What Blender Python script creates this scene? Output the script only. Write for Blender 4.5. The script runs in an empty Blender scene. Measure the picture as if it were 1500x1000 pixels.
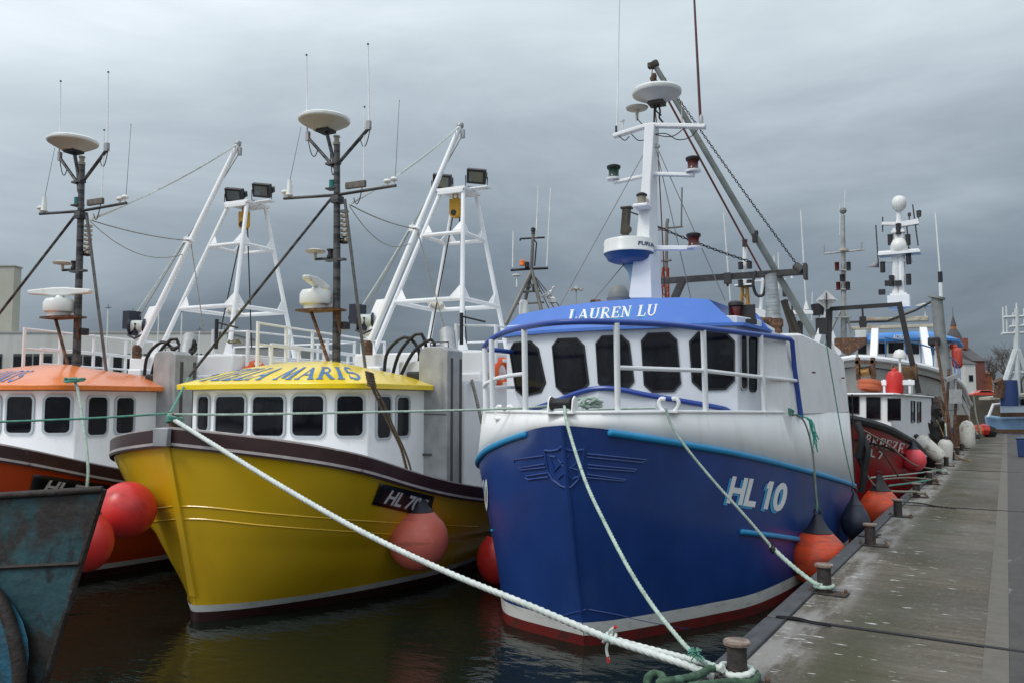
import bpy, math, random
import numpy as np
from mathutils import Vector, Matrix, Euler

# ------------------------------------------------------------------ camera, world, sun
S = bpy.context.scene
COL = S.collection
FPX = 1210.0                                   # focal length in pixels of the 1500 px wide picture
YAW = math.atan2(725, math.hypot(FPX, 90)); PIT = math.atan2(90, FPX)
EYE = np.array([0, 0, 2.3])
camd = bpy.data.cameras.new('camera'); cam = bpy.data.objects.new('camera', camd); COL.objects.link(cam)
camd.sensor_width = 36; camd.lens = 36 * FPX / 1500; camd.clip_end = 3000; camd.clip_start = .05
cam.location = EYE; cam.rotation_euler = (math.pi / 2 + PIT, 0, YAW)
S.camera = cam
S.render.resolution_x, S.render.resolution_y = 1024, 682
S.view_settings.view_transform = 'Standard'; S.view_settings.look = 'None'
S.view_settings.exposure = 0.0; S.view_settings.gamma = 1.0
SUN_EL, SUN_AZ = math.radians(48), math.radians(205)   # azimuth clockwise from +Y: behind the camera, a little left

w = bpy.data.worlds.new('World'); S.world = w; w.use_nodes = True
nt = w.node_tree; N = nt.nodes; L = nt.links; N.clear()
def nd(t, **k):
    n = N.new(t)
    for a, b in k.items(): setattr(n, a, b)
    return n
out = nd('ShaderNodeOutputWorld'); bg = nd('ShaderNodeBackground'); bg2 = nd('ShaderNodeBackground'); mx = nd('ShaderNodeMixShader')
sky = nd('ShaderNodeTexSky', sky_type='NISHITA', sun_disc=False, sun_elevation=SUN_EL, sun_rotation=SUN_AZ)
bg.inputs[1].default_value = .1
L.new(sky.outputs[0], bg.inputs[0])
tc = nd('ShaderNodeTexCoord'); sep = nd('ShaderNodeSeparateXYZ'); L.new(tc.outputs['Generated'], sep.inputs[0])
ramp = nd('ShaderNodeValToRGB'); e = ramp.color_ramp.elements
e[0].position = 0.0; e[0].color = (0.119, 0.150, 0.185, 1); e[1].position = 1.0; e[1].color = (1.070, 1.162, 1.257, 1)
for p_, c_ in ((.08, (0.143, 0.179, 0.218, 1)), (.16, (0.234, 0.284, 0.338, 1)), (.25, (0.353, 0.419, 0.476, 1)), (.36, (0.535, 0.616, 0.680, 1)), (.45, (0.668, 0.758, 0.814, 1)), (.62, (0.955, 1.044, 1.123, 1))):
    q = ramp.color_ramp.elements.new(p_); q.color = c_
# big soft cloud folds bend the height the colour is looked up at
mp = nd('ShaderNodeMapping'); mp.inputs['Scale'].default_value = (1.1, 1.1, 4.2); mp.inputs['Rotation'].default_value = (.22, .1, .5)
L.new(tc.outputs['Generated'], mp.inputs[0])
nz = nd('ShaderNodeTexNoise'); nz.inputs['Scale'].default_value = 1.7; nz.inputs['Detail'].default_value = 7; nz.inputs['Roughness'].default_value = .56; nz.inputs['Distortion'].default_value = .35
L.new(mp.outputs[0], nz.inputs['Vector'])
ma = nd('ShaderNodeMath', operation='SUBTRACT'); L.new(nz.outputs[0], ma.inputs[0]); ma.inputs[1].default_value = .5
mb = nd('ShaderNodeMath', operation='MULTIPLY'); L.new(ma.outputs[0], mb.inputs[0]); mb.inputs[1].default_value = .44
# brighter cloud towards the hidden sun (behind the camera)
dot = nd('ShaderNodeVectorMath', operation='DOT_PRODUCT'); L.new(tc.outputs['Generated'], dot.inputs[0])
dot.inputs[1].default_value = (math.sin(SUN_AZ) * .8, math.cos(SUN_AZ) * .8, .6)
mr = nd('ShaderNodeMapRange'); mr.inputs[1].default_value = -.2; mr.inputs[2].default_value = 1; mr.inputs[3].default_value = 0; mr.inputs[4].default_value = .42
L.new(dot.outputs['Value'], mr.inputs[0])
ad = nd('ShaderNodeMath', operation='ADD'); L.new(sep.outputs['Z'], ad.inputs[0]); L.new(mb.outputs[0], ad.inputs[1])
ad2 = nd('ShaderNodeMath', operation='ADD'); L.new(ad.outputs[0], ad2.inputs[0]); L.new(mr.outputs[0], ad2.inputs[1])
L.new(ad2.outputs[0], ramp.inputs[0])
L.new(ramp.outputs[0], bg2.inputs[0]); bg2.inputs[1].default_value = 1.0
mx.inputs[0].default_value = .93
L.new(bg.outputs[0], mx.inputs[1]); L.new(bg2.outputs[0], mx.inputs[2]); L.new(mx.outputs[0], out.inputs[0])

sd = bpy.data.lights.new('sun', 'SUN'); sd.energy = 1.4; sd.angle = math.radians(18); sd.color = (1, .96, .91)
so = bpy.data.objects.new('sun', sd); COL.objects.link(so)
so.rotation_euler = Vector((math.sin(SUN_AZ) * math.cos(SUN_EL), math.cos(SUN_AZ) * math.cos(SUN_EL), math.sin(SUN_EL))).to_track_quat('Z', 'Y').to_euler()

# ------------------------------------------------------------------ survey helpers: sight lines of the photograph
HD = np.array([-math.sin(YAW), math.cos(YAW), 0]); RT = np.array([math.cos(YAW), math.sin(YAW), 0]); ZZ = np.array([0, 0, 1.])
FW = math.cos(PIT) * HD + math.sin(PIT) * ZZ; UP = -math.sin(PIT) * HD + math.cos(PIT) * ZZ
def ray(px, py): return FW + (px - 750) / FPX * RT + (500 - py) / FPX * UP
def at(px, py, d): return EYE + d * ray(px, py)
def atz(px, py, z): r = ray(px, py); return EYE + r * (z - EYE[2]) / r[2]
def atx(px, py, x): r = ray(px, py); return EYE + r * (x - EYE[0]) / r[0]
def aty(px, py, y): r = ray(px, py); return EYE + r * (y - EYE[1]) / r[1]
def depth(P): return float((np.array(P, float) - EYE) @ FW)
def pix(P):
    v = np.asarray(P, float) - EYE; d = v @ FW
    return np.stack([750 + FPX * (v @ RT) / d, 500 - FPX * (v @ UP) / d], -1)
class Frame:
    """a boat's own axes: x to port, y aft from the stem, z up from the water"""
    def __init__(s, X0, Y0, phi):
        s.o = np.array([X0, Y0, 0.]); s.phi = phi
        s.ex = np.array([math.cos(phi), math.sin(phi), 0]); s.ey = np.array([-math.sin(phi), math.cos(phi), 0])
    def loc(s, P):
        d = np.array(P, float) - s.o; return np.array([d @ s.ex, d @ s.ey, d[2]])
    def wor(s, p): return s.o + p[0] * s.ex + p[1] * s.ey + np.array([0, 0, p[2]])
    def pv(s, px, py, v):
        r = ray(px, py); t = (v - (EYE - s.o) @ s.ey) / (r @ s.ey); return s.loc(EYE + t * r)
    def pu(s, px, py, u):
        r = ray(px, py); t = (u - (EYE - s.o) @ s.ex) / (r @ s.ex); return s.loc(EYE + t * r)
    def pp(s, px, py, a, b):
        """on the upright plane through local plan points a, b"""
        A = s.wor((a[0], a[1], 0)); n = np.cross(s.wor((b[0], b[1], 0)) - A, ZZ)
        r = ray(px, py); t = ((A - EYE) @ n) / (r @ n); return s.loc(EYE + t * r)
WORLD = Frame(0, 0, 0)

# ------------------------------------------------------------------ materials
MATS = {}
def mat(name, col, rough=.5, metal=0., var=.12, vs=3., bump=0., bs=40., stain=None, coat=0., spec=.5, emit=None):
    """stain = (colour, threshold 0..1 (higher = rarer), scale xyz) : weathering with a shape of its own; on glass, painted reflections"""
    if name in MATS: return MATS[name]
    m = bpy.data.materials.new(name); m.use_nodes = True; t = m.node_tree; b = t.nodes['Principled BSDF']
    b.inputs['Roughness'].default_value = rough; b.inputs['Metallic'].default_value = metal
    b.inputs['Coat Weight'].default_value = coat; b.inputs['Specular IOR Level'].default_value = spec
    b.inputs['Coat Roughness'].default_value = .12
    co = t.nodes.new('ShaderNodeTexCoord')
    n = t.nodes.new('ShaderNodeTexNoise'); n.inputs['Scale'].default_value = vs; n.inputs['Detail'].default_value = 5
    t.links.new(co.outputs['Object'], n.inputs['Vector'])
    r = t.nodes.new('ShaderNodeMapRange'); r.inputs[1].default_value = .3; r.inputs[2].default_value = .7; r.inputs[3].default_value = 1 - var; r.inputs[4].default_value = 1 + var * .6
    t.links.new(n.outputs[0], r.inputs[0])
    mul = t.nodes.new('ShaderNodeVectorMath'); mul.operation = 'SCALE'; mul.inputs[0].default_value = col[:3]
    t.links.new(r.outputs[0], mul.inputs['Scale']); last = mul.outputs[0]
    for i, st in enumerate(stain if isinstance(stain, list) else ([stain] if stain else [])):
        sc, th, sz = st[:3]; amt = st[3] if len(st) > 3 else .85
        mpn = t.nodes.new('ShaderNodeMapping'); mpn.inputs['Scale'].default_value = sz; mpn.inputs['Location'].default_value = (3.1 * i, 1.7 * i, .9 * i)
        t.links.new(co.outputs['Object'], mpn.inputs[0])
        n2 = t.nodes.new('ShaderNodeTexNoise'); n2.inputs['Scale'].default_value = 1; n2.inputs['Detail'].default_value = 7; n2.inputs['Roughness'].default_value = .62
        t.links.new(mpn.outputs[0], n2.inputs['Vector'])
        r2 = t.nodes.new('ShaderNodeMapRange'); r2.inputs[1].default_value = th; r2.inputs[2].default_value = min(.98, th + .1); r2.inputs[4].default_value = amt
        t.links.new(n2.outputs[0], r2.inputs[0])
        mixn = t.nodes.new('ShaderNodeMix'); mixn.data_type = 'RGBA'; mixn.inputs['B'].default_value = (*sc, 1)
        t.links.new(r2.outputs[0], mixn.inputs['Factor']); t.links.new(last, mixn.inputs['A']); last = mixn.outputs['Result']
    t.links.new(last, b.inputs['Base Color'])
    rr = t.nodes.new('ShaderNodeMapRange'); rr.inputs[3].default_value = max(.03, rough - .08); rr.inputs[4].default_value = min(1, rough + .12)
    t.links.new(n.outputs[0], rr.inputs[0]); t.links.new(rr.outputs[0], b.inputs['Roughness'])
    if bump:
        n3 = t.nodes.new('ShaderNodeTexNoise'); n3.inputs['Scale'].default_value = bs; n3.inputs['Detail'].default_value = 4
        t.links.new(co.outputs['Object'], n3.inputs['Vector'])
        bm_ = t.nodes.new('ShaderNodeBump'); bm_.inputs['Strength'].default_value = bump; bm_.inputs['Distance'].default_value = .02
        t.links.new(n3.outputs[0], bm_.inputs['Height']); t.links.new(bm_.outputs[0], b.inputs['Normal'])
    if emit: b.inputs['Emission Color'].default_value = (*emit[:3], 1); b.inputs['Emission Strength'].default_value = emit[3]
    MATS[name] = m; return m
RUST = (.16, .065, .025)
white = mat('white_gloss_paint', (.80, .81, .82), .38, var=.05, stain=[((.5, .36, .22), .66, (7, 7, .7), .55), ((.55, .55, .53), .55, (3, 3, 1.2), .4)])
whitec = mat('clean_white_paint', (.82, .83, .84), .35, var=.04, stain=[((.58, .58, .55), .6, (9, 9, 3), .35)])
whitebul = mat('white_bulwark_paint', (.85, .85, .84), .42, var=.04, bump=.04, bs=6, stain=[((.50, .34, .17), .66, (8, 8, .55), .6), ((.66, .65, .62), .54, (4, 4, .6), .4)])
shelterw = mat('shelter_white_paint', (.80, .80, .80), .42, var=.05, bump=.05, bs=5, stain=[((.60, .58, .55), .57, (6, 6, .5), .4), ((.4, .25, .12), .7, (9, 9, .8), .6)])
bluehull = mat('dark_blue_hull_paint', (.012, .047, .205), .34, var=.14, vs=2, coat=.15, bump=.05, bs=3.5, stain=[((.03, .07, .2), .56, (3, 3, 1.1), .35)])
midblue = mat('roof_blue_paint', (.068, .18, .57), .4, var=.07, stain=[((.1, .22, .58), .58, (5, 5, 5), .4)])
railblue = mat('rail_blue_paint', (.03, .075, .34), .35, var=.1)
cyan = mat('light_blue_strake_paint', (.012, .25, .50), .35, var=.12, stain=[((.02, .12, .25), .62, (9, 9, 9), .5)])
redbot = mat('red_antifouling', (.16, .012, .01), .55, var=.3, vs=5, stain=[((.03, .02, .015), .52, (5, 5, 9), .7)])
bootw = mat('white_boot_top', (.66, .66, .63), .45, var=.1, stain=[((.35, .36, .3), .55, (4, 4, 12), .5)])
yellow = mat('yellow_gelcoat', (.72, .45, .012), .22, var=.07, vs=1.5, coat=.45, bump=.03, bs=2.2, stain=[((.55, .33, .012), .55, (2, 2, .8), .35)])
yelroof = mat('yellow_roof_gelcoat', (.88, .63, .008), .25, var=.05, coat=.3, stain=[((.7, .5, .02), .6, (6, 6, 6), .4)])
orange = mat('orange_gelcoat', (.62, .075, .012), .22, var=.08, vs=1.5, coat=.4)
oranroof = mat('orange_roof_gelcoat', (.80, .20, .03), .28, var=.1, coat=.3, stain=[((.6, .12, .02), .55, (5, 5, 5), .4)])
brown = mat('brown_rubbing_strake', (.035, .010, .010), .42, var=.25, vs=8, stain=[((.35, .3, .28), .7, (3, 20, 20), .6)])
strip = mat('worn_grey_strip', (.42, .38, .37), .5, var=.2, vs=9, stain=[((.12, .06, .05), .6, (6, 9, 9), .7)])
glass = mat('dark_window_glass', (.004, .004, .007), .05, var=.1, spec=.25, stain=[((.022, .024, .028), .54, (1.6, 1.6, 2.6), .7), ((.012, .012, .016), .5, (5, 5, 1.2), .6)])  # pale salt-like smears painted into the colour stand in for reflections
frameg = mat('aluminium_window_frame', (.45, .49, .52), .4, .35, var=.08)
rubber = mat('black_rubber', (.012, .012, .014), .55, var=.2)
black = mat('black_steel', (.015, .014, .016), .48, var=.3, vs=10, stain=[((.07, .035, .02), .62, (12, 12, 12), .6)])
steel = mat('galvanised_steel', (.36, .37, .375), .48, .4, var=.2, vs=6, bump=.03, bs=30, stain=[((.17, .16, .15), .58, (5, 5, 1.3), .5), ((.50, .51, .51), .6, (3, 3, .8), .4)])
mastg = mat('tarnished_mast_grey', (.085, .083, .085), .5, .2, var=.3, vs=12, stain=[((.2, .19, .17), .6, (4, 4, 16), .5), ((.012, .012, .014), .47, (1.5, 1.5, 14), .9)])
wire = mat('steel_wire', (.22, .21, .20), .5, .5, var=.2)
greyplast = mat('grey_dome_plastic', (.17, .18, .175), .5, var=.08)
domew = mat('white_radome_plastic', (.74, .75, .72), .35, var=.05, stain=[((.45, .42, .33), .58, (5, 5, 5), .5)])
domeu = mat('weathered_dish_underside', (.50, .46, .38), .5, var=.15, stain=[((.3, .25, .18), .55, (6, 6, 6), .5)])
rustm = mat('rusty_iron', (.10, .05, .028), .75, var=.5, vs=14, bump=.3, bs=60, stain=[((.22, .10, .05), .52, (14, 14, 14), .8)])
redlens = mat('dark_red_lens', (.07, .004, .004), .2, var=.1)
greenlens = mat('dark_green_lens', (.005, .035, .022), .2, var=.1)
teallens = mat('teal_lens', (.0, .16, .16), .2, var=.1)
clearlens = mat('smoky_clear_lens', (.25, .22, .17), .15, var=.2)
amber = mat('amber_beacon', (.75, .16, .01), .2, var=.1)
yelblock = mat('yellow_block_paint', (.62, .33, .01), .4, var=.15)
fendo = mat('orange_fender_vinyl', (.82, .085, .022), .42, var=.14, vs=5, stain=[((.22, .045, .03), .47, (2, 2, 10), .6), ((.55, .09, .035), .5, (9, 9, 9), .5)])
fendp = mat('faded_pink_fender_vinyl', (.74, .17, .12), .45, var=.12, vs=5, stain=[((.22, .06, .05), .56, (1.2, 1.2, 9), .75), ((.80, .30, .22), .6, (7, 7, 7), .5)])
fendr = mat('red_fender_vinyl', (.66, .035, .03), .35, var=.1, vs=5, stain=[((.35, .02, .02), .58, (2.5, 2.5, 9), .6)])
fendb = mat('dark_blue_fender_vinyl', (.022, .03, .05), .45, var=.3, vs=6, stain=[((.06, .065, .075), .52, (8, 8, 8), .5)])
fendw = mat('white_fender_vinyl', (.66, .64, .57), .45, var=.1, stain=[((.2, .12, .05), .55, (8, 8, 5), .7)])
navy = mat('navy_fender_cap', (.016, .018, .03), .5, var=.2)
ropew = mat('white_mooring_rope', (.62, .66, .62), .8, var=.18, vs=18, stain=[((.42, .56, .50), .55, (7, 7, 7), .5)])
ropeg = mat('pale_green_rope', (.40, .50, .43), .85, var=.25, vs=20, stain=[((.16, .24, .17), .56, (9, 9, 9), .6)])
ropet = mat('teal_green_rope', (.10, .30, .23), .85, var=.3, vs=20, stain=[((.24, .30, .20), .56, (9, 9, 9), .6)])
ropem = mat('mossy_green_rope', (.05, .10, .06), .9, var=.4, vs=25, stain=[((.12, .22, .17), .55, (11, 11, 11), .7)])
ropeb = mat('brown_tarred_rope', (.085, .06, .035), .9, var=.35, vs=25)
ropeg2 = mat('grey_old_rope', (.26, .25, .20), .9, var=.3, vs=20)
letw = mat('white_lettering', (.74, .74, .74), .45, var=.08, stain=[((.5, .5, .5), .6, (9, 9, 9), .4)])
letc = mat('sky_blue_lettering', (.05, .34, .62), .45, var=.08)
letb = mat('blue_lettering', (.05, .17, .40), .45, var=.12)
letn = mat('navy_lettering', (.012, .03, .14), .45, var=.1)
plate = mat('black_number_plate', (.008, .008, .010), .35, var=.1)
lifeo = mat('orange_lifebuoy', (.85, .13, .03), .5, var=.1)

# ------------------------------------------------------------------ mesh builder
def nrm(v): v = np.asarray(v, float); return v / max(1e-9, np.linalg.norm(v))
class MB:
    def __init__(s): s.v = []; s.f = []; s.mi = []; s.m = 0
    def add(s, vs, fs):
        o = len(s.v); s.v += [tuple(float(c) for c in p) for p in vs]
        for f in fs: s.f.append(tuple(i + o for i in f)); s.mi.append(s.m)
        return s
    def box(s, c, d, rz=0., ax=None):
        """box of size d centred at c; ax = 3 axes or turn about z"""
        c = np.array(c, float)
        A = np.array(ax, float) if ax is not None else np.array([[math.cos(rz), math.sin(rz), 0], [-math.sin(rz), math.cos(rz), 0], [0, 0, 1]])
        vs = [c + A[0] * d[0] / 2 * i + A[1] * d[1] / 2 * j + A[2] * d[2] / 2 * k for i in (-1, 1) for j in (-1, 1) for k in (-1, 1)]
        return s.add(vs, [(0, 1, 3, 2), (4, 6, 7, 5), (0, 4, 5, 1), (2, 3, 7, 6), (0, 2, 6, 4), (1, 5, 7, 3)])
    def beam(s, a, b, w, h, up=(0, 0, 1)):
        a = np.array(a, float); b = np.array(b, float); x = nrm(b - a); y = np.cross(up, x)
        if np.linalg.norm(y) < 1e-4: y = np.cross((0, 1, 0), x)
        y = nrm(y); z = np.cross(x, y)
        return s.box((a + b) / 2, (np.linalg.norm(b - a), w, h), ax=(x, y, z))
    def rings(s, rs, closed=True, cap=True):
        n = len(rs[0]); vs = [p for r in rs for p in r]; fs = []
        for i in range(len(rs) - 1):
            for j in range(n if closed else n - 1):
                k = (j + 1) % n; fs.append((i * n + j, i * n + k, (i + 1) * n + k, (i + 1) * n + j))
        if cap and closed: fs.append(tuple(range(n))[::-1]); fs.append(tuple((len(rs) - 1) * n + j for j in range(n)))
        return s.add(vs, fs)
    def tube(s, pts, r, n=8, r1=None, cap=True):
        pts = [np.array(p, float) for p in pts]; m = len(pts); rs = []; up = None
        for i, p in enumerate(pts):
            t = nrm(pts[min(i + 1, m - 1)] - pts[max(i - 1, 0)])
            if up is None: up = np.cross(t, (0, 0, 1) if abs(t[2]) < .9 else (0, 1, 0))
            u = nrm(up - t * (up @ t)); up = u; v = np.cross(t, u)
            R = r if r1 is None else r + (r1 - r) * i / (m - 1)
            rs.append([p + R * (math.cos(2 * math.pi * j / n) * u + math.sin(2 * math.pi * j / n) * v) for j in range(n)])
        return s.rings(rs, True, cap)
    def lathe(s, c, prof, n=20, axis=(0, 0, 1)):
        c = np.array(c, float); z = nrm(axis); x = nrm(np.cross(z, (0, 1, 0) if abs(z[1]) < .9 else (1, 0, 0))); y = np.cross(z, x)
        return s.rings([[c + z * h + max(r, 1e-4) * (math.cos(2 * math.pi * j / n) * x + math.sin(2 * math.pi * j / n) * y) for j in range(n)] for r, h in prof])
    def prism(s, pts, off):
        """polygon pts (3d) swept along off"""
        n = len(pts); off = np.array(off, float); a = [np.array(p, float) for p in pts]; b = [p + off for p in a]
        return s.add(a + b, [tuple(range(n))[::-1], tuple(range(n, 2 * n))] + [(i, (i + 1) % n, n + (i + 1) % n, n + i) for i in range(n)])
    def grid(s, G, flip=False):
        a = len(G); b = len(G[0]); vs = [p for r in G for p in r]
        return s.add(vs, [((i * b + j, i * b + j + 1, (i + 1) * b + j + 1, (i + 1) * b + j) if not flip else (i * b + j, (i + 1) * b + j, (i + 1) * b + j + 1, i * b + j + 1)) for i in range(a - 1) for j in range(b - 1)])
    def torus(s, c, R, r, axis=(0, 0, 1), n=24, m=8, a0=0, a1=2 * math.pi):
        c = np.array(c, float); z = nrm(axis); x = nrm(np.cross(z, (0, 1, 0) if abs(z[1]) < .9 else (1, 0, 0))); y = np.cross(z, x)
        full = abs(a1 - a0 - 2 * math.pi) < 1e-3
        pts = [c + R * (math.cos(a) * x + math.sin(a) * y) for a in np.linspace(a0, a1, n + 1)]
        return s.tube(pts, r, m)
    def build(s, name, m, parent=None, smooth=38, bevel=0., root=None, solid=0.):
        me = bpy.data.meshes.new(name); me.from_pydata(s.v, [], s.f)
        ms = m if isinstance(m, (list, tuple)) else [m]
        for q in ms: me.materials.append(q)
        if len(ms) > 1: me.polygons.foreach_set('material_index', s.mi)
        me.validate(); me.update()
        import bmesh
        bm = bmesh.new(); bm.from_mesh(me); bmesh.ops.recalc_face_normals(bm, faces=bm.faces); bm.to_mesh(me); bm.free()
        if smooth:
            me.polygons.foreach_set('use_smooth', [True] * len(me.polygons)); me.set_sharp_from_angle(angle=math.radians(smooth))
        o = bpy.data.objects.new(name, me); COL.objects.link(o)
        if parent is not None: o.parent = parent
        if solid: md = o.modifiers.new('solid', 'SOLIDIFY'); md.thickness = solid; md.offset = -1
        if bevel: md = o.modifiers.new('bevel', 'BEVEL'); md.width = bevel; md.segments = 2; md.limit_method = 'ANGLE'; md.angle_limit = math.radians(40)
        return o
def _each(s, name, m, parent=None, **k):
    """build every separate piece as an object of its own"""
    par = list(range(len(s.v)))
    def find(a):
        while par[a] != a: par[a] = par[par[a]]; a = par[a]
        return a
    for f in s.f:
        for q in f[1:]: par[find(q)] = find(f[0])
    gr = {}
    for f in s.f: gr.setdefault(find(f[0]), []).append(f)
    o = None
    for fs in gr.values():
        ids = sorted({i for f in fs for i in f}); ix = {a: b for b, a in enumerate(ids)}; q = MB(); q.add([s.v[i] for i in ids], [tuple(ix[i] for i in f) for f in fs]); o = q.build(name, m, parent, **k)
    return o
MB.build_each = _each
def tag(o, label=None, cat=None, group=None, kind=None):
    if label: o['label'] = label
    if cat: o['category'] = cat
    if group: o['group'] = group
    if kind: o['kind'] = kind
    return o
def thing(name, label, cat, F=None, group=None, loc=None):
    o = bpy.data.objects.new(name, None); COL.objects.link(o); o.empty_display_size = .3
    if F is not None: o.location = F.o; o.rotation_euler = (0, 0, F.phi)
    if loc is not None: o.location = loc
    return tag(o, label, cat, group)
def smoothpts(P, n):
    """Catmull-Rom through points P, resampled to n evenly spaced points"""
    P = np.array(P, float); Q = np.vstack([2 * P[0] - P[1], P, 2 * P[-1] - P[-2]]); o = []
    for i in range(1, len(Q) - 2):
        for t in np.linspace(0, 1, 24, endpoint=False):
            a, b, c, d = Q[i - 1:i + 3]
            o.append(.5 * (2 * b + (c - a) * t + (2 * a - 5 * b + 4 * c - d) * t * t + (3 * b - a - 3 * c + d) * t ** 3))
    o.append(P[-1]); o = np.array(o); l = np.r_[0, np.cumsum(np.linalg.norm(np.diff(o, axis=0), axis=1))]
    q = np.linspace(0, l[-1], n); return np.stack([np.interp(q, l, o[:, k]) for k in range(o.shape[1])], 1)
def line(a, b, n=2): a = np.array(a, float); b = np.array(b, float); return [a + (b - a) * t for t in np.linspace(0, 1, n)]
def cable(a, b, sag, n=10):
    a = np.array(a, float); b = np.array(b, float)
    return [a + (b - a) * t - np.array([0, 0, sag * 4 * t * (1 - t)]) for t in np.linspace(0, 1, n)]
def rope_mesh(mb, pts, r, lay=None, step=None, strands=3, n=15):
    """a laid rope: three strands twisted round each other"""
    pts = np.array(pts, float); l = np.linalg.norm(np.diff(pts, axis=0), axis=1).sum(); lay = lay or r * 6.5
    step = step or lay / 9; m = max(4, int(l / step)); P = smoothpts(pts, m) if len(pts) > 2 else np.array(line(pts[0], pts[1], m))
    rs = []; up = None
    for i, p in enumerate(P):
        t = nrm(P[min(i + 1, m - 1)] - P[max(i - 1, 0)])
        if up is None: up = np.cross(t, (0, 0, 1) if abs(t[2]) < .9 else (0, 1, 0))
        u = nrm(up - t * (up @ t)); up = u; v = np.cross(t, u); ph = 2 * math.pi * i * (l / m) / lay; ring = []
        for j in range(n):
            a = 2 * math.pi * j / n; R = r * (.60 + .46 * abs(math.cos((a - ph) * strands / 2)) ** .7)
            ring.append(p + R * (math.cos(a) * u + math.sin(a) * v))
        rs.append(ring)
    return mb.rings(rs)
def chain_mesh(mb, a, b, sag, pitch, r):
    l = np.linalg.norm(np.array(b) - np.array(a)); n = max(3, int(l / pitch)); P = cable(a, b, sag, n + 1)
    for i in range(n):
        c = (P[i] + P[i + 1]) / 2; t = nrm(P[i + 1] - P[i]); s_ = nrm(np.cross(t, (0, 0, 1))); q = np.cross(t, s_)
        side = s_ if i % 2 else q; h = pitch * .62; w_ = pitch * .3
        pts = [c + t * h * math.cos(k) + side * w_ * math.sin(k) for k in np.linspace(0, 2 * math.pi, 11)]
        mb.tube(pts, r, 5)
    return mb

# ------------------------------------------------------------------ lettering
def glyphs(text, shear=0., bold=.0, spacing=1.):
    """sans lettering as flat triangles, height 1"""
    cu = bpy.data.curves.new('t', 'FONT'); cu.body = text; cu.shear = shear; cu.offset = bold; cu.space_character = spacing; cu.resolution_u = 4
    o = bpy.data.objects.new('t', cu); COL.objects.link(o); bpy.context.view_layer.update()
    me = bpy.data.meshes.new_from_object(o); v = np.array([p.co[:2] for p in me.vertices]); f = [tuple(p.vertices) for p in me.polygons]
    bpy.data.objects.remove(o); bpy.data.meshes.remove(me); bpy.data.curves.remove(cu)
    v = v - v.min(0); h = v[:, 1].max(); v = v / h
    if text.endswith('10'):                      # a flag on the figure one
        par = list(range(len(v)))
        def find(a):
            while par[a] != a: a = par[a]
            return a
        for q in f:
            for c in q[1:]: par[find(c)] = find(q[0])
        cs = {}
        for i in range(len(v)): cs.setdefault(find(i), []).append(i)
        one = sorted((c for c in cs.values() if len(c) > 3), key=lambda c: v[c, 0].mean())[-2]; t_ = v[one]; x0 = t_[t_[:, 1] > .8][:, 0].min(); n = len(v)
        v = np.vstack([v, [(x0 - .16, .70), (x0 + .02, .76), (x0 + .05, .985), (x0 - .02, .985), (x0 - .12, .86)]]); f = f + [tuple(range(n, n + 5))]
    return v, f, v[:, 0].max()
def arc(cx, cy, rx, ry, a0, a1, n=10): return [(cx + rx * math.cos(math.radians(a)), cy + ry * math.sin(math.radians(a))) for a in np.linspace(a0, a1, n)]
K, T_ = .20, .085                                # thick and thin stroke
def sf(x, y, w=.34): return ([(x - w / 2, y), (x + w / 2, y)], .07)
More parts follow.
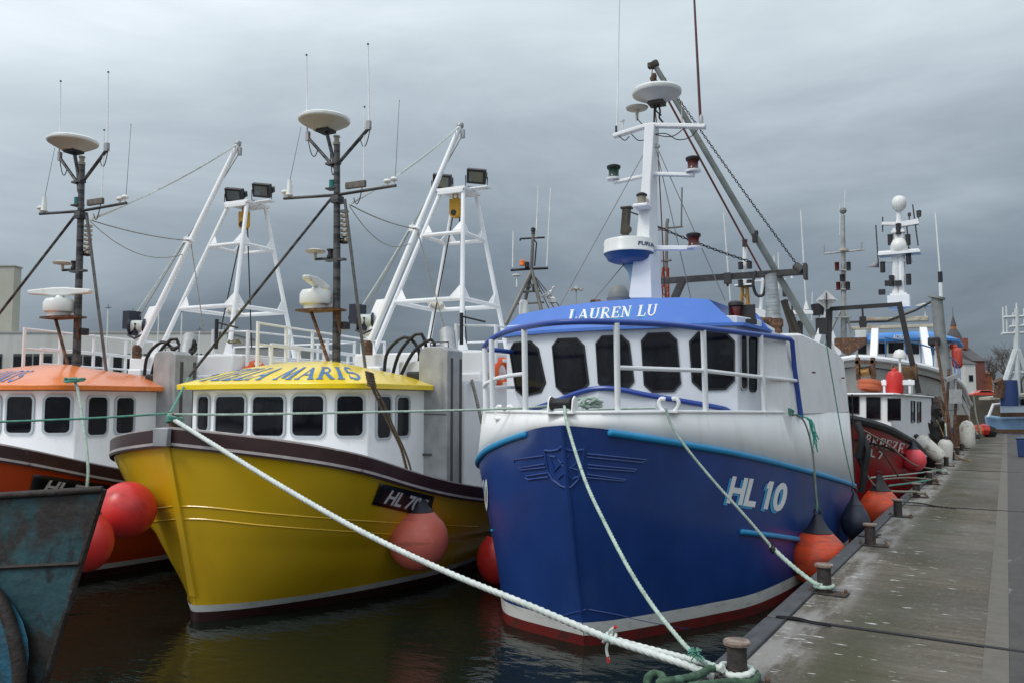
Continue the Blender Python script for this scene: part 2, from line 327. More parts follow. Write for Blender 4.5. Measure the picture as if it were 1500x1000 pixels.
SER = {
 'L': (.72, [([(.2, .03), (.2, .97)], K), ([(.2, .04), (.68, .04)], T_), ([(.66, .02), (.68, .3)], T_), sf(.2, .965), sf(.2, .035)]),
 'A': (.92, [([(.12, .03), (.45, .97)], T_), ([(.43, .97), (.78, .03)], K), ([(.24, .34), (.66, .34)], T_), sf(.12, .035, .26), sf(.78, .035, .32)]),
 'U': (.9, [([(.2, .97), (.2, .35)] + arc(.45, .33, .25, .28, 180, 360) + [(.7, .97)], .14), ([(.2, .97), (.2, .3)], K), sf(.2, .965), sf(.7, .965, .28)]),
 'R': (.88, [([(.2, .03), (.2, .97)], K), ([(.2, .95), (.42, .95)] + arc(.42, .72, .22, .23, 90, -90) + [(.2, .49)], .12), ([(.42, .5), (.76, .03)], K), sf(.2, .965, .3), sf(.2, .035), sf(.78, .035, .22)]),
 'E': (.74, [([(.2, .03), (.2, .97)], K), ([(.2, .955), (.66, .955)], T_), ([(.2, .5), (.54, .5)], T_), ([(.2, .045), (.68, .045)], T_), ([(.66, .97), (.66, .72)], T_), ([(.68, .02), (.68, .28)], T_), ([(.54, .38), (.54, .62)], T_), sf(.16, .965, .2), sf(.16, .035, .2)]),
 'N': (.94, [([(.2, .03), (.2, .97)], T_), ([(.2, .97), (.72, .03)], K), ([(.74, .03), (.74, .97)], T_), sf(.16, .965, .24), sf(.2, .035, .26), sf(.74, .965, .26)]),
 'M': (1.1, [([(.18, .03), (.2, .97)], T_), ([(.2, .97), (.52, .1)], K), ([(.52, .1), (.86, .97)], T_), ([(.88, .97), (.88, .03)], K), sf(.18, .035, .26), sf(.88, .035, .32), sf(.18, .965, .2), sf(.9, .965, .24)]),
 'I': (.42, [([(.2, .03), (.2, .97)], K), sf(.2, .965), sf(.2, .035)]),
 'S': (.7, [(arc(.36, .72, .2, .23, 30, 180, 8) + arc(.36, .5, .2, .02, 180, 200, 2) + arc(.36, .27, .22, .24, 60, -150, 10), .15), ([(.55, .7), (.56, .97)], .06), ([(.13, .03), (.14, .3)], .06)]),
 'T': (.8, [([(.4, .03), (.4, .97)], K), ([(.08, .95), (.72, .95)], T_), ([(.08, .97), (.08, .72)], T_), ([(.72, .97), (.72, .72)], T_), sf(.4, .035)]),
 'B': (.82, [([(.2, .03), (.2, .97)], K), ([(.2, .95), (.4, .95)] + arc(.4, .74, .2, .21, 90, -90, 8) + [(.2, .53)], .12), ([(.2, .51), (.42, .51)] + arc(.42, .28, .24, .24, 90, -90, 8) + [(.2, .045)], .12), sf(.16, .965, .2), sf(.16, .035, .2)]),
 'Z': (.78, [([(.12, .95), (.66, .95)], T_), ([(.62, .95), (.14, .05)], K), ([(.12, .045), (.7, .045)], T_), ([(.12, .97), (.12, .74)], T_), ([(.69, .02), (.69, .28)], T_)]),
 ' ': (.42, []),
}
def serif(text, shear=.18, gap=.04):
    V = []; Fc = []; LV = []; x = 0
    for ch in text:
        wd, strokes = SER[ch]
        for k, (pts, wdt) in enumerate(strokes):
            pts = np.array(pts, float); q = [pts[0]]
            for a, b in zip(pts[:-1], pts[1:]):
                n = max(1, int(np.linalg.norm(b - a) / .2)); q += [a + (b - a) * t for t in np.linspace(0, 1, n + 1)[1:]]
            q = np.array(q); o = len(V)
            for i, p in enumerate(q):
                t = q[min(i + 1, len(q) - 1)] - q[max(i - 1, 0)]; t = t / np.linalg.norm(t); nn = np.array([-t[1], t[0]]) * wdt / 2
                if abs(t[1]) > abs(t[0]) * .6: nn = np.array([-math.copysign(wdt / 2, t[1]), 0])
                for sg in (1, -1):
                    r = p + sg * nn; V.append((x + r[0] + shear * r[1], r[1])); LV.append(k)
            for i in range(len(q) - 1): Fc.append((o + 2 * i, o + 2 * i + 1, o + 2 * i + 3, o + 2 * i + 2))
        x += wd + gap
    return np.array(V), Fc, x, LV
def letters(mb, g, fn, lift=.004):
    """lay flat lettering on a surface: fn(u 0..1, w 0..1) -> point, normal"""
    V, Fc, wd = g[:3]; LV = g[3] if len(g) > 3 else [0] * len(V); o = []
    for (x, y), k in zip(V, LV):
        p, n = fn(x / wd, y); o.append(np.array(p) + np.array(n) * (lift + .0004 * k))
    mb.add(o, Fc); return mb
def quadfn(c00, c10, c01, c11, n):
    c = [np.array(q, float) for q in (c00, c10, c01, c11)]
    return lambda u, v: (c[0] * (1 - u) * (1 - v) + c[1] * u * (1 - v) + c[2] * (1 - u) * v + c[3] * u * v, n)

# ------------------------------------------------------------------ hull helper
class Hull:
    """grids of one boat's two sides in world coordinates: G[side][i along][j up]"""
    def __init__(s, sides):
        s.G = sides; s.N = []
        for k, g in enumerate(sides):
            du = np.gradient(g, axis=0); dv = np.gradient(g, axis=1); n = np.cross(du, dv); n /= np.maximum(1e-9, np.linalg.norm(n, axis=2, keepdims=True))
            c = np.median(np.concatenate([q.reshape(-1, 3) for q in sides]), axis=0)
            sg = np.sign(((g - c)[..., :2] * n[..., :2]).sum(-1).mean()); s.N.append(n * sg)
    def hit(s, px, py):
        """the hull point seen at that place in the survey photograph, its normal"""
        best = None; r = ray(px, py)
        for g, n in zip(s.G, s.N):
            a, b, c, d = g[:-1, :-1], g[1:, :-1], g[1:, 1:], g[:-1, 1:]
            for t0, t1, t2 in ((a, b, c), (a, c, d)):
                e1 = t1 - t0; e2 = t2 - t0; h = np.cross(r, e2); det = (e1 * h).sum(-1); det = np.where(abs(det) < 1e-12, 1e-12, det)
                sv = EYE - t0; u = (sv * h).sum(-1) / det; q = np.cross(sv, e1); v = (q * r).sum(-1) / det; t = (e2 * q).sum(-1) / det
                ok = (u > -.01) & (v > -.01) & (u + v < 1.01) & (t > .5)
                if ok.any():
                    tt = np.where(ok, t, 1e9); i = np.unravel_index(tt.argmin(), tt.shape)
                    if best is None or tt[i] < best[0]: best = (tt[i], EYE + r * tt[i], n[i])
        if best is None:
            m = None
            for g, n in zip(s.G, s.N):
                dd = ((pix(g) - np.array([px, py])) ** 2).sum(-1); i = np.unravel_index(dd.argmin(), dd.shape)
                if m is None or dd[i] < m[0]: m = (dd[i], g[i], n[i])
            return m[1], m[2]
        return best[1], best[2]
    def path(s, pts, n=24, lift=0.):
        P = smoothpts(pts, n) if len(pts) > 2 else np.array(line(pts[0], pts[1], n)); o = []
        for p in P:
            a, b = s.hit(*p); o.append(a + b * lift)
        return np.array(o)
    def text(s, mb, F, g, p00, p10, p01, p11, lift=.006, sh=(0, 0)):
        cs = [np.array(q, float) for q in (p00, p10, p01, p11)]
        def fn(u, v):
            q = cs[0] * (1 - u) * (1 - v) + cs[1] * u * (1 - v) + cs[2] * (1 - u) * v + cs[3] * u * v
            p, n = s.hit(q[0] + sh[0], q[1] + sh[1]); pl = F.loc(p); nl = F.loc(F.o + n); return pl, nl
        return letters(mb, g, fn, lift)
# ================================================================== THE SETTING
# water: dark harbour water with low, drawn-out ripples
wm = bpy.data.materials.new('harbour_water'); wm.use_nodes = True; t = wm.node_tree; b = t.nodes['Principled BSDF']
b.inputs['Base Color'].default_value = (.007, .012, .008, 1); b.inputs['Roughness'].default_value = .05; b.inputs['IOR'].default_value = 1.42
co = t.nodes.new('ShaderNodeTexCoord'); hs = []
for sc_, rot_, am_ in (((1.1, 2.6, 1), .45, .55), ((4.5, 9, 1), .62, .25), ((11, 21, 1), .3, .035)):
    m_ = t.nodes.new('ShaderNodeMapping'); m_.inputs['Scale'].default_value = sc_; m_.inputs['Rotation'].default_value = (0, 0, rot_)
    n_ = t.nodes.new('ShaderNodeTexNoise'); n_.inputs['Scale'].default_value = 1; n_.inputs['Detail'].default_value = 3; n_.inputs['Distortion'].default_value = .6
    t.links.new(co.outputs['Object'], m_.inputs[0]); t.links.new(m_.outputs[0], n_.inputs['Vector'])
    k_ = t.nodes.new('ShaderNodeMath'); k_.operation = 'MULTIPLY'; k_.inputs[1].default_value = am_; t.links.new(n_.outputs[0], k_.inputs[0]); hs.append(k_)
a1_ = t.nodes.new('ShaderNodeMath'); a2_ = t.nodes.new('ShaderNodeMath')
t.links.new(hs[0].outputs[0], a1_.inputs[0]); t.links.new(hs[1].outputs[0], a1_.inputs[1]); t.links.new(a1_.outputs[0], a2_.inputs[0]); t.links.new(hs[2].outputs[0], a2_.inputs[1])
bu = t.nodes.new('ShaderNodeBump'); bu.inputs['Strength'].default_value = .15; bu.inputs['Distance'].default_value = .22
t.links.new(a2_.outputs[0], bu.inputs['Height']); t.links.new(bu.outputs[0], b.inputs['Normal'])
tag(MB().grid([[(-900, -60, 0), (900, -60, 0)], [(-900, 76, 0), (900, 76, 0)]]).build('water', wm), kind='structure')

# pontoon deck
pm = bpy.data.materials.new('pontoon_concrete'); pm.use_nodes = True; t = pm.node_tree; b = t.nodes['Principled BSDF']
co = t.nodes.new('ShaderNodeTexCoord'); O_ = co.outputs['Object']
def noise(sc, det=4, src=None, rough=.55, dist=0.):
    m_ = t.nodes.new('ShaderNodeMapping'); m_.inputs['Scale'].default_value = sc; t.links.new(src or O_, m_.inputs[0])
    n_ = t.nodes.new('ShaderNodeTexNoise'); n_.inputs['Scale'].default_value = 1; n_.inputs['Detail'].default_value = det; n_.inputs['Roughness'].default_value = rough; n_.inputs['Distortion'].default_value = dist
    t.links.new(m_.outputs[0], n_.inputs['Vector']); return n_.outputs[0]
def rng(src, a, b_, c=0., d=1.):
    r_ = t.nodes.new('ShaderNodeMapRange'); t.links.new(src, r_.inputs[0])
    for i_, v_ in zip((1, 2, 3, 4), (a, b_, c, d)): r_.inputs[i_].default_value = v_
    return r_.outputs[0]
def mth(op, a, b_):
    m_ = t.nodes.new('ShaderNodeMath'); m_.operation = op
    for i_, q in enumerate((a, b_)):
        if isinstance(q, (int, float)): m_.inputs[i_].default_value = q
        else: t.links.new(q, m_.inputs[i_])
    return m_.outputs[0]
def mixc(fac, a, b_):
    m_ = t.nodes.new('ShaderNodeMix'); m_.data_type = 'RGBA'
    if isinstance(fac, float): m_.inputs['Factor'].default_value = fac
    else: t.links.new(fac, m_.inputs['Factor'])
    for k_, q in (('A', a), ('B', b_)):
        if isinstance(q, tuple): m_.inputs[k_].default_value = (*q, 1)
        else: t.links.new(q, m_.inputs[k_])
    return m_.outputs['Result']
sp_ = t.nodes.new('ShaderNodeSeparateXYZ'); t.links.new(O_, sp_.inputs[0]); X_ = sp_.outputs['X']
base = mixc(rng(noise((1.2, 14, 1), 6), .35, .65), (.088, .074, .054), (.138, .120, .092))          # broom lines across the deck
base = mixc(rng(noise((.5, .6, 1), 5), .42, .62, 0, .7), base, (.060, .051, .038))                  # damp patches
base = mixc(rng(noise((30, 30, 1), 3), .5, .75, 0, .45), base, (.21, .19, .165))                     # grit
alg = mth('MULTIPLY', rng(noise((.9, .5, 1), 5, dist=.4), .36, .52), mth('MULTIPLY', rng(X_, -1.28, -1.05), rng(X_, -.45, -.85)))
base = mixc(mth('MULTIPLY', alg, .7), base, (.042, .044, .016))                                      # green algae beside the bollards
worn = mth('MULTIPLY', rng(X_, -1.15, -1.3), rng(noise((6, 1.3, 1), 5), .42, .58, 0, .8))
base = mixc(worn, base, (.27, .26, .245))
# bird droppings: stretched white flecks, denser beside the edge
fl = rng(noise((5.5, 17, 1), 5, rough=.6), .645, .69)
base = mixc(mth('MULTIPLY', fl, rng(X_, -.35, -1.2, .4, 1.)), base, (.58, .58, .55))
fl2 = mth('MULTIPLY', rng(noise((14, 26, 1), 4), .63, .71), rng(X_, -1.1, -1.35, .0, .7))
base = mixc(fl2, base, (.52, .52, .5))
t.links.new(base, b.inputs['Base Color']); t.links.new(rng(noise((.7, .7, 1), 4), .35, .7, .5, .9), b.inputs['Roughness']); b.inputs['Specular IOR Level'].default_value = .3
bu = t.nodes.new('ShaderNodeBump'); bu.inputs['Strength'].default_value = .35; bu.inputs['Distance'].default_value = .01
t.links.new(mth('ADD', noise((4, 90, 1), 3), noise((60, 60, 1), 3)), bu.inputs['Height']); t.links.new(bu.outputs[0], b.inputs['Normal'])
DZ = .6; PEND = 53.
pont = MB().box((1.7, 24, .15), (6.5, 2 * (PEND - 24), .9)).build('pontoon', pm, bevel=.01); tag(pont, kind='structure')
tarm = mat('dark_steel_grating', (.062, .056, .050), .6, var=.3, vs=6, bump=.8, bs=70, stain=[((.38, .37, .35), .66, (4, 1.1, 1), .7)])
tag(MB().grid([[(-.05, -4, DZ + .006), (.55, -4, DZ + .006)], [(-.05, PEND, DZ + .006), (.55, PEND, DZ + .006)]]).build('pontoon_walkway_strip', tarm, smooth=0), kind='structure')
pale = mat('pale_concrete_edge', (.125, .112, .092), .7, var=.2, vs=9, stain=[((.13, .12, .10), .55, (5, 2, 1), .6)])
tag(MB().grid([[(-.20, -4, DZ + .004), (-.052, -4, DZ + .004)], [(-.20, PEND, DZ + .004), (-.052, PEND, DZ + .004)]]).build('pontoon_margin_strip', pale, smooth=0), kind='structure')
seamm = mat('dark_joint', (.012, .012, .013), .7, var=.2)
ms = MB()
SEAMS = [6.78 - 8.9, 6.78, 15.35, 24., 32.5, 41.]
for y in SEAMS: ms.box((0.9, y - .06, DZ + .004), (5.0, .045, .012), rz=-.05)
tag(ms.build('pontoon_joints', seamm, smooth=0), kind='structure')
kerbm = mat('dark_timber_kerb', (.060, .063, .068), .55, var=.3, vs=7, bump=.3, bs=25, stain=[((.25, .26, .26), .63, (7, 2.2, 7), .6), ((.02, .02, .02), .58, (3, 1, 3), .7)])
for y0, y1 in zip([-4] + SEAMS[1:], SEAMS[1:] + [PEND]):
    k = MB().box((-1.625, (y0 + y1) / 2 - .02, DZ - .06), (.15, y1 - y0 - .05, .17)).box((-1.62, (y0 + y1) / 2, .15), (.14, y1 - y0 - .06, .22))
    tag(k.build('pontoon_kerb', kerbm, bevel=.012), kind='structure')
ko = MB()
ko.beam((-1.60, 11.3, DZ + .03), (-1.52, 11.62, DZ + .03), .17, .02)
tag(ko.build('pontoon_kerb_patch', rubber, bevel=.006), kind='structure')
# quay land behind the boats and at the far end of the pontoon
landm = mat('quay_paving', (.10, .095, .088), .85, var=.25, vs=.4)
wallm = mat('dark_quay_wall', (.062, .05, .036), .8, var=.4, vs=1.2, bump=.4, bs=4, stain=[((.05, .06, .02), .55, (.7, .7, .3), .7)])
tag(MB().grid([[(-900, 76, 2.9), (900, 76, 2.9)], [(-900, 1500, 2.9), (900, 1500, 2.9)]]).build('quay_ground', landm), kind='structure')
tag(MB().box((0, 75.9, 1.2), (1800, .6, 3.5)).build('quay_wall', wallm), kind='structure')

# ---- bollards along the kerb
def bollard_parts(root, rope=False):
    post = MB().lathe((0, 0, 0), [(.062, .012), (.060, .225), (.060, .235)], 18).build('post', mat('rusty_black_bollard_iron', (.045, .038, .034), .6, .2, var=.5, vs=18, bump=.4, bs=70, stain=[((.13, .07, .04), .55, (16, 16, 9), .7)]), root)
    MB().lathe((0, 0, 0), [(.060, .232), (.080, .236), (.082, .252), (.076, .26), (.0, .262)], 20).build('cap', mat('bare_brown_bollard_cap', (.20, .15, .12), .6, .2, var=.3, vs=25, stain=[((.42, .36, .30), .5, (9, 9, 9), .6)]), root)
    pl = MB().box((.03, -.01, .010), (.34, .17, .016)).build('base_plate', mat('dark_base_iron', (.035, .03, .026), .7, var=.5, vs=14, bump=.3, stain=[((.10, .05, .03), .58, (14, 14, 14), .7)]), root, bevel=.004)
    for x, y in ((-.11, -.06), (-.11, .05), (.17, -.06), (.17, .05)):
        MB().lathe((x, y, .018), [(.014, 0), (.014, .02), (.008, .03)], 6).build('bolt', rustm, pl)
BY = [5.13, 7.93, 10.84, 13.78, 16.75, 19.6, 22.5, 25.4, 28.3, 31.2, 34.1, 37, 39.9, 42.8]
names = ['rusty iron bollard nearest the viewer, wrapped in white and green ropes', 'rusty iron bollard holding the mid green rope from the blue boat', 'rusty iron bollard beside the big orange fender of the blue boat', 'rusty iron bollard beside the dark blue fender, by the second deck joint',
 'rusty iron bollard just past the second deck joint, with a grey rope round it', 'rusty iron bollard beside the red boat, sixth along the kerb', 'rusty iron bollard below the pink fender of the red boat']
for i, y in enumerate(BY):
    r = thing('bollard', names[i] if i < len(names) else 'small distant rusty bollard far along the pontoon kerb', 'bollard', group='iron bollards along the pontoon kerb' if i < len(names) else 'distant bollards far along the pontoon kerb', loc=(-1.47, y, DZ))
    r.rotation_euler = (0, 0, random.Random(i).uniform(-.1, .1)); bollard_parts(r)
    if i == 0: r['label'] = names[0]

# ================================================================== THE TWO SISTER BOATS (yellow, orange)
CAL = Frame(-7.42, 5.51, .1)                    # the frame the sister boats were measured in
def sister(name, label, hullm, roofm, F, text, number, arm, span=(304, 521)):
    root = thing(name, label, 'boat', F)
    V = np.r_[np.linspace(0, 1, 22) ** 2 * 1.7, np.linspace(1.7, 9.2, 26)[1:]]
    def gb(v): return 1.8 * (1 - (1 - np.minimum(v / 1.68, 1)) ** 4.336) ** 1.12 * (1 - .10 * np.clip((v - 6) / 3.2, 0, 1) ** 2)
    def wb(v): return 1.315 * (1 - (1 - np.minimum(v / 3.04, 1)) ** 1.27) ** .69
    def gz(v): return np.where(v < 6.4, 1.857 - .333 * v + .026 * v * v, .791 + .01 * (v - 6.4) ** 2)
    T = np.linspace(-.12, 1, 20); grids = []
    for sd in (1, -1):
        g = np.zeros((len(V), len(T), 3))
        for i, v in enumerate(V):
            b1, z1 = gb(v), gz(v); vw = max(0, v * (1 if v > 1.7 else 1)); b0 = wb(vw); off = .46 * max(0, 1 - v / 6.)
            for j, tt in enumerate(T):
                tq = max(tt, 0); fl_ = tq + .10 * math.sin(math.pi * tq) * (1 if v > .02 else 0)
                x = b0 + (b1 - b0) * (fl_ if tq > 0 else tt)
                kn = .035 * max(0, 1 - abs(tq - .47) / .2) * min(1, v * 2) if tq < .47 else 0    # soft knuckle at the chine
                g[i, j] = F.wor((sd * max(.012, x - kn), v + off * (1 - tq), .06 + (z1 - .06) * tt))
        grids.append(g)
    H = Hull(grids)
    mb = MB()
    for sd, g in zip((1, -1), grids):
        mb.grid([[F.loc(p) for p in r] for r in g], flip=sd < 0)
    lg = [[F.loc(p) for p in r] for r in grids[0]]; rg = [[F.loc(p) for p in r] for r in grids[1]]
    mb.grid([lg[-1], rg[-1]]); mb.grid([lg[0], rg[0]])
    mb.build('hull', hullm, root, smooth=50)
    # stem bar, boot top, red-brown bottom
    st = MB(); sp = [F.loc((grids[0][0][j] + grids[1][0][j]) / 2) for j in range(len(T))]
    st.rings([[p + np.array(q) for q in ((-.045, .03, 0), (-.04, -.012, 0), (.04, -.012, 0), (.045, .03, 0))] for p in sp if p[2] > .17]).build('stem', hullm, root, smooth=30)
    def band(t0, t1, lift, nm, m):
        bm_ = MB()
        for sd, g in zip((1, -1), grids):
            G = []
            for i in range(len(V)):
                row = []
                for z_ in (t0, t1):
                    k = np.array([np.interp(z_, g[i, :, 2], g[i, :, c]) for c in range(2)] + [z_]); p = F.loc(k); p[0] += sd * lift; p[1] -= lift * (1.2 if V[i] < .5 else .2); p[0] *= (0 if i == 0 else 1); row.append(p)
                G.append(row)
            bm_.grid(G, flip=sd < 0)
        bm_.build(nm, m, root, smooth=50)
    band(.10, .175, .012, 'boot_stripe', bootw); band(-.15, .099, .012, 'bottom_paint', brown)
    # rubbing strake: swept section along the gunwale, all round the bow
    def rim(sd): return [np.array((sd * gb(v), v, gz(v))) for v in V]
    path = rim(-1)[::-1] + rim(1)[1:]
    def sweep(o0, o1, z0, z1):
        rs = []
        for i, p in enumerate(path):
            tg = nrm((path[min(i + 1, len(path) - 1)] - path[max(i - 1, 0)]) * (1, 1, 0)); n = np.array([tg[1], -tg[0], 0])
            rs.append([p + n * o0 + ZZ * z0, p + n * o1 + ZZ * z0, p + n * o1 + ZZ * z1, p + n * o0 + ZZ * z1])
        return rs
    MB().rings(sweep(-.06, .045, .0, .185)).build('rubbing_strake', brown, root, smooth=30)
    s_ = MB(); s_.rings(sweep(.04, .052, .022, .050)); s_.rings(sweep(-.07, .03, .186, .202)); s_.build_each('strake_capping', strip, root, smooth=30)
    dk = MB().grid([[np.array((-gb(v) + .05, v, gz(v) + .12)) for v in V[2:]], [np.array((gb(v) - .05, v, gz(v) + .12)) for v in V[2:]]]).build('deck', shelterw, root)
    bp = MB(); bp.box((0, -.065, 1.955), (.2, .06, .19)).build('stem_plate', steel, root, bevel=.01)
    MB().lathe((-.02, .1, 2.03), [(.05, 0), (.05, .12), (.06, .13), (.02, .17)], 12).build('bow_post', rustm, root)
    # moulded lines on the topsides
    ln = MB()
    for pts in ([(256, 741), (300, 742), (400, 752), (560, 764), (700, 771)], [(260, 760), (300, 760), (400, 770), (560, 781), (700, 790)], [(208, 747), (230, 744), (253, 741)], [(218, 764), (238, 762), (258, 760)]):
        P = CALH.path(pts, 40, .0) if CALH else H.path(pts, 40, .0)
        ln.tube([(CALF if CALH else F).loc(p) for p in P], .009, 5)
    ln.build_each('moulded_line', hullm, root)
    # ---- wheelhouse
    A = lambda px, v: CAL.pv(px, 560, v)[:2]
    wl = [np.array(q) for q in ((-1.45, 4.4), (-1.47, 2.15), A(283, 1.76), A(309, 1.66), A(365, 1.6), A(423, 1.62), A(483, 1.72), A(540, 2.0), A(613, 3.15), np.array((1.06, 3.7)))]
    wb_ = MB(); wb_.prism([(p[0], p[1], 1.15) for p in wl], (0, 0, 1.32)); wh = wb_.build('wheelhouse', whitec, root, bevel=.012)
    def window(a, b, c, parent, r=.06):
        """rounded window through four survey corners (x0,y0,x1,y1) on the wall from plan a to b"""
        x0, y0, x1, y1 = c; p = [CAL.pp(x, y, a, b) for x, y in ((x0, y0), (x1, y0), (x1, y1), (x0, y1))]
        ex = nrm(p[1] - p[0]); ex[2] = 0; ex = nrm(ex); n = np.array([ex[1], -ex[0], 0]); ww = (p[1] - p[0]) @ ex; zt = max(p[0][2], p[1][2]); zb = (p[2][2] + p[3][2]) / 2; hh = zt - zb; c0 = (p[0] + p[1] + p[2] + p[3]) / 4; c0[2] = (zt + zb) / 2
        def rr(w_, h_, r_): return [c0 + ex * (sx * (w_ / 2 - r_) + r_ * math.cos(q)) + ZZ * (sz * (h_ / 2 - r_) + r_ * math.sin(q)) for sx, sz, q0 in ((1, 1, 0), (-1, 1, 90), (-1, -1, 180), (1, -1, 270)) for q in np.radians(np.linspace(q0, q0 + 90, 5))]
        o = rr(ww + .05, hh + .05, r + .02); i = rr(ww - .01, hh - .01, r); m = MB(); k = len(o)
        rs = [[q + n * .001 for q in o], [q + n * .022 for q in o], [q + n * .022 for q in i], [q + n * .006 for q in i]]
        m.rings(rs, True, False); wd = m.build('window', frameg, parent, smooth=30)
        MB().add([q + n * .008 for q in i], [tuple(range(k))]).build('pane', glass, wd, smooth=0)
    fac = [(2, 3), (3, 4), (4, 5), (5, 6), (6, 7), (7, 8), (7, 8)]
    wins = [(291, 580, 307, 630), (317, 580, 360, 635), (371, 580, 417, 638), (429, 579, 475, 638), (493, 579, 532, 638), (551, 580, 571, 641), (580, 581, 598, 638)]
    for (i, j), c in zip(fac, wins): window(wl[i], wl[j], c, wh)
    window(np.array((-1.45, 4.0)), np.array((-1.47, 2.4)), (0, 0, 0, 0), wh) if False else None
    # cambered roof with a fascia
    cen = np.array((-.2, 2.8)); ol = [p + nrm(np.r_[p - cen, 0])[:2] * .17 for p in wl[1:-1]]
    ol = [np.array((-1.6, 3.75)), np.array((-1.64, 2.9))] + ol[1:-1] + [A(629, 3.2), np.array((1.22, 3.75))]
    ol = smoothpts([(p[0], p[1], 0) for p in ol], 60)[:, :2]
    zf = 2.475
    # crown: march from the outline towards a spine line
    NR = 14; G = []
    for k in range(NR + 1):
        tt = k / NR; row = []
        for p in ol:
            sx = -.2; sv = max(p[1], 2.75); q = np.array((p[0] + (sx - p[0]) * tt, p[1] + (sv - p[1]) * tt)); h = .33 * (1 - (1 - tt) ** 1.75) * (1 - .35 * max(0, q[1] - 2.6) / 1.2)
            row.append((q[0], q[1], zf + .062 + h))
        G.append(row)
    rf = MB(); edge = [[(p[0], p[1], zf - .0) for p in ol], [(p[0] * 1.004, p[1] - .004, zf + .055) for p in ol]] + [G[0]]
    rf.grid(edge + G[1:]); rf.add([(p[0], p[1], zf) for p in ol], [tuple(range(len(ol)))]); ro = rf.build('roof', roofm, root, smooth=30)
    # name following the front of the crown
    if text:
        Gn = np.array(G); V_, F_, wd_, LV_ = serif(text, .25, .09); out_ = []
        l_ = np.r_[0, np.cumsum(np.linalg.norm(np.diff(ol, axis=0), axis=1))]
        pxl = pix(np.array([F.wor(q) for q in Gn[8]])); cpx = pix(np.array([CAL.wor(q) for q in Gn[4]]))[:, 0]
        i0 = int(np.argmin(abs(cpx - span[0]) + (ol[:, 1] > 2.1) * 900)); i1 = int(np.argmin(abs(cpx - span[1]) + ((ol[:, 1] > 3.0) | (ol[:, 0] < -.6)) * 900))
        for (x, y), k in zip(V_, LV_):
            fi = i0 + (i1 - i0) * x / wd_; fk = 1.0 + 5.0 * y; a, c_ = int(fk), int(fi); fa, fc = fk - a, fi - c_; c2 = min(c_ + 1, len(ol) - 1)
            p = (Gn[a][c_] * (1 - fc) + Gn[a][c2] * fc) * (1 - fa) + (Gn[a + 1][c_] * (1 - fc) + Gn[a + 1][c2] * fc) * fa
            out_.append(p + np.array((0, -.002, .006 + .0005 * k)))
        MB().add(out_, F_).build('name_lettering', letb, ro, smooth=0)
    # black air intake on the roof's port edge
    iv = CAL.pv(606, 552, 3.35)
    MB().box(iv + (0, .12, -.02), (.27, .22, .2)).build('air_intake', rubber, root, bevel=.03)
    # ---- galvanised locker with exhaust trunk
    l0 = CAL.pv(613, 600, 3.3); l1 = CAL.pv(655, 600, 3.3); lw = l1[0] - l0[0]; zt = CAL.pv(613, 508, 3.3)[2]
    prof = [(l0[0], 1.0), (l0[0], zt - .12)] + [(l0[0] + .12 - .12 * math.cos(q), zt - .12 + .12 * math.sin(q)) for q in np.linspace(.3, 1.57, 5)] + [(l1[0] - .1, zt), (l1[0], zt - .05), (l1[0], 1.0)]
    lk = MB().prism([(x, 3.3, z) for x, z in prof], (0, .42, 0)).build('locker', steel, root, bevel=.01)
    MB().box((l1[0] + .004, 3.42, 1.95), (.012, .05, 1.9)).box((l1[0] + .004, 3.66, 1.95), (.012, .05, 1.9)).build('edge_angle', mat('dark_weathered_steel', (.09, .085, .08), .5, .5, var=.3), lk, bevel=.003)
    MB().tube([(l0[0] + .12, 3.4, zt - .01), (l0[0] + .12, 3.4, zt + .06), (l0[0] + .4, 3.4, zt + .06), (l0[0] + .4, 3.4, zt - .01)], .008, 6).build('grab_handle', black, lk)
    MB().box(((l0[0] + l1[0]) / 2, 3.297, zt - .9), (lw - .01, .006, .012)).box(((l0[0] + l1[0]) / 2 - .08, 3.285, 1.62), (.14, .03, .03)).build('seam_flange', mat('dark_weathered_steel', (.1, .1, .1)), lk)
    ep = MB(); e0 = np.array((l1[0] - .13, 3.62, zt - .25)); e1 = CAL.pv(655, 487, 3.9)
    ep.tube([e0, e0 * .4 + e1 * .6 + (0, -.02, .02), e1], .115, 16).build('exhaust_trunk', steel, root)
    # ---- white casing and gantry deck aft of the wheelhouse
    cx0, cx1 = -.62, 1.32
    cs = MB(); cs.prism([(-1.32, 4.45, .75), (-1.32, 4.45, 2.75), (1.32, 4.45, 2.75), (1.38, 4.45, .75)], (0, 3.1, 0)); cs.build('casing', whitec, root, bevel=.03)
    zc = 3.05
    cs = MB(); cs.box((.2, 5.75, 2.90), (2.3, 2.5, .34)); cs.box((.35, 4.3, 2.72), (.5, .3, .4)); cs.box((-.3, 4.2, 2.7), (.3, .3, .3)); cs.build('casing_top', whitec, root, bevel=.03)
    sw_ = MB(); w0 = CAL.pv(716, 560, 4.2)
    sw_.prism([(1.38, 3.85, .75), (1.38, 3.85, 2.55), (1.42, 3.9, 2.62), (1.50, 7.4, 2.62), (1.62, 7.4, .75)], (-.09, 0, 0)); sw_.build('side_bulwark', whitec, root, bevel=.01)
    # ---- railings
    def rail(pts, zb, hs, r=.018, pr=.026):
        rl = MB(); rp2 = MB()
        for p in pts: rp2.tube([(p[0], p[1], zb), (p[0], p[1], p[2])], pr, 8)
        for h in hs:
            for a, b in zip(pts[:-1], pts[1:]): rl.tube([(a[0], a[1], a[2] - h), (b[0], b[1], b[2] - h)], r, 7)
        rl.build_each('railing_bar', whitec, root); rp2.build_each('railing_post', whitec, root)
    zs = CAL.pu(378, 471, -1.68); vs0 = zs[1]
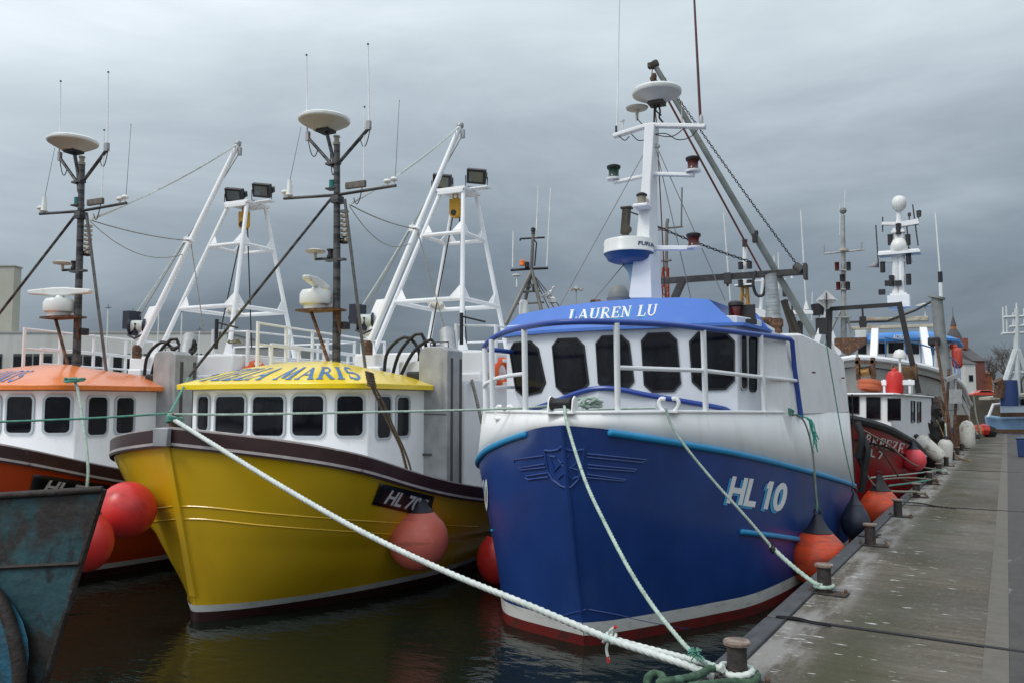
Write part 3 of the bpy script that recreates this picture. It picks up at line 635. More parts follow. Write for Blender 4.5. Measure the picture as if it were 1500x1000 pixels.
    R1 = [(-1.68, v, zs[2] - .02 * (v - vs0)) for v in (vs0, vs0 + .62, vs0 + 1.25, vs0 + 1.9, vs0 + 2.6, vs0 + 3.3)]
    rail(R1, 1.2, (.02, .33)); rail([(p[0] - .0, p[1] + .3, p[2] - .3) for p in R1], 1.2, (.01, .26))
    p0 = CAL.pv(672, 474, 4.6); R2 = [(p0[0] - .04, 4.6, p0[2]), (1.42, 4.75, 3.46), (1.45, 5.7, 3.46), (1.48, 6.7, 3.46), (1.5, 7.5, 3.46)]
    rail(R2, 2.6, (.02, .4, .74), .016, .03); rail([(1.5, 7.5, 3.46), (.6, 7.55, 3.46), (-.6, 7.55, 3.46), (-1.5, 7.5, 3.46)], 2.6, (.02, .4))
    bk = CAL.pv(676, 480, 4.55); MB().tube([bk + (0, 0, -.25), bk + (0, 0, .22)], .03, 8).tube([bk + (0, 0, .17), bk + (.35, .1, .08)], .016, 6).build('hydraulic_post', black, root)
    # ---- mast
    M = root; mz0, mz1 = 2.6, 5.86; mv = 2.8
    mst = MB().tube([(0, mv, mz0), (-.02, mv, 4.2), (-.05, mv, mz1)], .058, 14, r1=.042).build('mast', mastg, root)
    MB().lathe((-.055, mv, mz1), [(.05, -.04), (.05, .0), (.035, .01), (.035, .06), (.048, .07), (.045, .09)], 12).build('masthead_light', clearlens, mst)
    def cp(px, py, v=mv): return CAL.pv(px, py, v)
    xt = MB(); xt.tube([cp(416, 291), cp(493, 286)], .022, 8); xt.tube([cp(493, 286), cp(580, 272)], .022, 8)
    xt.tube([cp(492, 248), cp(452, 203)], .024, 8).tube([cp(492, 244), cp(542, 186)], .024, 8).tube([cp(490, 240), cp(478, 192)], .026, 8)
    x2 = MB().tube([cp(497, 378), cp(462, 380)], .02, 6).box(cp(492, 381), (.3, .08, .03)); x2.build('light_bracket', mastg, mst); xt.box(cp(488, 240), (.2, .1, .03)).box(cp(487, 277), (.16, .12, .02)).box(cp(494, 293), (.12, .14, .1))
    xt.build('crosstree', mastg, mst)
    cb = MB()
    for a, b in (((452, 208), (466, 218)), ((542, 190), (528, 205)), ((531, 272), (518, 290)), ((490, 250), (484, 226))):
        a, b = cp(*a), cp(*b); cb.tube(cable(a, b, .16, 9), .007, 5)
    cb.build_each('cable', rubber, mst)
    # saucer antenna
    dc = cp(475, 181); rd = .355
    dd = MB().lathe(dc, [(.0, .115), (rd * .5, .11), (rd * .9, .085), (rd, .06), (rd, .03), (rd * .96, .015)], 40).build('saucer_antenna', domew, mst)
    MB().lathe(dc, [(rd * .955, .016), (rd * .8, -.02), (.16, -.085), (.15, -.10), (.0, -.10)], 40).build('dish_underside', domeu, dd)
    MB().box(dc + (.03, 0, -.115), (.2, .2, .04)).build('dish_mount', rubber, dd)
    def whip(a, b, r, nm='whip_antenna', m=whitec):
        a, b = np.array(a, float), np.array(b, float); q = MB().tube([a, a + (b - a) * .985], r, 7, r1=r * .7).build(nm, m, mst)
        MB().tube([b - (b - a) * .018, b], r * 1.1, 6).build('antenna_tip', rubber, q)
    whip(cp(450, 203), cp(449, 80), .013); whip(cp(541, 188), cp(539, 64), .013); whip(cp(533, 272), cp(534, 156), .012)
    whip(cp(579, 262), cp(585, 147), .0045, m=wire); whip(cp(424, 268), cp(441, 187), .0045, m=wire)
    MB().box(cp(540, 184), (.06, .05, .12)).box(cp(451, 200), (.05, .05, .13)).build_each('antenna_bracket', steel, mst)
    for px_, py_ in ((577, 263), (567, 266), (417, 282)):
        q = cp(px_, py_); MB().lathe(q, [(.012, -.09), (.016, -.03), (.05, -.012), (.052, .005), (.03, .03), (.0, .035)], 14).build('gps_antenna', domew, mst)
    MB().lathe(cp(424, 284), [(.0, .20), (.028, .195), (.045, 0), (.055, -.02), (.05, -.03)], 14).build('vhf_pod', domew, mst)
    MB().lathe(cp(487, 271), [(.048, -.06), (.048, .05), (.05, .06)], 14).build('side_light', teallens, mst)
    MB().box(cp(521, 271), (.32, .05, .09)).build('sign_box', mat('rusted_box_face', (.14, .12, .095), .6, var=.5, vs=15), mst, bevel=.006)
    q = cp(462, 370); MB().lathe(q, [(.02, -.1), (.022, -.01), (.13, .0), (.14, .02), (.08, .045), (.0, .05)], 22).build('mushroom_antenna', domeu, mst)
    MB().lathe(cp(484, 378), [(.05, 0), (.05, .03), (.035, .04), (.035, .09), (.05, .10), (.05, .12)], 12).build('stern_light', black, mst)
    fl_ = cp(506, 477); MB().box(fl_, (.09, .1, .1)).tube([fl_ + (-.1, 0, -.03), fl_], .02, 6).build('small_floodlight', black, mst, bevel=.01)
    # scanner on its shelf
    sc_ = cp(463, 455, 2.7); sh = MB().box(sc_ + (.08, 0, 0), (.62, .3, .03)).prism([sc_ + (.28, .02, -.02), sc_ + (.38, .02, -.02), sc_ + (.38, .02, -.35)], (0, .03, 0)).tube([sc_ + (-.08, 0, -.02), cp(485, 540, 2.7)], .024, 7).build('scanner_shelf', rustm, mst)
    pdd = MB().lathe(sc_ + (-.0, 0, .015), [(.16, 0), (.17, .05), (.21, .07), (.22, .1), (.22, .2), (.19, .255), (.07, .275), (.05, .31), (.0, .31)], 28).build('radar_scanner', domew, mst)
    av_ = np.array((arm[0], arm[1], 0)); aw_ = np.array((-arm[1], arm[0], 0)) * .1; MB().prism([sc_ + av_ * q_ - aw_ / 2 + ZZ * (.33 + dz) for q_, dz in ((-.48, .02), (-.1, -.01), (.1, -.01), (.48, .02), (.5, .08), (.1, .115), (-.1, .115), (-.5, .08))], aw_).build('scanner_arm', domew, pdd, bevel=.018)
    # accordion of cans behind the mast
    cn = MB()
    for k in range(7): cn.box(cp(505, 310 + k * 7, 2.88), (.09, .08, .045))
    cn.build('light_stack', domeu, mst, bevel=.01); MB().box(cp(504, 353, 2.88), (.09, .08, .08)).build('speaker', rubber, mst, bevel=.01)
    # stays
    stf = MB().tube([cp(486, 290), CAL.pv(277, 551, 2.3)], .02, 8).build('forward_stay', mastg, root)
    MB().tube([cp(505, 292), CAL.pv(536, 545, 3.1)], .022, 8).build('aft_stay', mat('tarnished_tube_grey', (.16, .155, .15), .5, .3, var=.3, vs=14), root)
    # ---- gantry: four raking legs, two tiers, top plate
    cg = np.array((.02, 6.1)); tz = 5.93; bz = 3.0
    tops = {}; feet = {}
    for k, (sx, sy) in {'fl': (-1, -1), 'fr': (1, -1), 'rr': (1, 1), 'rl': (-1, 1)}.items():
        tops[k] = np.array((-.02 + sx * .22, 6.2 + sy * .24, tz)); feet[k] = np.array((-.22 + sx * .86, 5.75 + sy * .62 + (.5 if sy > 0 else 0), bz))
    gy = MB(); ft = MB()
    for k in tops: gy.tube([feet[k], tops[k]], .042, 12, r1=.037); ft.box(feet[k] + (0, 0, .05), (.26, .22, .1)); ft.prism([feet[k] + (-.12, 0, .1), feet[k] + (.12, 0, .1), feet[k] + (.03, 0, .36), feet[k] + (-.03, 0, .36)], (0, .02, 0))
    order = ['fl', 'fr', 'rr', 'rl']; gus = MB()
    for z, r in ((3.98, .038), (5.14, .033)):
        c = [feet[k] + (tops[k] - feet[k]) * (z - bz) / (tz - bz) for k in order]
        for i in range(4):
            a_, b_ = c[i], c[(i + 1) % 4]; gy.tube([a_, b_], r, 10); d_ = nrm(b_ - a_); s_ = .2 if z < 4.5 else .17
            lk_ = nrm(tops[order[i]] - feet[order[i]]); lk2 = nrm(tops[order[(i + 1) % 4]] - feet[order[(i + 1) % 4]]); nn_ = np.cross(d_, lk_) * .012
            gus.prism([a_ + d_ * s_ * 1.15 + ZZ * .035, a_ + ZZ * .035, a_ + lk_ * (s_ * 1.25), a_ + lk_ * s_ * 1.25 + d_ * .03], nn_)
            gus.prism([b_ - d_ * s_ * 1.15 + ZZ * .035, b_ + ZZ * .035, b_ + lk2 * (s_ * 1.25), b_ + lk2 * s_ * 1.25 - d_ * .03], nn_)
    gt = gy.build('gantry', whitec, root); gus.build_each('gusset', whitec, gt, smooth=0); ft.build_each('gantry_foot', whitec, root, bevel=.01)
    MB().box((-.02, 6.2, tz + .02), (.56, .6, .05)).box((.2, 6.2, tz + .05), (.75, .16, .03)).box((-.02, 5.9, tz - .03), (.5, .03, .08)).build('top_plate', whitec, gt, bevel=.008)
    for dx, dy in ((-.34, .02), (.36, -.02)):
        fl2 = MB(); c = np.array((-.02 + dx, 6.2 + dy, tz + .26)); ax = np.array([nrm((1, .35, -.12)), nrm((-.35, 1, .62)), nrm(np.cross(nrm((1, .35, -.12)), nrm((-.35, 1, .62))))]); ax[1] = np.cross(ax[2], ax[0])
        fl2.box(c, (.33, .09, .25), ax=ax).box(c + ax[1] * .1, (.26, .12, .18), ax=ax).box(c + ax[1] * .19 - ax[2] * .03 + ax[0] * .05, (.2, .1, .1), ax=ax).tube([c + ax[0] * .19, c + ax[0] * .19 - ZZ * .2, c - ax[0] * .19 - ZZ * .2, c - ax[0] * .19], .012, 5)
        fo = fl2.build('floodlight', black, gt, bevel=.015); MB().box(c - ax[1] * .047, (.24, .012, .17), ax=ax).build('lamp_glass', mat('floodlight_glass', (.10, .12, .12), .1), fo)
    bl = CAL.pv(667, 302, 6.2); yb = MB().box(bl, (.19, .11, .24)).lathe(bl + (0, .06, -.12), [(.095, -.12), (.095, 0)], 16, axis=(0, 1, 0)).torus(bl + (0, 0, .17), .05, .014, (0, 1, 0), 12, 6).build('hauling_block', yelblock, gt, bevel=.01)
    MB().lathe(bl + (0, -.03, -.13), [(.05, -.05), (.05, 0), (.02, .01)], 14, axis=(0, 1, 0)).build('sheave', black, yb)
    MB().tube([bl + (.07, .02, -.2), (.12, 6.25, 3.3)], .012, 5).tube([bl + (-.08, .05, -.18), (-.45, 6.0, 3.4)], .012, 5).build('hose', rubber, gt)
    wl_ = CAL.pv(638, 446, 6.6); MB().lathe(wl_, [(.05, -.18), (.06, -.16), (.06, .16), (.05, .18)], 12, axis=(1, -.3, -.35)).build('work_light', domeu, gt)
    # ---- derrick boom
    b0, b1 = CAL.pv(541, 503, 4.35), CAL.pv(674, 185, 5.5)
    bo = MB().tube([b0, b1], .052, 14, r1=.042).build('boom', whitec, root); dv = nrm(b1 - b0); sd_ = nrm(np.cross(dv, (0, 1, 0)))
    MB().prism([b0 + dv * .05 + sd_ * .06, b0 + dv * .75 + sd_ * .06, b0 + dv * .7 + sd_ * .2, b0 + dv * .1 + sd_ * .2], (0, .1, 0)).build('winch_cheek', whitec, bo, bevel=.01)
    wn = b0 + dv * .32 + sd_ * .24; wi = MB().lathe(wn, [(.14, -.13), (.14, -.1), (.07, -.09), (.07, .09), (.14, .10), (.14, .13)], 18, axis=(.8, .6, 0)).box(wn + sd_ * .14 + (0, 0, .08), (.16, .24, .3)).lathe(wn + sd_ * .2 + (0, 0, .02), [(.05, -.1), (.06, 0), (.06, .12), (.04, .16)], 12, axis=(1, -.2, 0)).tube([wn + (-.1, -.1, -.14), wn + (.05, -.1, -.2), wn + (.2, -.06, -.14)], .018, 6).box(wn + sd_ * .05 + (.05, -.05, -.06), (.12, .1, .2)).build('winch', mat('dark_navy_winch', (.012, .016, .035), .5, var=.4), bo)
    MB().lathe(wn, [(.11, -.088), (.11, .088)], 16, axis=(.8, .6, 0)).build('wound_rope', ropew, wi)
    MB().lathe(b1, [(.055, -.02), (.06, .0), (.05, .05), (.0, .06)], 12, axis=dv).box(b1 + (.05, 0, -.14), (.06, .05, .14)).tube([b1, b1 + (.05, 0, -.1)], .015, 6).build('boom_head', steel, bo)
    MB().lathe(b0 - dv * .06, [(.075, -.12), (.075, .06), (.055, .1)], 12, axis=(0, 0, 1)).build('boom_heel', rustm, bo)
    mdp = b0 + dv * 2.0; MB().torus(mdp, .065, .02, dv, 14, 6).box(mdp + sd_ * .09, (.08, .08, .1)).build('boom_collar', whitec, bo)
    rg_ = MB(); mt = cp(512, 300)
    rg_.tube(cable(mt, b1, .07, 12), .014, 5).tube(cable(mt + (.05, 0, .03), b1 + (-.05, 0, -.02), .09, 12), .010, 5)
    rg_.build_each('topping_lift', ropew, root)
    rg_ = MB(); rg_.tube(cable(mt, mdp, .05, 8), .009, 5).tube(cable(mt + (0, 0, -.02), b0 + dv * 1.75, .25, 10), .006, 5)
    rg_.tube([b1 + (.05, 0, -.15), b0 + dv * .5 + sd_ * .3], .008, 5).tube([mdp, CAL.pv(652, 483, 4.6)], .009, 5); rg_.build_each('guy_line', ropeg2, root)
    tk = MB(); a_ = b0 + dv * 2.1 + sd_ * .12; b_ = b0 + dv * .45 + sd_ * .42; rope_mesh(tk, [a_, (a_ + b_) / 2 + (.02, 0, 0), b_], .012, .08); tk.build('tackle', ropew, root)
    hs = MB()
    for k, (dx, hh) in enumerate(((0, .55), (.1, .6), (.22, .5))):
        p = CAL.pv(562 + 10 * k, 560, 4.1); hs.tube(smoothpts([p, p + (.06 + dx, 0, .45), p + (.35 + dx, .05, hh + .12), p + (.55, .1, hh - .1), p + (.5, .1, .1)], 16), .026, 7)
    hs.build_each('hydraulic_hose', rubber, root)
    # lifebuoys hung on the port rail
    for px_, py_ in ((717, 536), (736, 545)):
        c = CAL.pv(px_, py_, 4.9); lb = MB().torus(c, .17, .06, (1, -.3, 0), 22, 8)
        lb.build('lifebuoy', lifeo, root)
        MB().box(c + (0, 0, .17), (.14, .14, .05)).box(c + (0, 0, -.17), (.14, .14, .05)).build_each('lifebuoy_band', whitec, root, bevel=.01)
    ln_ = CAL.pv(691, 556, 4.0); ln2 = CAL.pv(706, 620, 3.9); q = MB(); rope_mesh(q, [ln_, (ln_ + ln2) / 2 + (.02, -.03, 0), ln2], .024, .12); q.build('hanging_line', ropeg2, root)
    # number plate on the port bow
    pl_ = MB()
    HH = CALH or H; FF = CALF if CALH else F
    cs_ = (number[0], number[1], number[2], number[3])
    P = []
    for u in np.linspace(0, 1, 9):
        row = []
        for v_ in (0, .25, .5, .75, 1):
            q = (1 - u) * (1 - v_) * np.array(cs_[0]) + u * (1 - v_) * np.array(cs_[1]) + (1 - u) * v_ * np.array(cs_[2]) + u * v_ * np.array(cs_[3]); a, b_ = HH.hit(*q); row.append(FF.loc(a + b_ * .014))
        P.append(row)
    po = pl_.grid(P).build('number_plate', plate, root, solid=.004)
    g = glyphs('HL 705', .25, .028, .96); c_ = [np.array(q, float) for q in cs_]
    ins = lambda u, v_: (1 - u) * (1 - v_) * c_[0] + u * (1 - v_) * c_[1] + (1 - u) * v_ * c_[2] + u * v_ * c_[3]
    tm = MB(); HH.text(tm, FF, g, ins(.17, .16), ins(.90, .12), ins(.19, .84), ins(.92, .80), .019); tm.build('number_lettering', letw, po, smooth=0)
    return root, H, F
CALH = None; CALF = None
yroot, yH, yF = sister('fishing_boat', 'yellow fishing boat with yellow wheelhouse roof and dark number plate', yellow, yelroof, Frame(-7.42, 5.51, .1), 'STELLA MARIS', ((544, 737), (628, 757), (556, 706), (635, 726)), (.38, -.92))
CALH, CALF = yH, yF
oroot, oH, oF = sister('fishing_boat', 'orange fishing boat with orange wheelhouse roof at the left edge', orange, oranroof, Frame(-11.33, 4.28, .1), 'STELLA MARIS', ((520, 735), (604, 752), (532, 704), (611, 721)), (.95, .32), (230, 448))
# ================================================================== THE BLUE BOAT
BF = Frame(-3.53, 6.8, .1)
broot = thing('fishing_boat', 'dark blue fishing boat with white bulwark, blue roof and white mast by the pontoon', 'boat', BF)
NB = 64
ps = smoothpts([(-3.51, 6.76, 2.10), (-3.34, 6.86, 2.085), (-3.16, 7.02, 2.06), (-2.75, 7.87, 1.93), (-2.40, 9.06, 1.75), (-2.13, 11.3, 1.41), (-2.06, 13.7, 1.07)], NB)
pw = smoothpts([(-3.53, 7.25, .06), (-3.38, 7.42, .06), (-3.16, 7.80, .06), (-2.74, 8.62, .06), (-2.42, 9.45, .06), (-2.22, 11.3, .06), (-2.18, 13.6, .06)], NB)
ss = smoothpts([(-3.51, 6.76, 2.10), (-3.78, 6.86, 2.075), (-4.08, 7.06, 2.02), (-4.45, 7.33, 1.94), (-4.82, 7.52, 1.82), (-5.08, 7.76, 1.68), (-5.28, 8.25, 1.58), (-5.5, 9.6, 1.45), (-5.62, 11.5, 1.25), (-5.55, 13.7, 1.05)], NB)
sw = smoothpts([(-3.53, 7.25, .06), (-3.8, 7.31, .06), (-4.1, 7.38, .06), (-4.4, 7.47, .06), (-4.64, 7.62, .06), (-4.88, 8.05, .06), (-5.15, 9.2, .06), (-5.35, 11.3, .06), (-5.3, 13.6, .06)], NB)
TB = np.linspace(-.14, 1, 26); bg_ = []
for a, b_ in ((ps, pw), (ss, sw)):
    g = np.zeros((NB, len(TB), 3))
    for j, tt in enumerate(TB):
        fl_ = tt + .05 * math.sin(math.pi * max(tt, 0)) if tt > 0 else tt
        g[:, j] = b_ + (a - b_) * tt
        g[:, j, :2] = b_[:, :2] + (a - b_)[:, :2] * fl_
    bg_.append(g)
BH = Hull(bg_)
bl_ = lambda P: BF.loc(P)
mb = MB()
for sd, g in zip((1, -1), bg_): mb.grid([[bl_(p) for p in r] for r in g], flip=sd < 0)
mb.grid([[bl_(p) for p in bg_[0][-1]], [bl_(p) for p in bg_[1][-1]]])
hull_o = mb.build('hull', bluehull, broot, smooth=50)
def hband(z0, z1, lift, nm, m, n=3):
    bm_ = MB()
    for sd, g in zip((1, -1), bg_):
        G = []
        for i in range(NB):
            row = []
            for z_ in np.linspace(z0, z1, n):
                zz_ = z_ if not callable(z_) else z_; k = np.array([np.interp(zz_, g[i, :, 2], g[i, :, c]) for c in range(2)] + [zz_])
                nn = BH.N[0 if sd > 0 else 1][i, 3]; row.append(bl_(k + nn * lift))
            G.append(row)
        bm_.grid(G, flip=sd < 0)
    return bm_.build(nm, m, broot, smooth=50)
hband(.105, .232, .007, 'boot_stripe', bootw); hband(-.2, .104, .006, 'bottom_paint', redbot)
stp = [bl_((bg_[0][0][j] + bg_[1][0][j]) / 2) for j in range(len(TB)) if bg_[0][0][j][2] > .28]
MB().tube(stp, .022, 8).build('stem', bluehull, broot)
# light blue strakes
def strake(pts, r, nm, n=30, m=cyan):
    P = BH.path(pts, n, .012); q = MB().tube([bl_(p) for p in P], r, 10)
    for e_, d_ in ((P[0], P[0] - P[1]), (P[-1], P[-1] - P[-2])): q.lathe(bl_(e_), [(r, 0), (r * .8, r * .6), (.0, r)], 10, axis=BF.loc(BF.o + d_))
    return q.build(nm, m, broot)
i0 = int(np.argmin(abs(pix(ps)[:, 0] - 892))); i1 = int(np.argmin(abs(pix(ss[:20])[:, 0] - 770)))
def edge_strake(P, nm):
    q = MB().tube([bl_(p + np.array((0, 0, -.03))) for p in P], .035, 12)
    for e_, d_ in ((P[0], P[0] - P[1]), (P[-1], P[-1] - P[-2])): q.lathe(bl_(e_ + np.array((0, 0, -.03))), [(.035, 0), (.028, .018), (.0, .034)], 12, axis=BF.loc(BF.o + d_))
    return q.build(nm, cyan, broot)
edge_strake(ps[i0:], 'sheer_strake'); edge_strake(ss[i1:], 'sheer_strake')
strake([(1085, 778), (1125, 783), (1168, 789)], .032, 'side_strake'); strake([(711, 781), (716, 779), (722, 776)], .016, 'side_strake')
# knuckle low on the bow
P = [bl_(p) for p in BH.path([(862, 892), (900, 899), (950, 910), (1000, 919), (1040, 926)], 16, .0)]
Q = [bl_(p) for p in BH.path([(858, 892), (835, 898), (812, 905)], 12, .0)]
MB().tube(P, .009, 6).tube(Q, .009, 6).build_each('bow_knuckle', bluehull, broot)
# embossed winged shield
cr = MB()
def emb(pts, r=.0095, n=14, cl=False):
    r *= 1.25
    P = np.array(pts, float); qs = [P[0]]
    for a, b_ in zip(P[:-1], P[1:]): qs += [a + (b_ - a) * t_ for t_ in np.linspace(0, 1, 5)[1:]]
    cr.tube([bl_(sum(BH.hit(*q)[i] * (1, .003)[i] for i in range(2))) for q in qs], r, 6)
emb([(798, 659), (808, 660), (818, 658), (824, 653), (832, 658), (843, 660), (855, 657), (854, 672), (852, 690), (846, 703), (837, 712), (831, 714), (822, 711), (810, 702), (803, 690), (800, 672), (798, 659)])
for pts in ([(751, 673), (797, 667)], [(760, 685), (799, 679)], [(771, 697), (803, 692)], [(751, 673), (754, 676)], [(770, 699), (774, 702), (804, 698)], [(860, 664), (947, 673)], [(861, 680), (932, 687)], [(860, 694), (916, 702)], [(947, 673), (940, 677), (860, 669)], [(916, 702), (912, 704), (860, 699)], [(932, 687), (928, 690), (861, 685)], [(760, 685), (764, 688), (800, 684)],
            [(806, 667), (812, 690)], [(812, 690), (834, 665)], [(818, 672), (840, 704)], [(818, 700), (846, 676)], [(806, 667), (814, 669)], [(834, 684), (846, 688), (848, 697), (838, 700), (834, 684)]): emb(pts, .008)
cr.build('winged_shield_emblem', bluehull, hull_o)
# registration on both bows
def reg(p00, p10, p01, p11):
    g = glyphs('HL 10', .22, .035, .94)
    a = MB(); BH.text(a, BF, g, p00, p10, p01, p11, .006, (-3.5, 3.0)); ao = a.build('number_shadow', letc, hull_o, smooth=0)
    b_ = MB(); BH.text(b_, BF, g, p00, p10, p01, p11, .012); b_.build('number_lettering', letw, hull_o, smooth=0)
reg((1062, 736), (1149, 750), (1066, 695), (1153, 707)); reg((694, 736), (717, 748), (694, 705), (715, 700))

# ---- white bulwark and topsides above the strake, rising into the shelter
def bulw(base, inset):
    P = base + np.array((0, 0, .003)); return P
SH0 = 10.35
def topz(p, i):
    y = p[1]
    return 2.215 - .010 * max(0, y - 8)
cen_ = np.array((-3.75, 10.5, 0))
G = []
for base in (ss[::-1], ps[1:]):
    for p in base:
        n_ = nrm((p - cen_) * (1, 1, 0)); zt = topz(p, 0); G.append([bl_(p + n_ * .004), bl_(p * .5 + np.array((p[0], p[1], zt)) * .5 - n_ * .03), bl_(np.array((p[0], p[1], zt)) - n_ * .065)])
bw = MB().grid(G); bwo = bw.build('bulwark', whitebul, broot, smooth=50, solid=.05)
rimP = [np.array(g[2]) for g in G]
MB().tube([p + (0, 0, .0) for p in rimP if BF.wor(p)[1] < SH0], .018, 8).build('bulwark_cap', whitebul, bwo)
dk = MB().grid([[bl_((p[0] * .78 + q_[0] * .22 + .04, p[1] * .78 + q_[1] * .22 + .03, 1.70)) for p, q_ in zip(ss, sw)], [bl_((p[0] * .78 + q_[0] * .22 - .04, p[1] * .78 + q_[1] * .22 + .03, 1.70)) for p, q_ in zip(ps, pw)]]).build('deck', mat('grey_deck_paint', (.2, .22, .22), .7, var=.2), broot)
# shelter: side wall, front wall, cambered roof edge
def Bpx(px_, py_, x=None, v=None): return BF.pu(px_, py_, x) if x is not None else BF.pv(px_, py_, v)
side = [p for p in ps if p[1] > SH0]; side = [np.array((np.interp(SH0, ps[:, 1], ps[:, 0]), SH0, 1.5))] + side
prof = [(1182, 488), (1206, 499), (1222, 507), (1236, 518), (1246, 532)]
zprof = []
for p in side:
    px_ = pix(np.array((p[0] - .05, p[1], 2.9)))[0]; py_ = np.interp(px_, [q[0] for q in prof], [q[1] for q in prof]); zprof.append(atx(px_, py_, p[0] - .05)[2] if px_ < 1250 else 2.85)
G = []; ins = np.array((-.045, 0, 0))
for p, z_ in zip(side, zprof):
    b0_ = np.array((p[0], p[1], 2.17)) + ins; b1_ = np.array((p[0] - .10, p[1], z_)); G.append([bl_(b0_), bl_(b0_ * .5 + b1_ * .5), bl_(b1_ + (0, 0, -.03)), bl_(b1_ + (-.04, 0, 0)), bl_((-4.0, p[1], z_ + .03))])
sh = MB().grid(G)
sh.add([bl_((p[0] - .05, p[1], 1.75)) for p in (side[-1],)] + [G[-1][0], G[-1][2], G[-1][3], G[-1][4], bl_((-4.0, side[-1][1], 1.75))], [(0, 1, 2, 3, 4, 5)])
sho = sh.build('shelter', shelterw, broot, smooth=30)
a_ = BF.pv(1112, 520, 2.85)[:2]; c0_ = np.array(G[0][0]); c3_ = np.array(G[0][2])
fr_ = MB().add([(a_[0], a_[1], 1.72), (c0_[0], c0_[1], 1.72), c0_, c3_, (a_[0], a_[1], 3.17)], [(0, 1, 2, 3, 4)]); fr_.build('shelter_front', shelterw, sho, smooth=0, solid=.03)
# starboard shelter side mirrored, for the far side of the boat
G2 = []
for p in ss:
    if p[1] < 9.4: continue
    G2.append([bl_((p[0] + .04, p[1], 2.17)), bl_((p[0] + .14, p[1], 2.95)), bl_((-4.0, p[1], 3.1))])
MB().grid(G2).build('shelter_side', shelterw, sho)
sm_ = MB(); sm_.box(bl_(atx(1249, 640, -2.085)) + (.01, 0, 0), (.012, .05, 1.35), rz=-.1); sm_.build('shelter_seam', seamm, sho)
for px_, py_ in ((1235, 553), (1192, 545)):
    sp_ = bl_(atx(px_, py_, -2.1)); MB().box(sp_, (.03, .09, .02), rz=-.1).build('shelter_bracket', rustm, sho)

# ---- wheelhouse
wx = lambda px_, v_: np.array((BF.pv(px_, 520, v_)[0], v_))
W = [np.array((-1.72, 4.2)), wx(742, 2.35), wx(803, 2.14), wx(867, 2.05), wx(932, 2.05), wx(1003, 2.14), wx(1080, 2.34), wx(1112, 2.85), np.array((1.36, 4.2))]
wm_ = MB().prism([(p[0], p[1], 1.72) for p in W], (0, 0, 1.56)); wh = wm_.build('wheelhouse', mat('wheelhouse_pale_paint', (.70, .73, .78), .35, var=.05, stain=[((.5, .42, .33), .68, (8, 8, .8), .5)]), broot, bevel=.012)
def octwin(a, b_, cs, parent, cham=.21, frm=rubber, open_=False):
    p = [BF.pp(x, y, a, b_) for x, y in cs]; n = np.array([(b_ - a)[1], -(b_ - a)[0], 0]); n = nrm(n)
    if n[1] > 0 and abs(n[1]) > .3: n = -n
    if n[0] < 0 and abs(n[0]) > .8: n = -n
    o = []
    for i in range(4):
        c, pr, nx = p[i], p[i - 1], p[(i + 1) % 4]; L1, L2 = np.linalg.norm(pr - c), np.linalg.norm(nx - c); k = min(L1, L2) * cham
        o += [c + nrm(pr - c) * k, c + nrm(nx - c) * k]
    c0 = sum(o) / 8; inn = [c0 + (q - c0) * .93 for q in o]
    q = MB().rings([[x + n * .001 for x in o], [x + n * .018 for x in o], [x + n * .018 for x in inn], [x + n * .005 for x in inn]], True, False)
    wo = q.build('window', frm, parent, smooth=20)
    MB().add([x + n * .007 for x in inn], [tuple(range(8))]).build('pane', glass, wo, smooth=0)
octwin(W[1], W[2], [(745, 502), (787, 498), (803, 572), (758, 583)], wh)
octwin(W[2], W[3], [(808, 496), (855, 494), (865, 573), (816, 578)], wh)
octwin(W[3], W[4], [(872, 492), (921, 490), (931, 570), (877, 573)], wh)
octwin(W[4], W[5], [(938, 488), (991, 486), (999, 573), (944, 575)], wh)
octwin(W[5], W[6], [(1008, 486), (1076, 485), (1076, 570), (1014, 572)], wh)
octwin(W[6], W[7], [(1084, 489), (1092, 489), (1094, 571), (1084, 571)], wh, .2, steel)
octwin(W[6], W[7], [(1097, 491), (1108, 492), (1107, 574), (1097, 573)], wh, .2, black)
# blue visor roof: sloping fascia all round, notch for the side light
def roofpt(p, px_, py_): return None
lowp = []; upp = []
cw = np.array((-.2, 3.2))
for p, yb, yt, px_ in ((W[1], 490, 461, 748), (W[2], 484, 449, 806), (W[3], 480, 442, 868), (W[4], 477, 438, 932), (W[5], 474, 436, 1000), (W[6], 472, 440, 1086)):
    o = p + nrm(np.r_[p - cw, 0])[:2] * .10; u_ = p - nrm(np.r_[p - cw, 0])[:2] * .16
    zb = BF.wor((o[0], o[1], 0)); d_ = depth((zb[0], zb[1], 2.9)); lowp.append(np.array((o[0], o[1], 2.3 + (590 - yb) / FPX * d_ + .0)))
    zb = BF.wor((u_[0], u_[1], 0)); d_ = depth((zb[0], zb[1], 3.2)); upp.append(np.array((u_[0], u_[1], 2.3 + (590 - yt) / FPX * d_)))
rf = MB(); zl = [p[2] for p in lowp]
lowp = [np.array((-1.85, 4.3, 3.2))] + lowp; upp = [np.array((-1.55, 4.3, 3.42))] + upp
i_n = len(lowp) - 1
cutb = lowp[-2] * .18 + lowp[-1] * .82; cutt = upp[-2] * .35 + upp[-1] * .65
L2_ = lowp[:-1] + [cutb]; U2_ = upp[:-1] + [cutt]
rf.grid([L2_, U2_]); rf.add([p for p in U2_] + [(1.0, 4.3, 3.5)], [tuple(range(len(U2_) + 1))])
eb = np.array((1.47, 2.85, lowp[-1][2] - .03)); eb2 = np.array((1.47, 4.2, lowp[-1][2] - .05))
rf.add([p - (0, 0, .035) for p in lowp] + [eb - (0, 0, .035), eb2 - (0, 0, .035)], [tuple(range(len(lowp) + 2))])
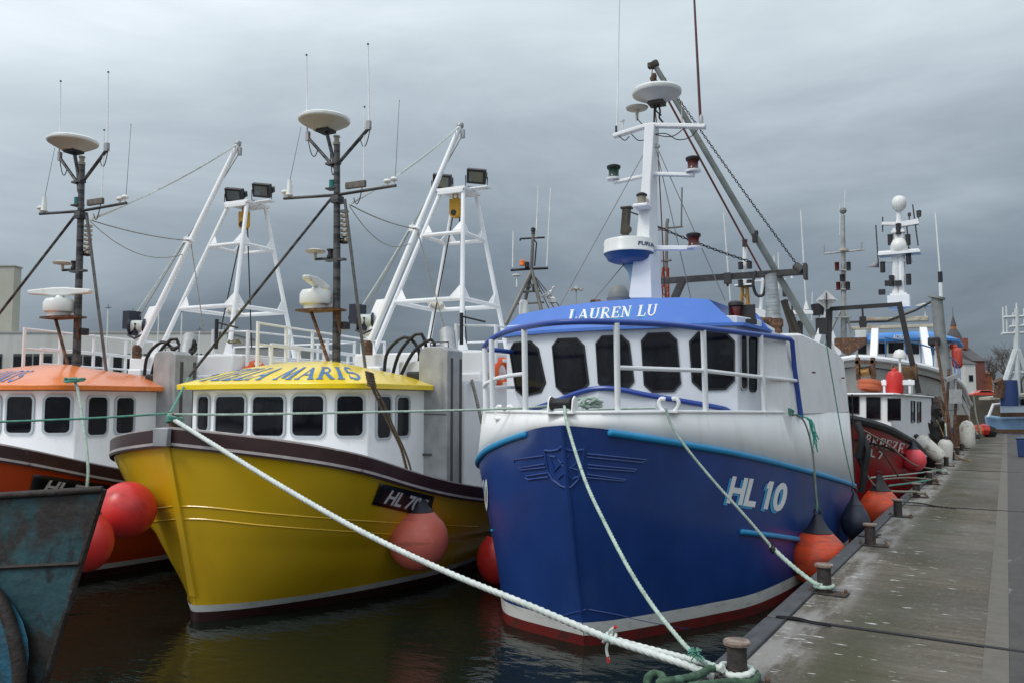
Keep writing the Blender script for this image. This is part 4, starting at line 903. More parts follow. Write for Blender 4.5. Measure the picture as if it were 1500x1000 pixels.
rf.grid([[p - (0, 0, .035) for p in lowp] + [eb - (0, 0, .035), eb2 - (0, 0, .035)], lowp + [eb, eb2]])
rf.add([cutb, lowp[-1], eb, eb2, (1.0, 4.2, lowp[-1][2] - .0), (cutt[0], cutt[1] + .25, cutb[2])], [(0, 1, 2, 3, 4, 5)])
wv = [BF.pv(x_, y_, 3.1) for x_, y_ in ((1089, 458), (1110, 481), (1128, 484), (1108, 459))]
rf.add([np.array(q) + (0, dy, 0) for dy in (0, .03) for q in wv], [(0, 1, 2, 3), (7, 6, 5, 4), (0, 4, 5, 1), (1, 5, 6, 2), (2, 6, 7, 3), (3, 7, 4, 0)])
ro = rf.build('roof', midblue, broot, smooth=20)
nb_ = MB(); bk0 = cutt + (0, .12, -.02); nb_.beam(cutb + (-.02, .3, .03), cutb + (.2, .35, .03), .05, .06); nb_.box(cutb + (.02, .45, .13), (.3, .04, .22)).build('light_recess', black, ro)
q = Bpx(1078, 458, v=2.65); MB().lathe(q, [(.075, -.115), (.075, -.1), (.06, -.095), (.06, .075), (.09, .08), (.085, .115), (.05, .135)], 18).build('light_cap', black, ro)
MB().lathe(q, [(.062, -.09), (.066, -.08), (.066, .06), (.062, .07)], 18).build('port_light', redlens, ro)
# name on the fascia
def fas(u, w_, sh=(0, 0)):
    px_ = 832 + (962 - 832) * u + sh[0]; py0 = np.interp(px_, [832, 962], [470.5, 463]); py1 = np.interp(px_, [832, 962], [455, 446.5]); py_ = py0 + (py1 - py0) * w_ + sh[1]
    r_ = ray(px_, py_); best = None
    for k in range(1, len(L2_) - 1):
        A_, B_, C_ = [BF.wor(q) for q in (L2_[k], L2_[k + 1], U2_[k])]; n_ = np.cross(B_ - A_, C_ - A_); n_ = nrm(n_); n_ = n_ if n_ @ r_ < 0 else -n_
        t_ = ((A_ - EYE) @ n_) / (r_ @ n_); P_ = EYE + r_ * t_; s_ = ((P_ - A_) @ (B_ - A_)) / ((B_ - A_) @ (B_ - A_))
        if -.001 <= s_ <= 1.001: return BF.loc(P_), BF.loc(BF.o + n_)
    return BF.loc(P_), BF.loc(BF.o + n_)
g = serif('LAUREN LU', .2, .035)
q = MB(); letters(q, g, lambda u, w_: fas(u, w_, (1.6, 1.6)), .004); q.build('name_shadow', letc, ro, smooth=0)
q = MB(); letters(q, g, lambda u, w_: fas(u, w_), .010); q.build('name_lettering', letw, ro, smooth=0)
# roof furniture
dm = Bpx(906, 436, v=2.7); MB().lathe(dm + (0, 0, -.12), [(.145, -.1), (.145, .1), (.15, .115), (.135, .12), (.13, .17), (.105, .235), (.06, .27), (.0, .28)], 26).build('satellite_dome', greyplast, ro)
for px_ in (876, 938, 869): MB().lathe(Bpx(px_, 441, v=2.7), [(.045, -.05), (.045, -.01), (.03, .015), (.0, .02)], 10).build('horn', rustm, ro)

# ---- rails round the bow
ry = [(709, 512), (713, 503), (724, 494), (742, 486), (760, 481), (800, 474), (850, 471), (898, 472), (970, 475), (1040, 482), (1100, 489), (1156, 496)]
rimW = np.array([BF.wor(p) for p in rimP]); rpx = pix(rimW)[:, 0]
front = (rimW[:, 1] < 10.6) & ~((rimW[:, 0] < -4) & (rimW[:, 1] > 8.0)); fidx = np.where(front)[0]
def rimat(px_, left=False):
    idx = fidx; k = idx[np.argmin(abs(rpx[idx] - px_) + (0 if not left else (rimW[idx, 0] > -4.6) * 1e3))]; return rimW[k]
def railpt(px_, py_, k=None):
    b_ = rimat(px_); d_ = depth((b_[0], b_[1], 2.9)); P_ = at(px_, py_, d_); return P_
tr = [bl_(railpt(*p)) for p in ry]
# starboard run continues aft, out of sight behind the wheelhouse
aft = [bl_((-5.22, 8.3, 2.93)), bl_((-5.42, 9.4, 2.95))]
tp = smoothpts(aft[::-1] + tr, 60); bend = bl_(railpt(1158, 500)); low = [bl_(railpt(1164, 540)), bl_(railpt(1174, 612))]
MB().tube(list(tp) + [tr[-1] + (.03, .03, -.03)] + low, .03, 10).build('top_rail', railblue, broot)
posts = [(768, 481, 770, 610), (903, 473, 905, 606), (1030, 481, 1034, 606), (1114, 491, 1120, 610), (720, 497, 722, 616), (710, 510, 712, 618)]
for x0, y0, x1, y1 in posts:
    MB().tube([bl_(railpt(x1, y1)), bl_(railpt(x0, y0))], .030, 10).build('rail_post', whitec, broot)
MB().tube([bl_(railpt(905, 538)), bl_(railpt(968, 540)), bl_(railpt(1030, 542)), bl_(railpt(1100, 550)), bl_(railpt(1167, 557))], .022, 8).build('mid_rail', whitec, broot)
MB().tube(smoothpts([bl_((-5.3, 8.9, 2.5)), bl_(railpt(710, 566)), bl_(railpt(724, 555)), bl_(railpt(745, 550)), bl_(railpt(767, 547))], 20), .022, 8).build('mid_rail', whitec, broot)
# breakwater with a blue edge
bwv = [Bpx(746, 611, v=1.75), Bpx(800, 592, v=1.6), Bpx(876, 568, v=1.45), Bpx(960, 580, v=1.6), Bpx(1046, 595, v=2.0), Bpx(1066, 600, v=2.2), Bpx(1073, 608, v=2.3)]
MB().grid([bwv, [np.array((p[0], p[1], 1.72)) for p in bwv]]).build('breakwater', mat('wheelhouse_pale_paint', (.7, .73, .78)), broot, smooth=0, solid=.02)
MB().tube(smoothpts(bwv, 40), .028, 8).build('breakwater_edge', railblue, broot)
# bow roller, hook cleats
rp = bl_(railpt(821, 606)); rc = rp + np.array((0, .03, .10))
MB().box(rp + (0, .03, .012), (.30, .2, .02)).build('roller_base', whitebul, broot, bevel=.004)
rr_ = MB()
for sx in (-.12, .12): rr_.prism([rp + np.array((sx, dy, dz)) for dy, dz in ((-.05, .02), (.13, .02), (.08, .14), (.03, .17), (-.02, .14))], (.018, 0, 0))
rr_.build_each('roller_cheek', whitebul, broot, bevel=.005)
MB().lathe(rc, [(.065, -.1), (.05, -.07), (.045, 0), (.05, .07), (.065, .1)], 18, axis=(1, 0, 0)).build('bow_roller', rubber, broot)
def hookcleat(px_, py_):
    c = bl_(railpt(px_, py_)); pl = MB().box(c + (0, .02, .01), (.2, .14, .016)).build('cleat', whitebul, broot)
    for sx in (-1, 1):
        MB().tube(smoothpts([c + (sx * .05, .02, .01), c + (sx * .085, .02, .05), c + (sx * .10, .02, .10), c + (sx * .075, .02, .14), c + (sx * .035, .02, .135)], 12), .02, 8).build('cleat_horn', whitebul, pl)
hookcleat(979, 604); hookcleat(738, 614)

# ---- mast: tapered white box mast with arms
mv = 3.7
def mp_(px_, py_, v=mv): return BF.pv(px_, py_, v)
sec = []
for y_, xl, xr, dp in ((440, 928, 962, .46), (345, 938, 957, .36), (270, 944, 957, .28), (184, 947, 961, .2)):
    a, b_ = mp_(xl, y_), mp_(xr, y_); sec.append([a + (0, -dp / 2, 0), b_ + (0, -dp / 2, 0), b_ + (.02, dp / 2, 0), a + (.02, dp / 2, 0)])
mo = MB().rings(sec).build('mast', whitec, broot, bevel=.012)
# lower trunk and scanner bracket
MB().prism([mp_(907, 383), mp_(937, 382), mp_(946, 392), mp_(951, 410), mp_(952, 425), mp_(960, 440), mp_(926, 440), mp_(924, 424), mp_(920, 400)], (0, .12, 0)).build('scanner_bracket', mat('pale_turquoise_paint', (.42, .60, .62), .5, var=.1, stain=[((.4, .3, .2), .62, (9, 9, 9), .4)]), mo, bevel=.01)
sc0 = mp_(921, 372, mv - .15); R_ = .335
MB().lathe(sc0, [(.0, .20), (R_ * .7, .20), (R_ * .96, .18), (R_ * 1.0, .15), (R_, .03), (R_ * 1.02, .02), (R_ * 1.02, 0)], 40).build('radar_drum', domew, mo)
MB().lathe(sc0, [(R_ * 1.01, 0), (R_ * .9, -.05), (R_ * .84, -.09), (R_ * .62, -.12), (.0, -.12)], 40).build('drum_base', mat('drum_blue_paint', (.02, .075, .22), .4, var=.1), mo)
q = glyphs('FURUNO', .12, .03); qm = MB()
def drum(u, v_):
    a = math.radians(-52 + 72 * u); c = np.array((math.cos(a), math.sin(a), 0)); return sc0 + c * R_ * 1.0 + ZZ * (.058 + .055 * v_), c
letters(qm, q, drum, .004).build('drum_lettering', letn, mo, smooth=0)
qm = MB()
def drum2(u, v_):
    a = math.radians(-215 + 52 * u); c = np.array((math.cos(a), math.sin(a), 0)); return sc0 + c * R_ * 1.0 + ZZ * (.058 + .055 * v_), c
letters(qm, q, drum2, .004).build('drum_lettering', letn, mo, smooth=0)
# top yard, kinked
yd = MB(); a, b_, c_ = mp_(899, 200), mp_(950, 184), mp_(1034, 186)
yd.beam(a, b_, .10, .06); yd.beam(b_, c_, .10, .06); yd.build('top_yard', whitec, mo, bevel=.015)
ar = MB(); ar.beam(mp_(899, 268), mp_(946, 258), .08, .045); ar.beam(mp_(950, 255), mp_(1017, 257), .08, .05); ar.build_each('light_arm', whitec, mo, bevel=.012)
ar = MB(); ar.beam(mp_(950, 364), mp_(1014, 364), .1, .06); ar.build('light_arm', mat('white_gloss_paint', (.8, .8, .8)), mo, bevel=.01)
def navlight(px_, py_, lens, r=.08, h=.15, base=True):
    c = mp_(px_, py_); 
    if base: MB().lathe(c, [(.10, -.115), (.105, -.1), (.105, -.088), (.07, -.08)], 18).build('light_tray', whitec, mo)
    MB().lathe(c, [(r * 1.1, .04), (r * 1.2, .055), (r * 1.2, .08), (r * .7, .098), (.0, .1)], 18).build('light_cap', black, mo)
    return MB().lathe(c, [(r * 1.05, -.08), (r * .9, -.06), (r * .86, -.02), (r * .9, .02), (r * 1.05, .045)], 18).build('navigation_light', lens, mo)
navlight(899, 252, greenlens); navlight(1015, 240, redlens); navlight(1016, 352, redlens)
sh_ = MB().box(mp_(941, 303, mv - .25), (.2, .24, .05)).build('light_shelf', whitec, mo, bevel=.015); navlight(940, 291, clearlens, .065, base=False) if False else None
c = mp_(940, 292, mv - .25); MB().lathe(c, [(.065, -.085), (.06, -.06), (.055, .0), (.06, .04)], 18).build('masthead_light', clearlens, mo); MB().lathe(c, [(.07, .04), (.075, .06), (.04, .085), (.0, .09)], 18).build('light_cap', black, mo)
hl = MB().beam(mp_(915, 344, mv - .2), mp_(918, 306, mv - .2), .1, .1); hl.box(mp_(918, 305, mv - .2), (.15, .12, .03)).lathe(mp_(918, 336, mv - .25), [(.06, -.05), (.06, .05)], 12, axis=(0, 1, 0)).tube([mp_(921, 310), mp_(935, 315)], .014, 5); hl.build('searchlight', mat('brown_weathered_metal', (.07, .06, .045), .6, .3, var=.4), mo, bevel=.01)
# saucer antenna and others on the yard
dc = mp_(962, 139); rd = .335
dd = MB().lathe(dc, [(.0, .10), (rd * .6, .095), (rd * .93, .07), (rd, .045), (rd, .01), (rd * .97, -.005)], 44).build('saucer_antenna', domew, mo)
MB().lathe(dc, [(rd * .965, -.004), (rd * .8, -.03), (.15, -.09), (.14, -.105), (.0, -.105)], 40).build('dish_underside', mat('pale_dish_underside', (.62, .62, .60), .45, var=.08), dd)
MB().box(dc + (.0, 0, -.125), (.21, .2, .045)).build('dish_mount', mat('brown_weathered_metal', (.07, .06, .045)), dd)
MB().tube([dc + (-.03, 0, -.13), mp_(958, 184)], .014, 6).tube(smoothpts([dc + (.02, 0, -.14), dc + (.05, -.02, -.25), dc + (.03, 0, -.32), dc + (.08, 0, -.40)], 12), .013, 6).tube(smoothpts([dc + (.03, 0, -.14), dc + (-.01, -.02, -.22), dc + (.06, 0, -.3)], 12), .010, 6).build('cable', rubber, dd)
q = mp_(933, 160); MB().lathe(q, [(.018, -.16), (.022, -.06), (.03, -.05), (.035, -.015), (.145, .0), (.155, .018), (.09, .035), (.0, .04)], 26).build('mushroom_antenna', domeu, mo)
q = mp_(912, 180); MB().lathe(q, [(.012, -.08), (.014, .01), (.032, .02), (.034, .035), (.0, .045)], 12).build('gps_antenna', domew, mo)
MB().tube([mp_(904, 192), mp_(908, -60)], .012, 7).build('whip_antenna', whitec, mo); MB().box(mp_(903, 190), (.03, .03, .1)).build('antenna_bracket', black, mo)
MB().tube([mp_(1026, 175), mp_(1016, -20)], .02, 7, r1=.014).build('whip_antenna', mat('maroon_fibreglass_whip', (.09, .02, .025), .5), mo); MB().lathe(mp_(1027, 176), [(.03, -.05), (.03, .04), (.015, .07)], 10).build('antenna_base', steel, mo)
MB().tube([mp_(999, 182), mp_(998, 148)], .008, 6).build('whip_antenna', domeu, mo)
cb = MB()
for pts in ([(949, 190), (962, 198), (985, 200), (1003, 188)], [(951, 198), (975, 196), (992, 205), (1010, 202), (1022, 190)], [(905, 198), (915, 206), (922, 200)], [(925, 197), (935, 206), (947, 205)], [(933, 174), (942, 184), (951, 196)]):
    cb.tube(smoothpts([mp_(x, y, mv - .03) for x, y in pts], 14), .007, 5)
cb.build_each('cable', rubber, mo)
wr = MB()
for a, b_ in (((945, 222), (818, 452)), ((965, 222), (1062, 440)), ((962, 222), (1012, 437)), ((917, 384), (867, 443))):
    wr.tube([mp_(*a), BF.pv(*b_, 2.7 if b_[0] < 900 else 3.9)], .006, 5)
wr.build_each('mast_stay', wire, mo); MB().box(mp_(946, 215), (.03, .06, .08)).lathe(mp_(963, 214), [(.03, -.03), (.03, .03)], 10, axis=(0, 1, 0)).box(mp_(945, 221), (.02, .03, .06)).build('shackle', steel, mo)

# ---- lifting derrick, cross bar, lagged exhaust
dv0, dv1 = BF.pv(1192, 492, 5.2), BF.pv(958, 94, 4.6)
do = MB().tube([dv0, dv1], .049, 14, r1=.038).build('derrick', mat('grey_derrick_paint', (.19, .21, .20), .5, .2, var=.25, vs=6, stain=[((.1, .09, .07), .6, (6, 6, 6), .5)]), broot)
dd_ = nrm(dv1 - dv0)
MB().lathe(dv1, [(.06, -.06), (.07, -.02), (.07, .03), (.0, .05)], 14, axis=dd_).box(dv1 + (-.03, 0, -.02), (.12, .1, .08)).build('derrick_head', mat('brown_weathered_metal', (.07, .06, .045)), do, bevel=.01)
MB().tube([dv1 + (-.02, 0, -.02), BF.pv(954, 118, 4.5)], .008, 5).lathe(BF.pv(957, 116, 4.55), [(.045, -.03), (.045, .03)], 12, axis=(0, 1, 0)).lathe(BF.pv(958, 113, 4.5), [(.03, -.05), (.045, 0), (.03, .05)], 10).build('pulley_block', rustm, do)
rl_ = mat('red_oxide_lifting_wire', (.12, .035, .03), .7, var=.2)
rw_ = MB(); rw_.tube([BF.pv(956, 122, 4.5), BF.pv(962, 184, 4.2), BF.pv(975, 440, 4.2)], .009, 5).tube([BF.pv(962, 118, 4.5), BF.pv(1120, 408, 5)], .010, 5).tube([BF.pv(966, 122, 4.5), BF.pv(1118, 402, 5)], .008, 5); rw_.build_each('lifting_wire', rl_, do)
cm = MB(); chain_mesh(cm, BF.pv(963, 100, 4.6), BF.pv(1172, 394, 5), .03, .044, .0062); cm.build('chain', black, do)
cm = MB(); chain_mesh(cm, BF.pv(960, 331, 4.2), BF.pv(1100, 384, 5), .02, .05, .0075); cm.build('chain', black, do)
xb = MB(); xb.beam(BF.pv(968, 412, 5), BF.pv(1178, 398, 5), .09, .09); xb.beam(BF.pv(1000, 411, 5), BF.pv(988, 438, 5), .12, .10); xb.box(BF.pv(1180, 398, 5), (.05, .2, .22)).box(BF.pv(1066, 408, 4.9), (.1, .1, .16)).tube([BF.pv(1066, 408, 4.9), BF.pv(1066, 420, 4.9)], .02, 6).tube([BF.pv(1165, 389, 5), BF.pv(1176, 398, 4.95)], .06, 10)
xb.build('cross_bar', mat('dark_weathered_timber_bar', (.055, .052, .05), .65, var=.4, vs=12, bump=.3), do, bevel=.015)
lg = MB(); cs_ = [BF.pv(1131, y_, 4.7) for y_ in (488, 466, 464, 404, 401, 398)]; rr = [.10, .10, .085, .083, .06, .0]
P_ = []; 
for k, z_ in enumerate(np.linspace(0, 1, 34)):
    p0_, p1_ = BF.pv(1133, 466, 4.7), BF.pv(1129, 402, 4.7); c_ = p0_ + (p1_ - p0_) * z_; r_ = (.105 - .03 * z_) * (1.05 if k % 3 == 0 else 1.0); P_.append([c_ + np.array((r_ * math.cos(a), r_ * math.sin(a), .012 * math.sin(a + k))) for a in np.linspace(0, 2 * math.pi, 18, endpoint=False)])
lg.rings(P_).build('lagged_exhaust', mat('grey_lagging_tape', (.30, .33, .34), .6, .1, var=.3, vs=9, stain=[((.2, .13, .09), .58, (7, 7, 22), .6), ((.5, .52, .53), .6, (5, 5, 20), .5)]), broot, smooth=25)
MB().lathe(BF.pv(1134, 488, 4.7), [(.11, -.1), (.11, .08), (.125, .09), (.125, .18), (.11, .2)], 18).tube([BF.pv(1108, 470, 4.6), BF.pv(1130, 470, 4.6)], .05, 10).build('exhaust_pipe', rustm, broot)
hz = MB(); hz.tube(smoothpts([BF.pv(1107, 398, 4.9), BF.pv(1103, 415, 4.8), BF.pv(1108, 432, 4.8), BF.pv(1118, 432, 4.8), BF.pv(1122, 415, 4.8), BF.pv(1121, 400, 4.8)], 24), .022, 7); hz.build('hydraulic_hose', rubber, do)
tb = MB(); tb.tube([BF.pv(1148, 440, 5.4), BF.pv(1165, 492, 5.4)], .05, 10).tube([BF.pv(1158, 455, 5.3), BF.pv(1172, 492, 5.3)], .03, 8); tb.build_each('derrick_strut', mat('brown_weathered_metal', (.07, .06, .045)), do)
MB().box(BF.pv(1106, 349, 4.6), (.07, .07, .13)).box(BF.pv(1108, 341, 4.6), (.05, .05, .06)).build('derrick_lamp', black, do, bevel=.01)
# ================================================================== FENDERS
def fender(name, label, c, R, body, cap, top=None, squash=1.0, cone=.62, group=None, axis=(0, 0, 1)):
    """inflated buoy fender: ball, tapering to a moulded eye"""
    o = thing(name, label, 'fender', loc=tuple(c), group=group)
    if np.linalg.norm(np.array(axis) - (0, 0, 1)) > .01: o.rotation_euler = Vector(axis).to_track_quat('Z', 'Y').to_euler()
    a = np.linspace(-90, 38, 22); pr = [(R * math.cos(math.radians(q)), R * squash * math.sin(math.radians(q))) for q in a]
    r1, h1 = pr[-1]; ht = R * squash + R * cone; rc = R * .34; hc = h1 + (ht - h1) * .5
    pr += [(r1 + (rc * 1.45 - r1) * t_, h1 + (hc - .16 * R - h1) * t_) for t_ in (.35, .7, 1)]
    MB().lathe((0, 0, 0), pr, 36).build('body', body, o, smooth=60)
    k = MB().lathe((0, 0, 0), [(rc * 1.45 + .002, hc - .17 * R), (rc * 1.5, hc - .15 * R), (rc * 1.05, hc), (rc * .62, hc + (ht - hc) * .55), (rc * .36, ht), (.0, ht + .01)], 24).build('cap', cap, o, smooth=50)
    MB().torus((0, 0, ht + .03), .035, .014, (0, 1, 0), 14, 6).build('eye', cap, k)
    return o, np.array(c, float) + nrm(axis) * (ht + .06)
d_ = lambda H_, px_, py_: H_.hit(px_, py_)
def hung(H_, px_, py_, R, off=.0):
    p, n = H_.hit(px_, py_); n = nrm(n * (1, 1, 0)); c = p + n * (R + off)
    # slide along the sight line so that it stays where the survey saw it
    return at(px_, py_, depth(c))
FP = 'inflatable fenders hung over the sides of the boats'
c = hung(yH, 613, 790, .30, .22); R = 44 / FPX * depth(c)
_, f_pink = fender('fender', 'faded pink scuffed ball fender with navy cap below the black plate of the yellow boat', c, R, fendp, navy, cone=.58)
c = atx(1199, 818, -2.03); R = 41.5 / FPX * depth(c)
_, f_big = fender('fender', 'big bright orange fender squeezed between the dark blue hull and the kerb', c, R, fendo, navy, squash=1.0, cone=.56)
c = at(1253, 765, 11.7); _, f_blue = fender('fender', 'dark navy blue fender hanging at the stern end of the dark blue hull', c, 20.5 / FPX * 11.7, fendb, fendb, squash=1.25, cone=.9)
c = at(1290, 749, 14.2); _, f_red3 = fender('fender', 'orange fender with broad black cap lying between the red hull and the pontoon kerb', c, 31 / FPX * 14.2, fendo, rubber, squash=1.0, cone=.7)
c = at(186, 746, 8.6); _, f_o1 = fender('fender', 'smooth red ball fender wedged between the orange boat and the yellow bow', c, 41 / FPX * 8.6, fendr, navy, cone=.35, axis=(-.45, .85, .35))
c = at(128, 793, 8.0); _, f_o2 = fender('fender', 'red fender with a dark scuff stripe half hidden behind the rusty teal bow', c, 36 / FPX * 8.0, fendr, navy, squash=1.2)
c = at(730, 818, 10.6); _, f_y2 = fender('fender', 'red fender squeezed between the yellow boat and the dark blue bow', c, 32 / FPX * 10.6, fendr, navy, squash=1.15)

# ================================================================== ROPES
def rope(name, label, pts, d0, d1, r, m, cat='rope', group=None, lay=None, knots=()):
    """rope along survey sight lines, its distance running evenly from d0 to d1"""
    P = np.array(pts, float); l = np.r_[0, np.cumsum(np.linalg.norm(np.diff(P, axis=0), axis=1))]; l = l / l[-1]
    W_ = [at(x, y, 1 / (1 / d0 + (1 / d1 - 1 / d0) * t_)) for (x, y), t_ in zip(P, l)]
    mb_ = MB(); rope_mesh(mb_, W_, r, lay)
    return tag(mb_.build(name, m, smooth=60), label, cat, group), W_
dB1 = depth((-1.47, 5.13, .7)); dB2 = depth((-1.47, 7.93, .7)); dY = depth(yF.wor((0, .1, 2.1))); dR = depth(BF.wor(rc))
b1 = pix(np.array((-1.47, 5.13, .70))); b2 = pix(np.array((-1.47, 7.93, .68)))
_, wA = rope('mooring_rope', 'thick white mooring rope running from the yellow bow down to the nearest bollard', [(250, 611), (330, 661), (420, 716), (530, 778), (650, 835), (770, 884), (890, 934), (960, 958), (1012, 976), (1045, 990)], dY, dB1 - .05, .0235, ropew)
P_ = [at(x, y, d) for x, y, d in ((888, 932, 5.55), (930, 944, 5.45), (980, 957, 5.30), (1030, 970, 5.12), (1058, 980, 4.97))]
mb_ = MB(); rope_mesh(mb_, P_, .021); tag(mb_.build('mooring_rope', ropew, smooth=60), 'doubled back white rope end seized beside the thick white mooring rope near the bollard', 'rope')
k_ = MB(); kc = at(893, 934, 5.53)
for i_, (dx, dy) in enumerate(((-.03, 0), (.0, .01), (.03, .0))): k_.torus(kc + np.array((dx, 0, dy)), .032, .011, (.6, .3, -.35), 14, 6)
k_.tube(smoothpts([kc, kc + (.01, -.02, .05), kc + (.05, -.03, .085)], 8), .010, 6).tube(smoothpts([kc, kc + (-.01, -.03, -.06), kc + (.005, -.03, -.13)], 8), .010, 6)
tag(k_.build('rope_lashing', ropew), 'small white lashing knotted round the thick white mooring rope', 'rope')
whp = MB(); whp.tube([kc + (.05, -.03, .083), kc + (.063, -.033, .092)], .012, 6).tube([kc + (.0, -.03, -.11), kc + (.006, -.03, -.15)], .012, 6); tag(whp.build('red_whipping', mat('red_rope_whipping', (.5, .02, .03), .7)), 'red taped ends of the small white lashing', 'tape')
_, wB = rope('mooring_rope', 'pale green rope hanging from a blue bow roller down to the nearest bollard', [(827, 594), (829, 612), (841, 655), (860, 710), (886, 765), (920, 830), (955, 885), (990, 929), (1012, 953), (1028, 966), (1046, 975)], dR - .05, dB1 - .02, .0150, ropeg)
_, wC = rope('mooring_rope', 'pale green rope from the hook cleat of the blue boat to the second bollard', [(975, 597), (985, 625), (1010, 661), (1050, 709), (1095, 759), (1130, 800)], depth(railpt(979, 604)) - .13, dB2 + .35, .0135, ropeg)
_, wC2 = rope('mooring_rope', 'thicker spliced green end of the cleat rope looped on the second bollard', [(1129, 799), (1150, 819), (1175, 840), (1196, 855), (b2[0] - 2, b2[1] + 2)], dB2 + .35, dB2 - .05, .021, ropeg)
k_ = MB(); kc = at(1131, 802, dB2 + .34)
for q in range(3): k_.torus(kc + np.array((.01 * q, -.01 * q, -.012 * q)), .024, .009, (.6, -.2, -.5), 12, 6)
k_.tube(smoothpts([kc, kc + (.005, -.02, .03), kc + (.0, -.02, .06)], 8), .008, 6); tag(k_.build('rope_knot', rubber), 'dark knot where the cleat rope of the blue boat meets its thicker splice', 'knot')
def coil(c, R, r, m, n, label, seed, hz=.016, tilt=.0):
    rg = random.Random(seed); mb_ = MB(); pts = []
    for a in np.linspace(0, 2 * math.pi * n, int(16 * n)):
        pts.append(np.array(c) + np.array((R * (1 + .12 * math.sin(a * .7 + seed)) * math.cos(a), R * (1 + .1 * math.sin(a * 1.3)) * math.sin(a), hz * a / (2 * math.pi) + tilt * math.cos(a) + rg.uniform(-.002, .002))))
    rope_mesh(mb_, pts, r); return tag(mb_.build('rope_loop', m, smooth=60), label, 'rope')
coil((-1.47, 5.13, DZ + .05), .085, .021, ropew, 1.6, 'white loop of the yellow boat rope round the nearest bollard', 2, .03)
coil((-1.47, 7.93, DZ + .045), .075, .018, ropeg, 1.7, 'green loop of the cleat rope round the second bollard', 5, .025)
# mossy green rope thrown round the nearest bollard
mb_ = MB(); pts = [at(x, y, d) for x, y, d in ((948, 1000, 4.80), (950, 990, 4.82), (962, 986, 4.85), (972, 992, 4.80), (966, 1001, 4.72), (985, 996, 4.74), (1010, 992, 4.8), (1030, 985, 4.9), (1042, 979, 5.0))] + [(-1.45, 5.24, .66), (-1.36, 5.17, .66), (-1.36, 5.05, .65), (-1.46, 5.0, .65)] + [at(x, y, d) for x, y, d in ((1025, 1003, 4.72), (990, 1008, 4.66), (955, 1012, 4.6))]
rope_mesh(mb_, pts, .024, .16); tag(mb_.build('mooring_rope', ropem, smooth=60), 'mossy dark green rope wound round the nearest bollard and hanging over the kerb', 'rope')
tf = MB(); rg = random.Random(3); tcn = at(1019, 958, 5.03)
for i_ in range(46):
    a = rg.uniform(0, 6.28); v_ = np.array((math.cos(a) * rg.uniform(.2, 1), math.sin(a) * rg.uniform(.2, 1), rg.uniform(-.4, 1))); v_ = nrm(v_)
    tf.tube(smoothpts([tcn, tcn + v_ * .03, tcn + v_ * .055 + (0, 0, -.008)], 5), .004, 4)
tag(tf.build('frayed_rope_tuft', ropet), 'frayed green tuft at the end of the roller rope by the nearest bollard', 'rope')
# line across from the left edge to the blue bow
dT = depth(BF.wor(bl_(railpt(738, 612)))); dL = depth(oF.wor((0, .2, 2.2))) - .6
rope('mooring_line', 'teal green line from the left edge across the orange boat to the yellow bow', [(-60, 619), (60, 615), (150, 611), (246, 605)], 8.2, dY + .02, .0115, ropet)
rope('mooring_line', 'pale green line stretched across the yellow wheelhouse windows to the blue bow', [(246, 606), (330, 606.5), (430, 605), (540, 603), (640, 601), (740, 598), (800, 594), (862, 582), (884, 588)], dY, dT - .2, .0125, ropeg)
rope('mooring_line', 'second pale line leading over the blue boat bow to the rope tangle', [(736, 599), (790, 601), (850, 600), (905, 598), (960, 597)], dT - .1, dT - .45, .011, ropeg)
kb = MB(); c = yF.wor((-.02, .1, 2.12)); 
for q in range(5): kb.torus(c + np.array((.005 * q, 0, .012 * q - .01)), .075, .013, (.1 * q - .2, .15, 1), 16, 6)
tag(kb.build('rope_knot', ropet), 'green turns of line knotted on the post at the yellow bow', 'knot')
rope('mooring_line', 'short green line from the forestay foot down to the yellow bow post', [(277, 552), (266, 572), (256, 592), (249, 604)], depth(yF.wor(CAL.pv(277, 551, 2.3))), dY, .014, ropet)
def tangle(px_, py_, d, w_, h_, r, m, n, label, seed):
    rg = random.Random(seed); c = at(px_, py_, d); mb_ = MB(); pts = []
    for i_ in range(n):
        a = rg.uniform(0, 6.283); q = math.sqrt(rg.random()); pts.append(c + RT * w_ * q * math.cos(a) + ZZ * h_ * q * math.sin(a) * .8 + HD * rg.uniform(-.06, .06))
    rope_mesh(mb_, pts, r); return tag(mb_.build('rope_tangle', m, smooth=60), label, 'rope')
tangle(866, 590, depth(railpt(866, 604)) + .25, .13, .07, .016, ropeg, 26, 'heap of pale green rope behind the bow roller of the blue boat', 4)
tangle(283, 509, 11.4, .05, .13, .02, rubber, 14, 'black hoses bunched on the stern rail of the orange boat', 14)
tangle(341, 500, 12.2, .16, .05, .012, ropeg2, 12, 'grey rope ends tied on the orange boat gantry rail', 15)
# rope tied on the right rail foot and its frayed tail; line down to the big fender
c = at(1156, 604, depth(railpt(1156, 604)) - .07); kb = MB()
for q in range(4): kb.torus(c + np.array((0, 0, .02 * q - .02)), .05, .013, (.3 * (q % 2), .2, 1), 14, 6)
tag(kb.build('rope_knot', ropet), 'green knot on the foot of the right rail post of the blue boat', 'knot')
dF = depth(f_big)
rope('fender_line', 'brown green line holding the big orange fender from the blue boat rail', [(1158, 604), (1176, 614), (1186, 640), (1192, 675), (1194, 710), tuple(pix(f_big))], depth(c), dF, .011, ropeg2)
fr = MB(); rg = random.Random(8)
for i_ in range(22):
    a_ = at(1186 + rg.uniform(-2, 3), 614, depth(c) - .06); b_ = at(1194 + rg.uniform(-4, 6), 640 + rg.uniform(0, 24), depth(c) - .07); fr.tube(smoothpts([at(1165, 606, depth(c)), a_, (a_ + b_) / 2 + (rg.uniform(-.02, .02), 0, 0), b_], 8), .004, 4)
